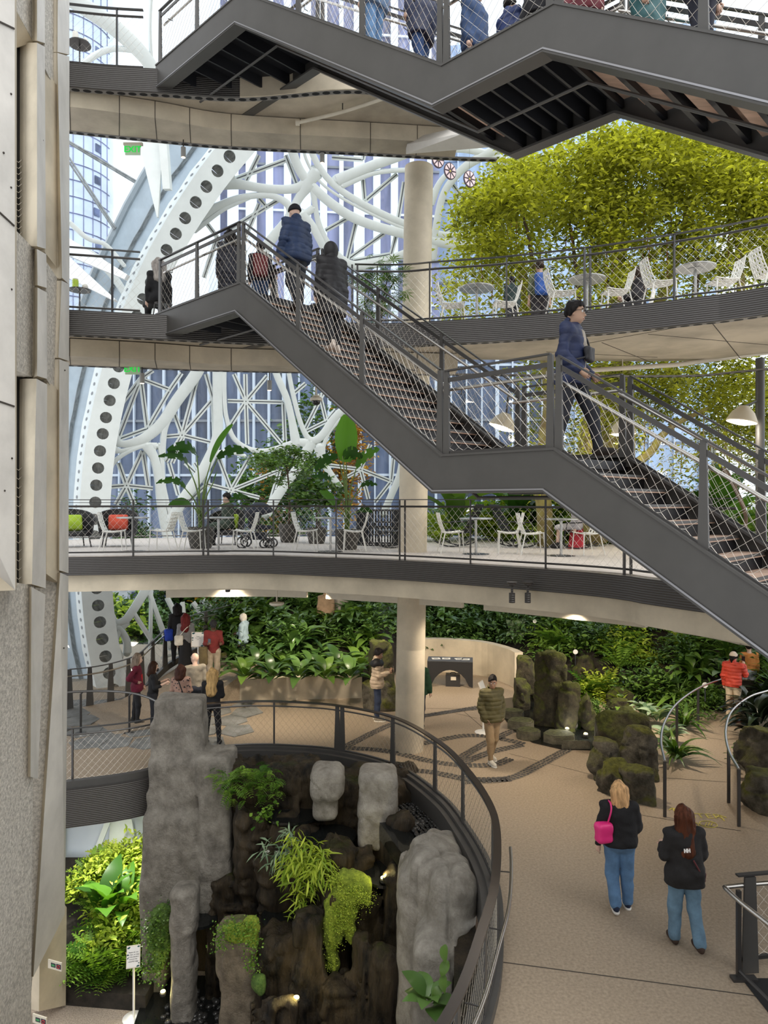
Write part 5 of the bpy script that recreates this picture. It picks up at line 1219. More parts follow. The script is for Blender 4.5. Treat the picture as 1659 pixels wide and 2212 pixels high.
for i, px in enumerate((520, 548, 580, 610, 640, 668, 700, 728, 755, 775)):
    leafy('%s large-leaved plant along the planter wall from the mossy block' % ORD[i], G(px, 1490 - (i % 2) * 22, .58) + Vector((0, .55, 0)), 15, .78, 'dark' if i % 3 else 'mid', 'plants along the planter wall', 1.0, lift=.1)
# dark bush and strap plants beside the ramp
for px, py, kd, s, lab in ((1640, 1600, 'black', 1.5, 'at the edge of the ramp'), (1620, 1560, 'black', 1.3, 'at the edge of the ramp'), (1655, 1545, 'black', 1.4, 'at the edge of the ramp'), (1650, 1660, 'broad', 1.0, 'at the edge of the ramp'), (1625, 1655, 'bush', .8, 'at the edge of the ramp'), (1460, 1640, 'strap', 1.1, 'beside the stainless handrail'), (1445, 1600, 'silver', 1.1, 'beside the stainless handrail'), (1480, 1570, 'strap', 1.0, 'beside the stainless handrail'), (1420, 1560, 'silver', 1.2, 'beside the stainless handrail'), (1500, 1545, 'midbush', .8, 'beside the stainless handrail'), (1390, 1545, 'silver', 1.0, 'beside the stainless handrail'), (1350, 1560, 'fern', .8, 'among the pond boulders'), (1255, 1560, 'fern', .7, 'among the pond boulders'), (1215, 1530, 'fern', .6, 'among the pond boulders'), (1180, 1505, 'fern', .6, 'among the pond boulders'), (1290, 1540, 'midbush', .6, 'among the pond boulders'), (1340, 1520, 'limefern', .8, 'among the pond boulders'), (1310, 1500, 'limebush', .8, 'among the pond boulders'), (1380, 1510, 'strap', .8, 'among the pond boulders'),
    (1540, 1530, 'midbush', .9, 'beyond the ramp handrail'), (1510, 1510, 'palm', 1.2, 'beyond the ramp handrail'), (1470, 1520, 'palm', 1.3, 'beyond the ramp handrail'), (1560, 1500, 'limebush', .9, 'beyond the ramp handrail'), (1645, 1500, 'midbush', .9, 'beyond the ramp handrail'), (1440, 1505, 'broad', 1.2, 'beyond the ramp handrail'), (1340, 1490, 'limefern', 1.2, 'behind the pond boulders'), (1280, 1475, 'fern', 1.2, 'behind the pond boulders'), (1400, 1480, 'fern', 1.2, 'behind the pond boulders')):
    plant(kd, G(px, py, .05 if py > 1560 else .1), s, lab, 'plants by the ramp')
# ---- fern bed at the foot of the void, left
bed = MB(); bed.prism([(-9, 13.6), (-4.4, 13.1), (-4.3, 16.5), (-9, 16.5)], L0, L0 + .3); bed.build('planted_bed', M_soil, None, kind='structure', label='soil of the sunken fern bed')
random.seed(31)
for i in range(64):
    y = random.uniform(13.45, 16.2); x = random.uniform(-6.4, -4.75) if y > 14.9 else random.uniform(-5.75, -4.75); z = L0 + .3 + (y - 13.4) * .30
    plant('fern' if y < 13.95 else random.choice(('limefern', 'limefern', 'limebush', 'fern', 'limebush')), (x, y, z), random.uniform(.85, 1.3), 'in the sunken bed under the walkway', 'ferns in the sunken bed')
bed2 = MB(); bed2.add([(-9, 13.6, L0 + .2), (-4.3, 13.6, L0 + .2), (-4.3, 16.6, L0 + 1.1), (-9, 16.6, L0 + 1.1)], [(0, 1, 2, 3)]); bed2.build('planted_bed', M_soil, None, kind='structure', label='sloping soil at the back of the fern bed')
leafy('tall broad-leaved plant glowing green in the fern bed', W(232, 2010, 14.6), 9, 1.15, 'ban', 'plants of the fern bed', 1.1, 'banana_plant', .15, lift=.9)
leafy('drooping broad-leaved plant in front of the fern bed glazing', W(265, 1990, 14.6), 7, .95, 'ban', 'plants of the fern bed', 1.0, 'banana_plant', .1, lift=.3)
# frosted glazing behind the bed
gl = link('window_2', None, None, 'bright misted glazing behind the sunken fern bed', None, None, 'structure'); gl.location = (-6, 16.8, L0)
M_mist = mat('misted_glass', (.62, .70, .80), .35, col2=(.80, .85, .88), vs=.5)
for i in range(4): MB().box((-8.2 + i * 1.25, 16.9, -2.3), (1.22, .04, 3.2)).build('pane', M_mist, gl)
for i in range(5): MB().box((-8.83 + i * 1.25, 16.85, -2.3), (.05, .08, 3.2)).build('mullion', M_white, gl)
mb = MB(); mb.bar(W(235, 1770, 16.5), W(185, 1900, 16.5), .12, .05, (0, -1, 0)); mb.build('diagonal_frame', M_white, gl)
mb = MB(); mb.bar(W(262, 1770, 16.6), W(268, 1900, 16.6), .5, .05, (0, -1, 0), w2=.8); mb.build('diagonal_frame', M_white, gl)
# ---- waterfall plants
def spray(name, label, m, tpl, centers, n, L, spread, seed, zlo=-.8, zhi=.5, cat='plant', group='plants on the waterfall', stems=True):
    R = np.random.default_rng(seed); c = np.array([tuple(q) for q in centers], np.float32); i = R.integers(0, len(c), n); p = c[i] + R.normal(0, spread, (n, 3))
    d = rdir(n, zlo, zhi, R); d[:, 1] -= .35; o = thing(name, label, cat, Vector(c.mean(0)), 0, group)
    me = leaf_mesh('foliage', m, tpl, p - c.mean(0), d, np.tile([0, 0, 1.0], (n, 1)) + R.normal(0, .3, (n, 3)), L * R.uniform(.6, 1.2, n), R.random(n)); link('foliage', me, o)
    if stems:
        for q in centers[::2]:
            MB().tube([Vector(c.mean(0)) + Vector((0, .2, -.1)), (Vector(c.mean(0)) + Vector(q)) / 2 + Vector((0, 0, .1)), q], .006, 4).build('stem', M_stem, o)
    return o
TLn = T_leaf(.14, .02, .25)
spray('bamboo_grass', 'bright bamboo-leaved plant hanging over the waterfall ledge', ML_lime, TLn, [W(x, y, 12.0) for x, y in ((640, 1820), (665, 1835), (690, 1845), (630, 1850), (655, 1865), (680, 1870), (700, 1860), (645, 1890), (670, 1905), (695, 1890), (620, 1870), (655, 1925))], 520, .27, .09, 1, -.9, .3)
spray('bamboo_grass', 'wispy narrow-leaved tuft beside the pale pebbles', ML_silver, TLn, [W(x, y, 12.4) for x, y in ((575, 1830), (610, 1845), (625, 1800), (590, 1860))], 70, .27, .06, 2)
spray('bamboo_grass', 'small hanging bamboo sprig below the bright one', ML_lime, TLn, [W(x, y, 11.9) for x, y in ((650, 1950), (640, 1975), (660, 1985), (675, 2000))], 90, .2, .06, 3)
spray('hanging_fern', 'leafy fern sprays at the top of the waterfall', ML_fern, T_frond(9, .24, .6), [W(x, y, 13.3) for x, y in ((485, 1680), (500, 1690), (520, 1670), (540, 1675), (555, 1690), (575, 1690), (590, 1700), (505, 1715), (495, 1705), (530, 1700), (580, 1720), (560, 1672))], 150, .34, .09, 4, -.7, .4)
spray('hanging_fern', 'small round-leaved fern drooping into the basin', ML_fern, T_leaf(.9, .05, .1), [W(x, y, 13.0) for x, y in ((556, 1765), (575, 1755), (590, 1745), (585, 1765))], 46, .10, .07, 5)
spray('creeper', 'fine green creeper on the lower waterfall rock', ML_fern, T_leaf(.8, .05, .1), [W(x, y, 11.6) for x, y in ((480, 2010), (500, 2005), (520, 2020), (540, 2000), (548, 2040), (545, 2080), (475, 2040))], 900, .035, .075, 6, -.8, .6, stems=False)
spray('creeper', 'dark round-leaved creeper on the tall grey rock', ML_mid, T_leaf(.9, .05, .1), [W(x, y, 13.25) for x, y in ((330, 1985), (350, 1975), (325, 2010), (345, 2020), (360, 2000), (335, 2040), (350, 2060), (320, 2090), (345, 2100))], 1100, .045, .12, 7, -.8, .6, stems=False)
mo = leafy('split-leaved climber at the foot of the pale rock', W(925, 2190, 9.0), 11, .42, 'dark', 'plants on the waterfall', 1.6, 'climbing_plant', .1, lift=.1)
for i, (x, y) in enumerate(((962, 2040), (968, 2075), (960, 2105), (952, 2130))):
    c = link('leaf', lf_me['mid', .5], mo); c.location = W(x, y, 8.9) - W(925, 2190, 9.0); c.rotation_euler = (-.9, .3 * (-1) ** i, 2.6); c.scale = (.35, .22, .25)
# moss texture leaves over the drape
spray('moss_fringe', 'fine bright moss fronds over the hanging moss', ML_lime, T_leaf(.8, .05, .1), [W(x, y, 11.62) for x, y in ((725, 1900), (745, 1930), (770, 1925), (790, 1940), (735, 1970), (720, 2000), (760, 1965), (715, 2040), (710, 2080), (750, 2000))], 2600, .022, .08, 8, -.8, .5, 'moss', stems=False)
# ---- the great fig tree on the right
tree = thing('fig_tree', 'great fig tree with yellow-green crown filling the terrace side', 'tree', (5.6, 18.5, 0))
R = np.random.default_rng(77); clus = []
import bisect
SIL = [(930, 705), (960, 620), (972, 540), (985, 470), (1010, 410), (1050, 375), (1100, 345), (1200, 305), (1330, 262), (1400, 245), (1550, 270), (1660, 300), (1800, 330)]
def top_at(x):
    for (a, b), (c, d) in zip(SIL, SIL[1:]):
        if a <= x <= c: return b + (d - b) * (x - a) / (c - a)
    return 999
while len(clus) < 640:
    x = R.uniform(965, 1820); y = R.uniform(240, 700); d = 16.6 + 5.5 * R.random() ** 1.8; tp = top_at(x)
    if y < tp + 14 + (d < 18.5) * 14: continue
    if y > 470 and R.random() < .25 + .5 * min(1, (y - 470) / 150): continue
    clus.append((*W(x, y, d),))
clus = np.array(clus, np.float32); N = 52000; i = R.integers(0, len(clus), N); p = clus[i] + R.normal(0, .27, (N, 3)) * np.array([1, 1, .8])
zz = np.clip((p[:, 2] - 8.5) / 7.5, 0, 1); rn = np.clip(R.random(len(clus))[i] * .5 + .45 * R.random(N) ** 1.3 + .05, 0, 1)
org = np.array([5.6, 18.5, 0], np.float32)
link('crown', leaf_mesh('crown', ML_tree, TL, p - org, rdir(N, -.7, .55, R), np.tile([0, 0, 1.0], (N, 1)) + R.normal(0, .4, (N, 3)), R.uniform(.11, .19, N), rn), tree)
# lower foliage between the terraces
clus = []
while len(clus) < 330:
    x = R.uniform(1120, 1800); y = R.uniform(790, 1060); d = R.uniform(15.8, 21)
    if y > 840 + (x - 1120) * .22 + 50 * math.sin(x * .02) and R.random() < .86: continue
    clus.append((*W(x, y, d),))
clus = np.array(clus, np.float32); N = 21000; i = R.integers(0, len(clus), N); p = clus[i] + R.normal(0, .24, (N, 3))
link('crown', leaf_mesh('crown', ML_tree, TL, p - org, rdir(N, -.7, .5, R), np.tile([0, 0, 1.0], (N, 1)) + R.normal(0, .4, (N, 3)), R.uniform(.10, .17, N), np.clip(R.random(len(clus))[i] * .4 + .35 * R.random(N), 0, 1)), tree)
def limb(pts, r0, r1, name='trunk', m=None):
    Q = spline([W(*q) for q in pts], 5); k = len(Q); MB().tube([q + Vector((random.uniform(-.03, .03), random.uniform(-.03, .03), 0)) for q in Q], [r0 + (r1 - r0) * i / (k - 1) for i in range(k)], 9).build(name, m or M_bark, tree, 3.2)
random.seed(8)
limb([(1318, 1160, 18.5), (1300, 1050, 18.4), (1325, 930, 18.6), (1340, 800, 18.8), (1335, 640, 19.0), (1340, 500, 19.0)], .42, .16)
limb([(1285, 1172, 17.6), (1272, 1000, 17.5), (1285, 880, 17.6), (1300, 790, 17.8)], .30, .2)
limb([(1180, 1180, 17.0), (1172, 1000, 17.0), (1185, 900, 17.0), (1178, 780, 17.3), (1150, 690, 17.6), (1120, 560, 18)], .2, .12)
limb([(1345, 680, 18.9), (1330, 520, 18.7), (1300, 430, 18.6)], .14, .05, 'branch'); limb([(1340, 640, 19), (1400, 560, 19), (1470, 510, 19.2)], .15, .05, 'branch'); limb([(1400, 690, 18.0), (1440, 620, 18.0), (1475, 520, 18.2), (1480, 430, 18.4)], .16, .05, 'branch')
limb([(1345, 640, 18.2), (1290, 580, 18.2), (1270, 470, 18.4)], .08, .03, 'branch', M_bark2); limb([(1165, 690, 17.4), (1150, 560, 17.6), (1130, 460, 17.8)], .07, .03, 'branch', M_bark2); limb([(1500, 690, 17.6), (1505, 560, 17.8), (1490, 440, 18)], .09, .04, 'branch', M_bark2); limb([(1250, 680, 17.6), (1245, 590, 17.6), (1230, 480, 17.9)], .07, .03, 'branch', M_bark2)
limb([(1290, 1060, 17.3), (1400, 980, 17.0), (1440, 930, 17.1), (1530, 880, 17.2)], .13, .05, 'branch'); limb([(1560, 1010, 16.6), (1600, 1080, 16.4), (1620, 1180, 16.3)], .06, .04, 'branch', M_bark2); limb([(1600, 690, 17.0), (1598, 600, 17.2), (1590, 500, 17.4)], .12, .06, 'branch')
for k in range(46):
    x = random.uniform(1000, 1640); y = random.uniform(420, 640); l = random.uniform(40, 130); d = random.uniform(17, 19)
    MB().tube([W(x, y, d), W(x + random.uniform(-5, 5), y + l * .5, d), W(x + random.uniform(-8, 8), y + l, d)], .014, 4).build('aerial_root', mat('red_brown_root', (.26, .11, .04), .9), tree)
for k in range(26):
    x = random.uniform(1230, 1650); y = random.uniform(880, 960); l = random.uniform(30, 110); d = random.uniform(16.6, 18)
    MB().tube([W(x, y, d), W(x + random.uniform(-5, 5), y + l, d)], .016, 4).build('aerial_root', M_bark, tree)
# ---- greenery beyond the middle terrace, right part
random.seed(41)
for k in range(34):
    x = random.uniform(940, 1660); y = random.uniform(1110, 1200) ; d = random.uniform(18.5, 21.2)
    kd = random.choice(('strap', 'limefern', 'midbush', 'limefern', 'broadm', 'palm', 'limebush', 'fern')); q = W(x, 1170, d); q.z = L2
    plant(kd, q, random.uniform(1.6, 2.6), 'growing at the back of the middle terrace', 'plants behind the middle terrace')
for n_, (x, d, s) in enumerate(((985, 19.5, 1.2), (1120, 20, 1.5), (1225, 20.2, 1.3), (1560, 18.5, 1.3))):
    q = W(x, 1150, d); q.z = L2 + .02; leafy('%s tall broad-leaved plant behind the terrace rocking chairs from the column' % ORD[n_], q, 12, 1.5 * s, 'ban' if x > 1100 else 'mid', 'plants behind the middle terrace', .8, 'banana_plant', .3, lift=.6)
# ---- shrub by the terrace column
q = W(815, 690, 14.6); q.z = L3
fs = thing('fatsia_shrub', 'tall lobed-leaf shrub beside the column on the terrace', 'shrub', q); R = np.random.default_rng(5)
cl = np.array([tuple(W(x, y, 14.3 + .5 * R.random()) - q) for x, y in ((790, 590), (815, 575), (840, 585), (775, 600), (800, 620), (835, 615), (855, 600), (790, 650), (815, 660), (840, 650), (800, 685), (858, 640))]); N = 260; i = R.integers(0, len(cl), N)
link('foliage', leaf_mesh('foliage', ML_mid, TP, cl[i] + R.normal(0, .10, (N, 3)), rdir(N, -.6, .4, R) + np.array([0, -.4, 0]), np.tile([0, -.4, 1.0], (N, 1)) + R.normal(0, .3, (N, 3)), R.uniform(.14, .24, N), R.uniform(.3, 1, N)), fs)
for k in range(7): MB().tube([q + Vector((random.uniform(-.2, .2), random.uniform(-.1, .1), 0)), q + Vector((random.uniform(-.3, .3), .1, .7)), q + Vector(tuple(cl[k]))], .012, 5).build('stem', M_bark2, fs)
# ---- trees and shrubs in the street outside
random.seed(77); ML_aut = leafmat('autumn_leaf', (.30, .10, .02), (.75, .45, .05), .4)
def street_tree(px, d, w, h, m, lab, seed, base_py=None):
    p = W(px, 1200, d); p.z = -.5; o = thing('street_tree', lab, 'tree', p, 0, 'street trees outside'); R = np.random.default_rng(seed); N = 1500
    c = R.normal(0, 1, (26, 3)); c /= np.linalg.norm(c, axis=1, keepdims=True); c *= R.uniform(.3, 1, (26, 1)); i = R.integers(0, 26, N); q = (c[i] + R.normal(0, .16, (N, 3))) * np.array([w, w * .7, h * .36]) + np.array([0, 0, h * .66])
    link('crown', leaf_mesh('crown', m, TL, q, rdir(N, -.6, .6, R), np.tile([0, 0, 1.0], (N, 1)) + R.normal(0, .4, (N, 3)), R.uniform(.22, .4, N), R.random(N)), o); MB().tube([p, p + Vector((0, 0, h * .6))], [.14, .07], 7).build('trunk', M_bark2, o)
for px, d, w, h, m, lab, sd in ((560, 36, 1.9, 9.5, ML_mid, 'green street tree behind the middle glazing', 1), (600, 40, 1.6, 8.5, ML_aut, 'orange autumn tree behind the middle glazing', 2), (690, 38, 1.6, 13.5, ML_mid, 'tall green street tree near the column glazing', 3), (750, 37, 1.2, 13, ML_aut, 'orange-leaved tree seen low in the upper glazing', 4), (300, 35, 1.4, 6.0, ML_dark, 'dark street shrub behind the arch', 5), (470, 31, 1.0, 3.2, ML_aut, 'small orange shrub outside the ramp glazing', 6), (400, 32, 1.6, 3.0, ML_dark, 'dark green shrub outside the ramp glazing', 7), (540, 32, 1.5, 4.0, ML_mid, 'green shrub outside behind the bank', 8), (640, 36, 1.6, 10, ML_dark, 'dark evergreen outside behind the small tree', 9)):
    street_tree(px, d, w, h, m, lab, sd)
gl_ = thing('added_bed_lamp', 'added hooded lamp brightening the sunken fern bed', 'lamp', (-5.5, 14.6, -.75)); MB().lathe([(.0, .12), (.10, .12), (.16, 0), (.15, 0), (.09, .1), (0, .1)], 14, (-5.5, 14.6, -.75)).build('hood', M_rail, gl_); MB().tube([(-5.5, 14.6, -.63), (-5.5, 14.6, -.33)], .012, 5).build('stem', M_rail, gl_)
l = bpy.data.lights.new('lamp_light', 'SPOT'); l.energy = 420; l.color = (1, .97, .85); l.spot_size = 2.3; l.spot_blend = .8; l.shadow_soft_size = .25; lo_ = bpy.data.objects.new('lamp_light', l); COL.objects.link(lo_); lo_.parent = gl_; lo_.location = (0, 0, -.03)  # spot added to brighten the fern bed
# ---- parked cars and a hedge outside the ramp glazing
def car(px, d, col, lab, rz=0.0):
    p = W(px, 1300, d); p.z = -.5; o = thing('parked_car', lab, 'car', p, rz, 'parked cars outside')
    v, q = sdf_mesh(lambda P: smin(s_box(P, (0, 0, .62), (2.15, .88, .34), .22), s_box(P, (-.15, 0, 1.12), (1.15, .74, .32), .22), .2), (-2.4, -1.1, .1), (2.4, 1.1, 1.7), .09); link('body', raw_mesh('body', v, q, [mat('car_paint_%d' % px, col, .25)], None, 3.2), o)
    for x, y in ((-1.35, .86), (1.35, .86), (-1.35, -.86), (1.35, -.86)):
        m = MB(); m.lathe([(0, -.1), (.32, -.1), (.34, 0), (.32, .1), (0, .1)], 16, (x, y, .34), M=Matrix.Rotation(PI_ / 2, 3, 'X')); link('wheel', m.mesh('wheel', [M_black], .6), o)
    for y in (-.76, .76):
        m = MB(); m.box((-.15, y, 1.16), (1.7, .03, .34)); link('window', m.mesh('window', [M_bld]), o)
PI_ = math.pi
car(395, 33, (.03, .035, .045), 'dark car parked outside behind the ramp visitors'); car(335, 37, (.35, .36, .38), 'grey car parked outside beyond the arch', .1)
random.seed(13)
for k in range(16):
    q = W(random.uniform(240, 520), 1300, random.uniform(29, 33)); q.z = -.5; plant(random.choice(('bush', 'midbush', 'fern', 'bush', 'limebush')), q, random.uniform(2.0, 3.4), 'growing outside along the ramp glazing', 'shrubs outside the glazing')
# ================================================================== FURNITURE, FIXTURES, SIGNS
M_chair = mat('white_chair_plastic', (.80, .79, .74), .45)
M_chrome = mat('satin_table_metal', (.45, .45, .44), .3, .8)
M_wicker = mat('black_woven_cord', (.018, .018, .02), .6, var=.4, vs=30)
M_pot = mat('dark_planter', (.085, .08, .072), .75, var=.15, vs=4)
def cloth_sheet(fn, nu, nv, th, hole, seed):
    """perforated curved sheet: fn(u,v) -> point; every cell has a skewed opening"""
    R = random.Random(seed); mb = MB(); g = [[None] * (nv + 1) for _ in range(nu + 1)]
    for i in range(nu + 1):
        for j in range(nv + 1):
            du = 0 if i in (0, nu) else R.uniform(-.25, .25) / nu; dv = 0 if j in (0, nv) else R.uniform(-.3, .3) / nv
            g[i][j] = (i / nu + du, j / nv + dv)
    e = 1e-3
    def pt(u, v, s):
        p = Vector(fn(u, v)); n = (Vector(fn(u + e, v)) - p).cross(Vector(fn(u, v + e)) - p).normalized(); return p + n * th * s
    for i in range(nu):
        for j in range(nv):
            q = [g[i][j], g[i + 1][j], g[i + 1][j + 1], g[i][j + 1]]; c = (sum(a for a, b in q) / 4, sum(b for a, b in q) / 4); k = hole * R.uniform(.75, 1.1)
            inn = [(c[0] + (a - c[0]) * k, c[1] + (b - c[1]) * k) for a, b in q]; P = []
            for s in (-.5, .5): P += [pt(a, b, s) for a, b in q] + [pt(a, b, s) for a, b in inn]
            Fs = []
            for a in range(4):
                b = (a + 1) % 4; Fs += [(8 + a, 8 + b, 12 + b, 12 + a), (a, 4 + a, 4 + b, b), (4 + a, 12 + a, 12 + b, 4 + b)]
                if (a == 0 and j == 0) or (a == 1 and i == nu - 1) or (a == 2 and j == nv - 1) or (a == 3 and i == 0): Fs.append((a, b, 8 + b, 8 + a))
            mb.add(P, Fs)
    return mb
def make_chair():
    o = thing('cafe_chair', 'white perforated cafe chair', 'chair', (0, 0, 0), 0, 'white cafe chairs')
    w = .45
    cloth_sheet(lambda u, v: ((u - .5) * w, .22 - .42 * v, .45 - .035 * math.sin(math.pi * min(1, max(0, v)) * .8) + .10 * (u - .5) ** 2), 5, 5, .012, .55, 1).build('seat', M_chair, o, .6)
    cloth_sheet(lambda u, v: ((u - .5) * (w - .06 * v), -.20 - .13 * v - .02 * math.sin(3 * v) + .12 * (u - .5) ** 2, .43 + .43 * v), 5, 6, .012, .58, 2).build('backrest', M_chair, o, .6)
    for sx in (-1, 1):
        MB().tube([(sx * .19, .19, .45), (sx * .22, .22, 0)], [.014, .011], 6).build('leg', M_chair, o, .8); MB().tube([(sx * .19, -.18, .44), (sx * .22, -.28, 0)], [.014, .011], 6).build('leg', M_chair, o, .8)
    return o
chair0 = make_chair(); used = [False]
def chair(p, rz, label):
    if not used[0]: used[0] = True; c = chair0; c.location = p; c.rotation_euler = (0, 0, rz); c['label'] = label; return c
    return copy_tree(chair0, None, label, p, rz)
def make_table():
    o = thing('cafe_table', 'round metal cafe table', 'table', (0, 0, 0), 0, 'round cafe tables')
    MB().lathe([(.0, .725), (.33, .725), (.345, .735), (.345, .75), (.33, .757), (0, .757)], 28).build('table_top', M_chrome, o, .5)
    MB().lathe([(.0, .715), (.16, .715), (.16, .725), (0, .725)], 4).build('bracket', M_chrome, o)
    MB().tube([(0, 0, .02), (0, 0, .725)], .027, 10).build('pedestal', M_chrome, o, .8)
    MB().lathe([(0, 0), (.28, 0), (.28, .008), (.05, .025), (0, .025)], 24).build('base', M_rail, o, .5); return o
table0 = make_table(); tused = [False]
def table(p, label):
    if not tused[0]: tused[0] = True; table0.location = p; table0['label'] = label; return table0
    return copy_tree(table0, None, label, p)
PI = math.pi
def at2(px, d, z): q = W(px, 1100, d); q.z = z; return q
RT, LF = -PI / 2, PI / 2          # facing the picture's right / left
for px, d, rz, lab in ((246, 15.6, RT + .15, 'white cafe chair at the table nearest the core, turned to the column'), (350, 16.0, LF - .1, 'white cafe chair at the table nearest the core, turned to the core'), (418, 15.9, RT, 'white cafe chair in front of the big-leaved potted plant'), (527, 15.9, LF, 'white cafe chair in front of the stroller'), (662, 15.9, RT - .1, 'white cafe chair in front of the leafy potted shrub'), (764, 15.7, LF, 'white cafe chair beside the potted banana, near the column'),
                       (976, 15.2, RT + .1, 'white cafe chair just beyond the column on the middle terrace'), (1098, 15.0, LF - .1, 'white cafe chair in front of the rocking chair'), (1150, 14.6, RT, 'white cafe chair by the double railing post under the stair'), (1268, 14.6, LF + .3, 'white cafe chair half hidden under the lower stair flight')):
    chair(at2(px, d, L2), rz, lab)
for px, d, lab in ((287, 15.6, 'round cafe table by the red cushion'), (472, 15.6, 'round cafe table in front of the big-leaved potted plant'), (714, 15.5, 'round cafe table in front of the potted banana'), (1028, 14.8, 'round cafe table beyond the column on the middle terrace'), (1212, 14.3, 'round cafe table under the lower stair flight')):
    table(at2(px, d, L2), lab)
for px, d, rz, lab in ((978, 13.9, RT, 'white cafe chair behind the railing beside the terrace column'), (1090, 13.8, LF, 'white cafe chair beside the child on the upper terrace'), (1214, 13.1, RT, 'white cafe chair beside the blue backpack'), (1330, 13.0, LF, 'white cafe chair next to the seated woman in black, turned to the column'), (1427, 12.5, RT, 'white cafe chair next to the seated woman in black, turned to the tree trunk'), (1562, 12.4, LF, 'white cafe chair by the high table at the picture edge'), (1668, 12.0, RT, 'white cafe chair cut off by the picture edge')):
    chair(at2(px, d, L3), rz, lab)
for px, d, lab in ((1030, 13.75, 'round cafe table on the upper terrace nearest the column'), (1268, 13.2, 'round cafe table between the blue backpack and the seated woman'), (1502, 12.55, 'round cafe table on the upper terrace nearest the picture edge')):
    table(at2(px, d, L3), lab)
# small dark side tables at the railing by the core
for z, y, lab in ((L3, 626, 'small dark round table with a green can by the walkway railing'), (L4, 95, 'small dark round table high on the top walkway')):
    d = 13.1; p = at2(172, d, z); o = thing('side_table', lab, 'table', p); h = EYE + (HZ - y) / F * d - z
    MB().lathe([(0, h - .02), (.2, h - .02), (.2, h), (0, h)], 20, p).build('table_top', M_rail, o); MB().tube([p, p + Vector((0, 0, h - .02))], .015, 8).build('pedestal', M_rail, o); MB().lathe([(0, 0), (.17, 0), (.17, .012), (0, .015)], 16, p).build('base', M_rail, o)
    c = p + Vector((-.06, -.04, h)); k = thing('drink_can', 'yellow-green can on the small table' if z == L3 else 'pale cup on the top walkway table', 'can', c); MB().lathe([(0, 0), (.05, 0), (.055, .02), (.055, .16), (.048, .175), (0, .175)], 14, c).build('body', mat('lime_can', (.45, .62, .05), .35) if z == L3 else M_chair, k); MB().lathe([(0, .175), (.05, .175), (.05, .19), (0, .19)], 14, c).build('lid', M_chair, k)
    c = p + Vector((.1, 0, h)); ti = MB(); R = random.Random(3); ti.ball(c + Vector((0, 0, .05)), (.06, .05, .06), 8, 6); ti.build('crumpled_napkin', M_chair, None, label='crumpled white napkin on the ' + ('small walkway table' if z == L3 else 'top walkway table'), cat='napkin')
# ---- lounge chairs with cushions
def lounge(px, d, rz, lab):
    p = at2(px, d, L2); o = thing('lounge_chair', lab, 'chair', p, 0, 'black lounge chairs'); Rm = Matrix.Rotation(rz, 3, 'Z'); f = lambda x, y, z: p + Rm @ Vector((x, y, z))
    arc = [(-.42 * math.cos(a), -.38 * math.sin(a) + .05) for a in np.linspace(-.5, PI + .5, 15)]
    def shell(u, v):
        k = u * 14; i = min(13, int(k)); t = k - i; x = arc[i][0] * (1 - t) + arc[i + 1][0] * t; y = arc[i][1] * (1 - t) + arc[i + 1][1] * t
        hh = .62 + .28 * math.sin(PI * min(1, max(0, u))); fl = 1 + .12 * v; return f(x * fl, y * fl, .28 + (hh - .28) * v)
    cloth_sheet(shell, 26, 3, .02, .12, 4).build('shell', M_wicker, o); MB().tube([f(arc[i][0] * 1.12, arc[i][1] * 1.12, .62 + .28 * math.sin(PI * i / 14)) for i in range(15)], .022, 6).build('rim', M_wicker, o)
    MB().lathe([(0, .26), (.40, .26), (.42, .31), (.40, .38), (0, .39)], 18, p).build('seat', M_wicker, o)
    for x, y in ((-.3, .28), (.3, .28), (-.27, -.26), (.27, -.26)): MB().tube([f(x, y, .28), f(x * 1.15, y * 1.15, 0)], .016, 6).build('leg', M_rail, o)
    return p, Rm
def cushion(p, Rm, col, lab):
    def fn(P): return s_box(P, (0, 0, 0), (.23, .055 , .2), .05) - .05 * (1 - np.minimum(1, np.abs(P[:, 0]) / .24) ** 2) * (1 - np.minimum(1, np.abs(P[:, 2]) / .2) ** 2)
    v, q = sdf_mesh(fn, (-.32, -.2, -.3), (.32, .2, .3), .025); o = link('cushion', raw_mesh('cushion', v, q, [mat('cushion_' + lab[:6].strip().replace(' ', '_'), col, .85, var=.08, vs=8)], None, 3.2), None, lab, 'cushion', 'lounge cushions', None, p + Rm @ Vector((0, -.12, .58))); o.rotation_euler = (.25, 0, Rm.to_euler().z); return o
for px, d, rz, col, lab, cl in ((255, 17.4, PI + .3, (.62, .09, .05), 'black woven lounge chair holding the red cushion', 'red-orange cushion in the lounge chair'), (158, 17.2, PI + .6, (.38, .55, .04), 'black woven lounge chair behind the core edge', 'lime cushion in the lounge chair by the core'), (492, 18.2, PI - .2, (.42, .60, .05), 'black woven lounge chair behind the big-leaved plant', 'lime cushion behind the seated visitor')):
    p, Rm = lounge(px, d, rz, lab); cushion(p, Rm, col, cl)
# drum-shaped woven screen behind the column
p = at2(818, 18.0, L2); o = thing('woven_drum', 'dark slatted drum seat left of the column'.replace('left of', 'beside'), 'seat', p)
for k in range(44):
    a = k / 44 * 6.283; MB().box(p + Vector((.55 * math.cos(a), .5 * math.sin(a), .45)), (.03, .03, .9), a).build('slat', M_wicker, o)
for z in (.02, .45, .88): MB().tube([p + Vector((.56 * math.cos(a), .51 * math.sin(a), z)) for a in np.linspace(0, 6.283, 24, endpoint=False)], .02, 5, closed=True).build('hoop', M_wicker, o)
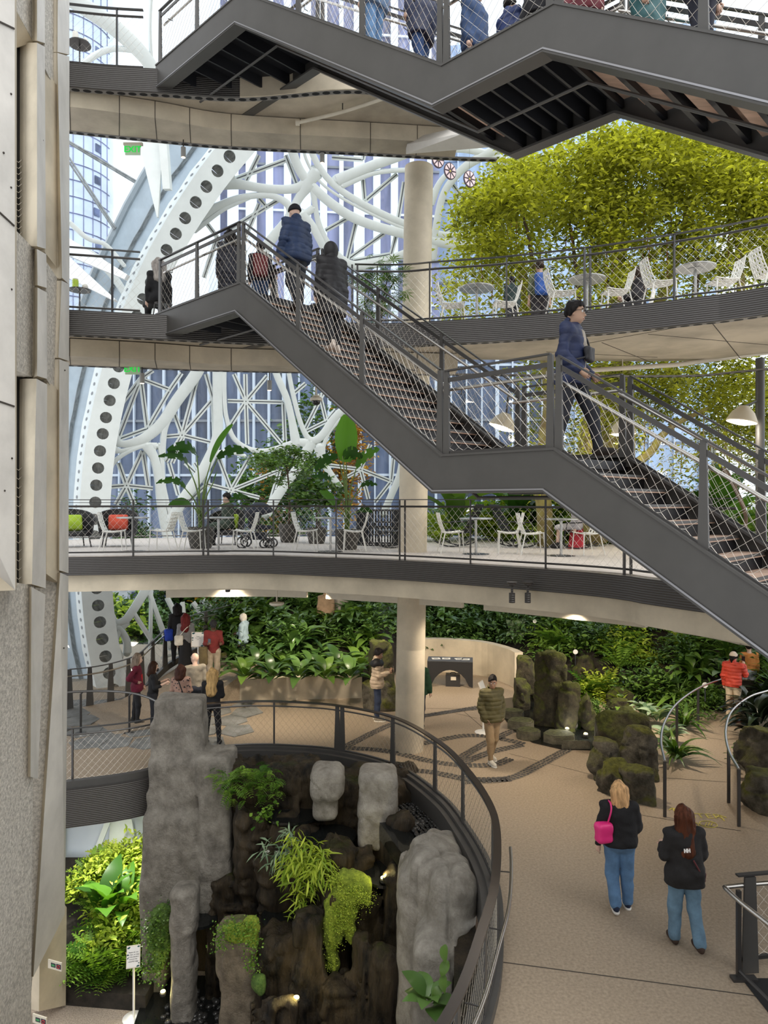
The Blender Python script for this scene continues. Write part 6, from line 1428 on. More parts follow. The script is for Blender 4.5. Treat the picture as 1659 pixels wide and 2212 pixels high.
# ---- rocking chairs
def rocking(px, d, rz, lab):
    p = at2(px, d, L2); o = thing('rocking_chair', lab, 'chair', p, 0, 'dark rocking chairs'); Rm = Matrix.Rotation(rz, 3, 'Z'); f = lambda x, y, z: p + Rm @ Vector((x, y, z)); Mr = M_wicker
    for s in (-.28, .28):
        MB().tube([f(s, .55 * math.sin(a) / .8, .56 - .54 * math.cos(a)) for a in np.linspace(-.72, .72, 11)], .016, 6).build('rocker', Mr, o, .8); MB().tube([f(s, .3, .06), f(s, .26, .40), f(s, -.28, .36), f(s, -.25, .05)], .014, 6).build('side_frame', Mr, o, .8)
        MB().tube([f(s, .26, .40), f(s, .22, .60), f(s, -.34, .62)], .014, 6).build('armrest', Mr, o, .8)
    for k in range(7): MB().bar(f(-.27, .25 - .085 * k, .41 - .012 * k), f(.27, .25 - .085 * k, .41 - .012 * k), .07, .015).build('slat', Mr, o)
    for k in range(8): MB().bar(f(-.27, -.30 - .045 * k, .40 + .085 * k), f(.27, -.30 - .045 * k, .40 + .085 * k), .015, .07).build('slat', Mr, o)
rocking(842, 16.9, RT + .1, 'dark rocking chair beside the woven drum'); rocking(985, 17.3, LF - .5, 'dark rocking chair just past the column'); rocking(1118, 17.0, RT + .3, 'dark rocking chair beside the double railing post'); rocking(1245, 16.6, LF - .2, 'dark rocking chair under the lower stair flight')
# ---- potted plants of the terrace
def pot(px, d, w, h, lab):
    p = at2(px, d, L2); o = thing('planter_pot', lab, 'pot', p, 0, 'dark planter pots'); MB().lathe([(0, 0), (w * .36, 0), (w * .40, .03), (w * .5, h * .7), (w * .5, h), (w * .45, h), (w * .44, h * .9), (0, h * .88)], 24, p).build('body', M_pot, o, .7)
    MB().lathe([(0, h * .9), (w * .44, h * .9), (0, h * .91)], 20, p).build('soil', M_soil, o); return p + Vector((0, 0, h * .9))
def banana_leaf_mesh(name, L, wd, arch, torn, rn, m):
    n = 14; v = []; f = []; rr = []; R = random.Random(int(L * 1000))
    for i in range(n + 1):
        t = i / n; ww = wd * math.sin(PI * min(1, t * .93 + .05)) ** .55; y = L * t * (1 - .22 * arch * t); z = L * arch * (.55 * t - .95 * t * t)
        for k, s in enumerate((-1, -.5, 0, .5, 1)): v.append((ww * s, y + (.02 * R.uniform(-1, 1) if abs(s) == 1 else 0), z + abs(s) * ww * .28 - (ww * .3 * torn * (s * s) * (1 if (i // 3) % 2 else .2))))
    for i in range(n):
        for k in range(4):
            if torn and k in (0, 3) and i % 4 == 3: continue
            a = i * 5 + k; f.append((a, a + 1, a + 6, a + 5))
    return raw_mesh(name, v, f, [m], None, 3.2, [rn] * len(v))
M_ml = {}
def big_plant(name, lab, base, leaves, group):
    o = thing(name, lab, 'plant', base, 0, group)
    for (x, y, dd, L, wd, yaw, pitch, arch, torn, rn) in leaves:
        tip = W(x, y, base.y + dd); mid = base.lerp(tip, .55) + Vector((0, 0, .18 * (tip - base).length)) + (base - tip) * .12 * Vector((1, 1, 0)).length; mid = base.lerp(tip, .5) + Vector(((base.x - tip.x) * .22, 0, .12))
        MB().tube(spline([base + Vector((random.uniform(-.05, .05), random.uniform(-.05, .05), 0)), mid, tip], 5), [.026 - .0014 * i for i in range(11)], 6).build('leaf_stalk', M_stem, o, .8)
        c = link('leaf', banana_leaf_mesh('leaf', L, wd, arch, torn, rn, ML_ban), o); c.location = tip - base; c.rotation_euler = (Matrix.Rotation(yaw, 3, 'Z') @ Matrix.Rotation(pitch, 3, 'X') @ Matrix.Rotation((.9 if yaw > 0 else -.9) if abs(yaw) > .3 else 0, 3, 'Y')).to_euler()
    return o
b = pot(434, 16.7, .62, .5, 'dark planter pot of the big-leaved plant')
big_plant('bird_of_paradise', 'big-leaved potted plant with arching paddle leaves on the terrace', b, [(455, 1000, 0, 1.15, .17, -.75, 1.05, .15, 0, .55), (425, 985, -.2, .95, .20, .9, .45, .9, .6, .1), (405, 1003, .1, .8, .14, 1.3, .55, .9, .4, .1), (470, 990, .1, .9, .16, -1.25, .45, .8, .6, .15), (400, 1055, -.2, .75, .12, 1.5, .5, 1.0, .2, .2), (497, 1085, -.2, .55, .10, -1.5, .6, 1.0, .2, .15), (412, 1090, -.4, .6, .13, 1.2, .1, .6, 0, .3), (462, 1040, .3, .3, .02, -.3, 1.1, .2, 0, .3)], 'potted plants on the terrace')
b = pot(624, 19.2, .55, .5, 'dark planter pot of the small tree'); tr = thing('small_tree', 'small potted tree with layered light green crown', 'tree', b, 0, 'potted plants on the terrace'); R = np.random.default_rng(9)
cl = np.array([tuple(W(x, y, b.y + R.uniform(-.5, .5)) - b) for x, y in ((560, 985), (580, 992), (600, 980), (620, 972), (640, 978), (660, 985), (680, 995), (692, 1000), (570, 1005), (610, 1000), (640, 1000), (665, 1010), (590, 1005), (555, 995), (655, 1025), (600, 1040))]); N = 1700; i = R.integers(0, len(cl), N)
link('crown', leaf_mesh('crown', ML_mid, TL, cl[i] + R.normal(0, .13, (N, 3)) * np.array([1, 1, .6]), rdir(N, -.5, .5, R), np.tile([0, 0, 1.0], (N, 1)) + R.normal(0, .3, (N, 3)), R.uniform(.09, .15, N), R.uniform(.2, 1, N)), tr)
MB().tube(spline([b, b + Vector((.02, 0, .5)), W(623, 1040, b.y), W(618, 1000, b.y)], 4), [.03] * 5 + [.022] * 8, 7).build('trunk', M_bark2, tr)
for k in (0, 4, 7, 9, 12, 14): MB().tube([W(621, 1030 - k, b.y), b + Vector(tuple(cl[k]))], .01, 5).build('branch', M_bark2, tr)
b = pot(684, 18.6, .52, .42, 'dark planter pot of the leafy shrub'); sh_ = thing('potted_shrub', 'dense round-leaved potted shrub on the terrace', 'shrub', b, 0, 'potted plants on the terrace')
cl = np.array([tuple(W(x, y, b.y + R.uniform(-.4, .3)) - b) for x, y in ((640, 1060), (660, 1050), (685, 1045), (710, 1045), (730, 1055), (650, 1075), (675, 1070), (700, 1065), (725, 1070), (660, 1085), (690, 1085), (715, 1085))]); N = 420; i = R.integers(0, len(cl), N)
link('crown', leaf_mesh('crown', ML_mid, T_leaf(.55, .1, .2), cl[i] + R.normal(0, .11, (N, 3)), rdir(N, -.4, .5, R) + np.array([0, -.5, 0]), np.tile([0, -.3, 1.0], (N, 1)) + R.normal(0, .3, (N, 3)), R.uniform(.16, .26, N), R.uniform(.0, .75, N)), sh_); MB().tube([b, b + Vector((0, 0, .5))], .02, 6).build('stem', M_bark2, sh_)
b = pot(750, 16.3, .56, .46, 'dark planter pot of the banana beside the column')
big_plant('banana_plant', 'potted banana with one huge upright backlit leaf', b, [(748, 998, 0, 1.12, .26, .0, 1.5, .05, 0, 1.0), (740, 985, -.3, .55, .19, -.9, .2, .8, .4, .15), (770, 1010, -.1, .75, .19, -1.1, .75, .3, .2, .45), (730, 985, .2, .7, .16, 1.6, -.4, .6, .5, .1), (715, 1040, .1, .5, .13, 1.2, .5, .8, .1, .1), (780, 1050, -.1, .42, .09, -1.5, .25, .7, .2, .1), (722, 1092, -.3, .5, .14, 1.4, .9, .4, 0, .6), (775, 1105, -.2, .35, .1, -1.4, .2, .8, 0, .1)], 'potted plants on the terrace')
# ---- stroller
p = at2(556, 17.0, L2); o = thing('baby_stroller', 'dark baby stroller parked by the lounge chair', 'stroller', p); Mk = mat('stroller_navy_cloth', (.025, .03, .045), .8)
for s in (-.24, .24):
    MB().tube([p + Vector((-.35, s, 1.0)), p + Vector((-.15, s, .75)), p + Vector((.32, s, .14))], .014, 6).build('frame_tube', M_rail, o, .8); MB().tube([p + Vector((.05, s, .55)), p + Vector((-.3, s, .14))], .014, 6).build('frame_tube', M_rail, o, .8)
    for x, r in ((.34, .1), (.2, .1), (-.32, .13)):
        MB().tube([p + Vector((x + r * math.cos(a), s, r + r * math.sin(a))) for a in np.linspace(0, 6.283, 14, endpoint=False)], .02, 5, closed=True).build('wheel', M_wicker, o, .8); MB().tube([p + Vector((x, s - .03, r)), p + Vector((x, s + .03, r))], .03, 8).build('hub', M_chrome, o)
MB().tube([p + Vector((-.35, -.24, 1.0)), p + Vector((-.37, 0, 1.02)), p + Vector((-.35, .24, 1.0))], .016, 6).build('handle', M_wicker, o)
v, q = sdf_mesh(lambda P: smax(s_ell(P, (.05, 0, .82), (.34, .27, .26)), -(P[:, 2] - .74 - (P[:, 0] - .0) * .3), .03), (-.45, -.4, .4), (.5, .4, 1.2), .04); link('canopy', raw_mesh('canopy', v, q, [Mk], None, 3.2), o)
v, q = sdf_mesh(lambda P: smin(s_box(P, (.08, 0, .48), (.26, .2, .05), .04), s_box(P, (-.14, 0, .65), (.06, .2, .2), .04), .05), (-.35, -.35, .3), (.5, .35, 1.0), .04); link('seat', raw_mesh('seat', v, q, [Mk], None, 3.2), o); MB().box(p + Vector((0, 0, .27)), (.4, .34, .16)).build('basket', Mk, o)
# ---- exit signs
def text(body, size, name, m, parent=None, loc=(0, 0, 0), rot=(PI / 2, 0, 0), ext=.004, align='CENTER', bold=.0, **k):
    cu = bpy.data.curves.new(name, 'FONT'); cu.body = body; cu.size = size; cu.extrude = ext; cu.align_x = align; cu.align_y = 'CENTER'; cu.offset = bold; cu.materials.append(m)
    tmp = bpy.data.objects.new(name, cu); COL.objects.link(tmp); dg = bpy.context.evaluated_depsgraph_get(); me = bpy.data.meshes.new_from_object(tmp.evaluated_get(dg)); bpy.data.objects.remove(tmp); me.name = name
    o = link(name, me, parent, **k); o.location = loc; o.rotation_euler = rot; return o
M_exit = mat('lit_green_letters', (.02, .5, .08), .4, emit=((.01, .6, .05), .55)); M_exitbg = mat('exit_panel', (.55, .70, .50), .3)
for y, z, lab in ((324, 0, 'green exit sign hanging under the top walkway'), (798, 0, 'green exit sign hanging under the upper terrace')):
    p = W(287, y, 14.2); o = thing('exit_sign', lab, 'sign', p, 0, 'exit signs'); MB().box(p, (.30, .03, .20)).build('panel', M_exitbg, o); MB().box(p + Vector((0, .02, .125)), (.38, .06, .05)).build('housing', M_panel, o)
    text('EXIT', .17, 'lettering', M_exit, o, (0, -.02, 0), bold=.002)
# ---- small ceiling fixtures
def spotlight(px, py, d, lab, h=.2, m=None):
    p = W(px, py, d); o = thing('spotlight', lab, 'lamp', p, 0, 'small ceiling spotlights'); MB().lathe([(0, 0), (.045, 0), (.05, .01), (.05, h), (0, h)], 12, p).build('housing', m or mat('grey_lamp_body', (.3, .3, .29), .5), o, .6); MB().tube([p + Vector((0, 0, h)), p + Vector((0, 0, h + .18))], .012, 6).build('stem', M_rail, o)
    MB().lathe([(0, -.004), (.038, -.004), (.038, 0), (0, 0)], 12, p).build('lens', mat('warm_lens', (1, .8, .5), .4, emit=((1, .75, .45), 6.0)), o); return p
for px, py, d, lab in ((396, 340, 14.3, 'small spotlight under the top walkway by the arch'), (696, 352, 14.8, 'small spotlight under the top walkway near the column'), (307, 828, 14.2, 'small spotlight next to the lower exit sign'), (582, 843, 14.7, 'small spotlight under the upper terrace above the small tree')): spotlight(px, py, d, lab)
p = W(683, 866, 14.5); o = thing('security_camera', 'dome security camera under the staircase', 'camera', p); MB().lathe([(0, .0), (.125, 0), (.125, .05), (.07, .09), (.07, .11), (0, .11)], 18, p).build('housing', M_panel, o, .6); MB().ball(p + Vector((0, 0, -.01)), (.09, .09, .085), 14, 8).build('dome', mat('smoked_dome', (.01, .01, .012), .1), o, 3.2); MB().tube([p + Vector((0, 0, .1)), p + Vector((0, 0, .45))], .02, 6).build('stem', M_panel, o)
p = W(598, 1305, 15.2); o = thing('ceiling_camera', 'flat round ceiling device above the planted bank', 'camera', p); MB().lathe([(0, -.03), (.12, -.03), (.16, 0), (.16, .03), (.05, .05), (0, .05)], 18, p).build('housing', M_panel, o, .6); MB().tube([p, p + Vector((0, 0, .3))], .018, 6).build('stem', M_panel, o)
for px in (1106, 1140):
    p = W(px, 1302, 11.6); o = thing('hanging_fixture', 'grey hanging cylinder fixture %s the column under the terrace edge' % ('nearer' if px == 1106 else 'farther from'), 'fixture', p, 0, 'pair of hanging cylinders'); MB().lathe([(0, 0), (.05, 0), (.05, .16), (0, .16)], 12, p).build('cylinder', M_fascia, o, .6); MB().tube([p + Vector((0, 0, .16)), p + Vector((0, 0, .30))], .02, 6).build('stem', M_fascia, o); MB().lathe([(0, .27), (.05, .28), (.09, .34), (0, .34)], 12, p).build('mount', M_fascia, o)
o = thing('ceiling_pipe', 'pale pipe hung under the top walkway soffit', 'pipe', W(640, 265, 13.6)); Q = [W(642, 266, 14.0), W(740, 250, 13.6), W(860, 226, 13.0)]; Q = [Vector((q.x, q.y, EYE + 7.48)) for q in Q]; MB().tube(spline(Q, 5), .035, 8).build('pipe', M_panel, o, .8); MB().tube([Q[0] - Vector((.03, 0, 0)), Q[0] + Vector((.05, 0, 0))], .055, 10).build('end_cap', M_panel, o); MB().tube([Q[1], Q[1] + Vector((0, 0, .16))], .012, 5).build('hanger', M_rail, o)
o = thing('ceiling_pipe', 'pale pipe along the soffit edge of the upper terrace', 'pipe', W(1300, 795, 15)); MB().tube([W(1180, 806, 15.1), W(1460, 788, 15.1), W(1700, 755, 15.1)], .05, 8).build('pipe', M_panel, o, .8)
for a, b in ((1345, 797), (1540, 778)): MB().tube([W(a, b, 15.1), W(a, b - 22, 15.1)], .012, 5).build('hanger', M_panel, o)
# ---- cone work lights in the tree
def cone_light(px, py, d, s, tilt, lab, power):
    p = W(px, py, d); o = thing('cone_lamp', lab, 'lamp', p, 0, 'cone lamps in the tree'); M3 = Matrix.Rotation(tilt, 3, 'Y')
    MB().lathe([(.30 * s, 0), (.31 * s, .02), (.22 * s, .16 * s + .05), (.12 * s, .27 * s + .04), (.10 * s, .34 * s), (.0, .35 * s)][:6], 22, p, M=M3).build('shade', mat('cream_lamp_shade', (.62, .55, .42), .5), o, .8)
    MB().ball(p + M3 @ Vector((0, 0, .01)), (.25 * s, .25 * s, .06 * s), 16, 6, M=M3).build('bulb', mat('bright_bulb', (1, .95, .85), .4, emit=((1, .93, .8), 9.0)), o, 3.2); MB().tube([p + M3 @ Vector((0, 0, .34 * s)), p + M3 @ Vector((0, 0, .34 * s)) + (Vector((.05, 0, .5)) if px < 1500 else Vector((.32, .15, .12)))], .025, 6).build('stem', M_rail, o)
    l = bpy.data.lights.new('lamp_light', 'POINT'); l.energy = power; l.color = (1, .9, .75); l.shadow_soft_size = .2; lo = bpy.data.objects.new('lamp_light', l); COL.objects.link(lo); lo.parent = o; lo.location = M3 @ Vector((0, 0, -.15))
cone_light(1083, 924, 15.4, .95, .35, 'cone lamp seen through the stair landing mesh', 40); cone_light(1345, 938, 16.0, .95, 0, 'glowing cone lamp behind the man on the stairs', 60); cone_light(1602, 912, 14.6, .98, .18, 'cone lamp on the dark pole at the picture edge', 40)
p = at2(1642, 14.8, L2); o = thing('steel_post', 'dark steel post carrying the cone lamp', 'post', p); MB().tube([p, p + Vector((0, 0, L3 - L2 - .4))], .09, 10).build('shaft', M_steel, o, .8); MB().lathe([(0, 0), (.16, 0), (.16, .02), (0, .03)], 12, p).build('base', M_steel, o)
# ---- orange-slice ornaments hanging by the column
for px, py, lab in ((946, 345, 'citrus-slice ornament half hidden by the column'), (972, 370, 'middle citrus-slice ornament hanging by the tree'), (1014, 387, 'citrus-slice ornament touching the tree crown')):
    p = W(px, py, 16.0); o = thing('citrus_ornament', lab, 'ornament', p, 0, 'hanging citrus ornaments'); M3 = Matrix.Rotation(PI / 2, 3, 'X') @ Matrix.Rotation(.5, 3, 'Y'); r = .19
    MB().lathe([(0, -.012), (r, -.012), (r, .012), (0, .012)], 28, p, M=M3, sx=.85).build('rind', mat('dark_rind', (.08, .05, .07), .6), o)
    for k in range(8):
        a0 = k / 8 * 6.283 + .08; a1 = (k + 1) / 8 * 6.283 - .08; am = (a0 + a1) / 2; P = [(math.cos(am) * .05 * .85, math.sin(am) * .05, .02)] + [(math.cos(a) * (r - .02) * .85, math.sin(a) * (r - .02), .02) for a in np.linspace(a0, a1, 5)]
        for s in (1, -1): MB().add([p + M3 @ Vector((x, y, z * s)) for x, y, z in P], [(0, 1, 2, 3, 4, 5)]).build('segment', mat('pink_segment', (.85, .68, .70), .6), o)
    MB().ball(p, (.03, .03, .03), 8, 6).build('core', mat('ornament_yellow', (.6, .5, .15), .6), o); MB().tube([p + Vector((0, 0, .16)), p + Vector((0, 0, 1.4))], .003, 4).build('wire', M_rail, o)
# ---- L1 table with black cloth
p = G(972, 1486); o = thing('display_table', 'black-clothed display table by the curved wall', 'table', p, 0); Mc = mat('black_stretch_cloth', (.012, .012, .014), .7)
w, dp, h = 1.32, .6, .76; R3 = Matrix.Rotation(-.12, 3, 'Z'); f = lambda x, y, z: p + R3 @ Vector((x, y + .3, z))
MB().box(f(0, 0, h), (w, dp, .03), -.12).build('table_top', mat('grey_table_cloth', (.07, .075, .085), .6), o)
for sy in (-1, 1):
    P = []; n = 12
    for i in range(n + 1):
        t = i / n; x = -w / 2 + w * t; zb = .02 + .50 * math.sin(PI * min(1, max(0, (t - .08) / .84))) ** .6 if .08 < t < .92 else .02; P += [f(x, sy * dp / 2, h), f(x, sy * (dp / 2 - .0), zb), f(x, sy * (dp / 2 - .015), h), f(x, sy * (dp / 2 - .015), zb)]
    MB().add(P, [q for i in range(n) for q in ((4 * i, 4 * i + 1, 4 * i + 5, 4 * i + 4), (4 * i + 2, 4 * i + 6, 4 * i + 7, 4 * i + 3), (4 * i + 1, 4 * i + 3, 4 * i + 7, 4 * i + 5))]).build('cloth_skirt', Mc, o)
for sx in (-1, 1):
    MB().add([f(sx * w / 2, -dp / 2, h), f(sx * w / 2, dp / 2, h), f(sx * w / 2, dp / 2, .02), f(sx * w / 2, .1, .5), f(sx * w / 2, -.1, .5), f(sx * w / 2, -dp / 2, .02)], [(0, 1, 2, 3, 4, 5)]).build('cloth_side', Mc, o)
q = f(.08, 0, 0); o2 = thing('equipment_case', 'black case under the display table', 'case', q); MB().box(q + Vector((0, 0, .17)), (.42, .3, .34), -.12).build('body', mat('black_case', (.03, .03, .033), .4), o2); MB().box(q + Vector((0, -.155, .24)), (.16, .01, .1)).build('label_plate', M_panel, o2); MB().tube([q + Vector((-.08, 0, .34)), q + Vector((-.06, 0, .38)), q + Vector((.06, 0, .38)), q + Vector((.08, 0, .34))], .012, 5).build('handle', M_rail, o2)
for x, y, a, lab in ((-.42, .02, .1, 'white sheet on the black display table, nearest the column'), (-.12, .05, -.1, 'white sheet in the middle of the black display table'), (.26, .05, .2, 'picture card on the black display table'), (.45, .02, -.15, 'white card at the far end of the black display table')):
    c = f(x, y, h + .017); o3 = thing('paper_sheet', lab, 'paper', c, 0, 'papers on the display table'); MB().box(c, (.24, .2, .003), a).build('sheet', M_chair, o3); MB().box(c + Vector((0, 0, .003)), (.13, .09, .002), a).build('printed_block', mat('print_grey', (.3, .3, .28), .8), o3)
# ---- sign stands
M_signw = mat('white_sign', (.82, .81, .79), .5); M_ink = mat('dark_ink', (.03, .035, .05), .7); M_leafprint = mat('teal_leaf_print', (.02, .09, .10), .7)
def sign_stand(base, lab, h, w, hh, lines, lean=.5, yaw=0.0, deco=True, disc=.2):
    o = thing('sign_stand', lab, 'sign', base, 0, 'white sign stands'); MB().lathe([(0, 0), (disc, 0), (disc, .012), (disc * .9, .02), (.03, .03), (0, .03)], 24, base).build('base', M_signw, o, .6); MB().tube([base, base + Vector((0, 0, h - hh * .3))], .022, 8).build('pole', M_signw, o, .8)
    M3 = Matrix.Rotation(yaw, 3, 'Z') @ Matrix.Rotation(-lean, 3, 'X'); c = base + Vector((0, -.02, h)); MB().box(c, (w, .02, hh), M=M3).build('frame', mat('sign_frame', (.72, .66, .58), .5), o); MB().box(c + M3 @ Vector((0, -.012, 0)), (w * .88, .008, hh * .91), M=M3).build('panel', M_signw, o)
    eu = (M3 @ Matrix.Rotation(PI / 2, 3, 'X')).to_euler()
    for i, t in enumerate(lines): text(t, hh * .085, 'lettering', M_ink, o, c + M3 @ Vector((.0, -.018, hh * (.2 - .1 * i))) - base, eu, .001)
    if deco:
        for x, z, s in ((-.36, .40, 1), (-.30, .43, .8), (.36, .43, .9), (-.40, .1, .8), (-.40, -.05, .6), (.36, -.42, 1), (.30, -.44, .7), (.40, -.3, .6)): MB().ball(c + M3 @ Vector((x * w, -.017, z * hh)), (.05 * s * w * 2, .001, .03 * s * w * 2), 8, 4, M=M3).build('printed_leaf', M_leafprint, o)
    return o
sign_stand(G(289, 2200, L0), 'small white sign on a stand at the foot of the waterfall', 1.14, .24, .36, ['Please do not', 'sit, lean, or step', 'on the planters', 'around the', 'waterfall edge'], .35, .25)
sign_stand(G(1044, 1582), 'white easel sign behind the man in the green jacket', 1.0, .3, .42, [], .4, 1.1, False)
sign_stand(Vector((W(428, 1385, 19.6).x, 19.6, .0)), 'white framed sign between the visitors by the ramp', 1.62, .36, .40, ['Please', 'stay on the', 'path'], .15, 0)
# wall plaques on the core base
for px, py, d, lab in ((119, 2085, 12.4, 'cream plaque with red ring on the core base wall'), (86, 2203, 12.0, 'cream plaque with red ring at the bottom edge')):
    p = W(px, py, d); o = thing('wall_plaque', lab, 'sign', p, 0, 'plaques on the core'); M3 = Matrix.Rotation(-.35, 3, 'Z'); MB().box(p, (.30, .02, .15), M=M3).build('plate', M_panel, o)
    MB().box(p + M3 @ Vector((-.03, -.012, 0)), (.10, .006, .07), M=M3).build('display', M_ink, o); MB().box(p + M3 @ Vector((-.03, -.016, 0)), (.07, .004, .03), M=M3).build('green_mark', mat('green_mark', (.05, .3, .1), .5), o); MB().box(p + M3 @ Vector((.09, -.012, 0)), (.10, .006, .08), M=M3).build('display', M_ink, o); MB().tube([p + M3 @ Vector((.09 + .03 * math.cos(a), -.017, .025 * math.sin(a))) for a in np.linspace(0, 6.283, 14, endpoint=False)], .005, 4, closed=True).build('red_ring', mat('red_mark', (.6, .03, .04), .5), o)
# round plant tags
for px, py, d, r, h, lab in ((1343, 1614, 15.6, .075, .45, 'round white plant tag on the front boulders'), (1243, 1408, 20.5, .07, .5, 'round white plant tag behind the tall pond boulder'), (1155, 1342, 22, .06, .4, 'round pale plant tag high on the bank'), (1523, 1480, 17.5, .07, .4, 'round white plant tag by the ramp handrail')):
    p = W(px, py, d); o = thing('plant_tag', lab, 'sign', p - Vector((0, 0, h)), 0, 'round plant tags'); M3 = Matrix.Rotation(PI / 2, 3, 'X'); MB().lathe([(0, -.006), (r, -.006), (r, .006), (0, .006)], 20, p, M=M3).build('disc', M_signw, o); MB().bar(p - Vector((0, 0, h)), p - Vector((0, 0, r * .8)), .02, .01).build('stake', M_ink, o)
    if px == 1343:
        for i, t in enumerate(('PLEASE', 'KEEP OFF', 'PLANTS')): text(t, .028, 'lettering', M_ink, o, (0, -.009, h + .026 - .026 * i), ext=.001)
# ---- floor marking ENTER with arrows
M_ylw = mat('yellow_floor_paint', (.55, .47, .10), .7, var=.2, vs=14)
p = G(1510, 1763); o = thing('floor_marking', 'yellow ENTER marking with arrows painted on the floor', 'marking', p)
text('ENTER', .26, 'lettering', M_ylw, o, (0, 0, .006), (0, 0, -.10), .001)
for s, (x, y) in ((-1, (1457, 1752)), (1, (1560, 1768))):
    c = G(x, y) - p; M3 = Matrix.Rotation(-.1, 3, 'Z')
    for a, b in (((0, -.1), (0, .12)), ((0, .12), (-.08, .03)), ((0, .12), (.08, .03))): MB().bar(p + c + M3 @ Vector((*a, .006)), p + c + M3 @ Vector((*b, .006)), .025, .004).build('arrow_stroke', M_ylw, o)
for x in (1490, 1530):
    c = G(x, 1781); MB().tube([c + Vector((.14 * math.cos(a), .12 * math.sin(a), .006)) for a in np.linspace(0, 6.283, 20, endpoint=False)], .008, 4, closed=True).build('ring_mark', M_ylw, o)
    for k in range(3): MB().bar(c + Vector((-.08 + .05 * k, -.06, .006)), c + Vector((-.0 + .05 * k, .06, .006)), .015, .003).build('ring_stroke', M_ylw, o)
# ---- underwater spots of the waterfall and pond
def pool_light(p, e, lab, col=(1, .85, .35), ang=None):
    o = thing('pool_spotlight', lab, 'lamp', p, 0, 'spotlights in the water'); MB().lathe([(0, 0), (.05, 0), (.06, .05), (.05, .07), (0, .07)], 12, p).build('housing', M_rail, o); MB().ball(p + Vector((0, 0, .075)), (.045, .045, .02), 10, 5).build('lens', mat('yellow_lens', (1, .9, .3), .4, emit=((1, .85, .25), 14.0)), o, 3.2)
    l = bpy.data.lights.new('lamp_light', 'POINT'); l.energy = e; l.color = col; l.shadow_soft_size = .04; lo = bpy.data.objects.new('lamp_light', l); COL.objects.link(lo); lo.parent = o; lo.location = (0, -.05, .16)
pool_light(W(352, 2150, 12.9), 6, 'yellow pool spotlight at the foot of the tall rock'); pool_light(W(828, 1905, 11.85), 5, 'yellow pool spotlight in the middle basin'); pool_light(W(640, 2165, 10.75), 8, 'yellow pool spotlight low on the wet face'); pool_light(G(1268, 1590, .1) + Vector((0, .1, -.05)), 6, 'pool spotlight in the pond by the boulders', (1, .95, .8)); pool_light(G(1225, 1580, .1), 4, 'pool spotlight beside the little pond fall', (1, .95, .8))
# ---- warm downlights in the troughs under the terrace; the last two are added to brighten the bank
for px, d in ((492, 16.3), (702, 16.2), (993, 15.0), (1240, 13.2), (850, 18.5), (1100, 18.0), (620, 19.0), (1330, 16.5), (1420, 15.6), (1520, 15.0)):
    p = W(px, 1290, d); p.z = L2 - .98; o = thing('track_light', 'small black track light in the soffit trough', 'lamp', p, 0, 'track lights in the soffit'); MB().lathe([(0, 0), (.05, 0), (.06, .02), (.05, .14), (0, .14)], 10, p).build('housing', M_ink, o); MB().lathe([(0, -.004), (.04, -.004), (.04, .0), (0, .0)], 10, p).build('lens', MATS['warm_lens'], o)
    l = bpy.data.lights.new('lamp_light', 'SPOT'); l.energy = 230 if d < 15.5 else 320; l.color = (1, .85, .66); l.spot_size = 2.2; l.spot_blend = 1; l.shadow_soft_size = .15; lo = bpy.data.objects.new('lamp_light', l); COL.objects.link(lo); lo.parent = o; lo.location = (0, 0, -.05); lo.rotation_euler = (.1 if d < 15.2 else .75, 0, 0)
# ================================================================== PEOPLE
SKIN = {'l': (.62, .42, .33), 'm': (.44, .275, .19), 't': (.36, .21, .14), 'd': (.13, .07, .045)}
CL = {}
def cloth(col, kind='plain'):
    k = (tuple(col), kind)
    if k not in CL:
        m = mat('cloth_%d' % len(CL), col, .85 if kind != 'nylon' else .6, var=.18, vs=7, bump=.25 if kind == 'plain' else .12, bs=45)
        if kind in ('stripe', 'print'):
            nt = m.node_tree; N = nt.nodes; Lk = nt.links; b = N['Principled BSDF']; tc = N.new('ShaderNodeTexCoord')
            w = N.new('ShaderNodeTexWave' if kind == 'stripe' else 'ShaderNodeTexVoronoi')
            if kind == 'stripe': w.bands_direction = 'Z'
            w.inputs['Scale'].default_value = 9 if kind == 'stripe' else 16
            r = N.new('ShaderNodeValToRGB'); r.color_ramp.interpolation = 'CONSTANT'; r.color_ramp.elements[0].color = (.02, .02, .025, 1); r.color_ramp.elements[1].color = (*col, 1); r.color_ramp.elements[1].position = .5 if kind == 'stripe' else .3
            Lk.new(tc.outputs['Object'], w.inputs['Vector']); Lk.new(w.outputs['Fac' if kind == 'stripe' else 'Distance'], r.inputs[0]); Lk.new(r.outputs[0], b.inputs['Base Color'])
        CL[k] = m
    return CL[k]
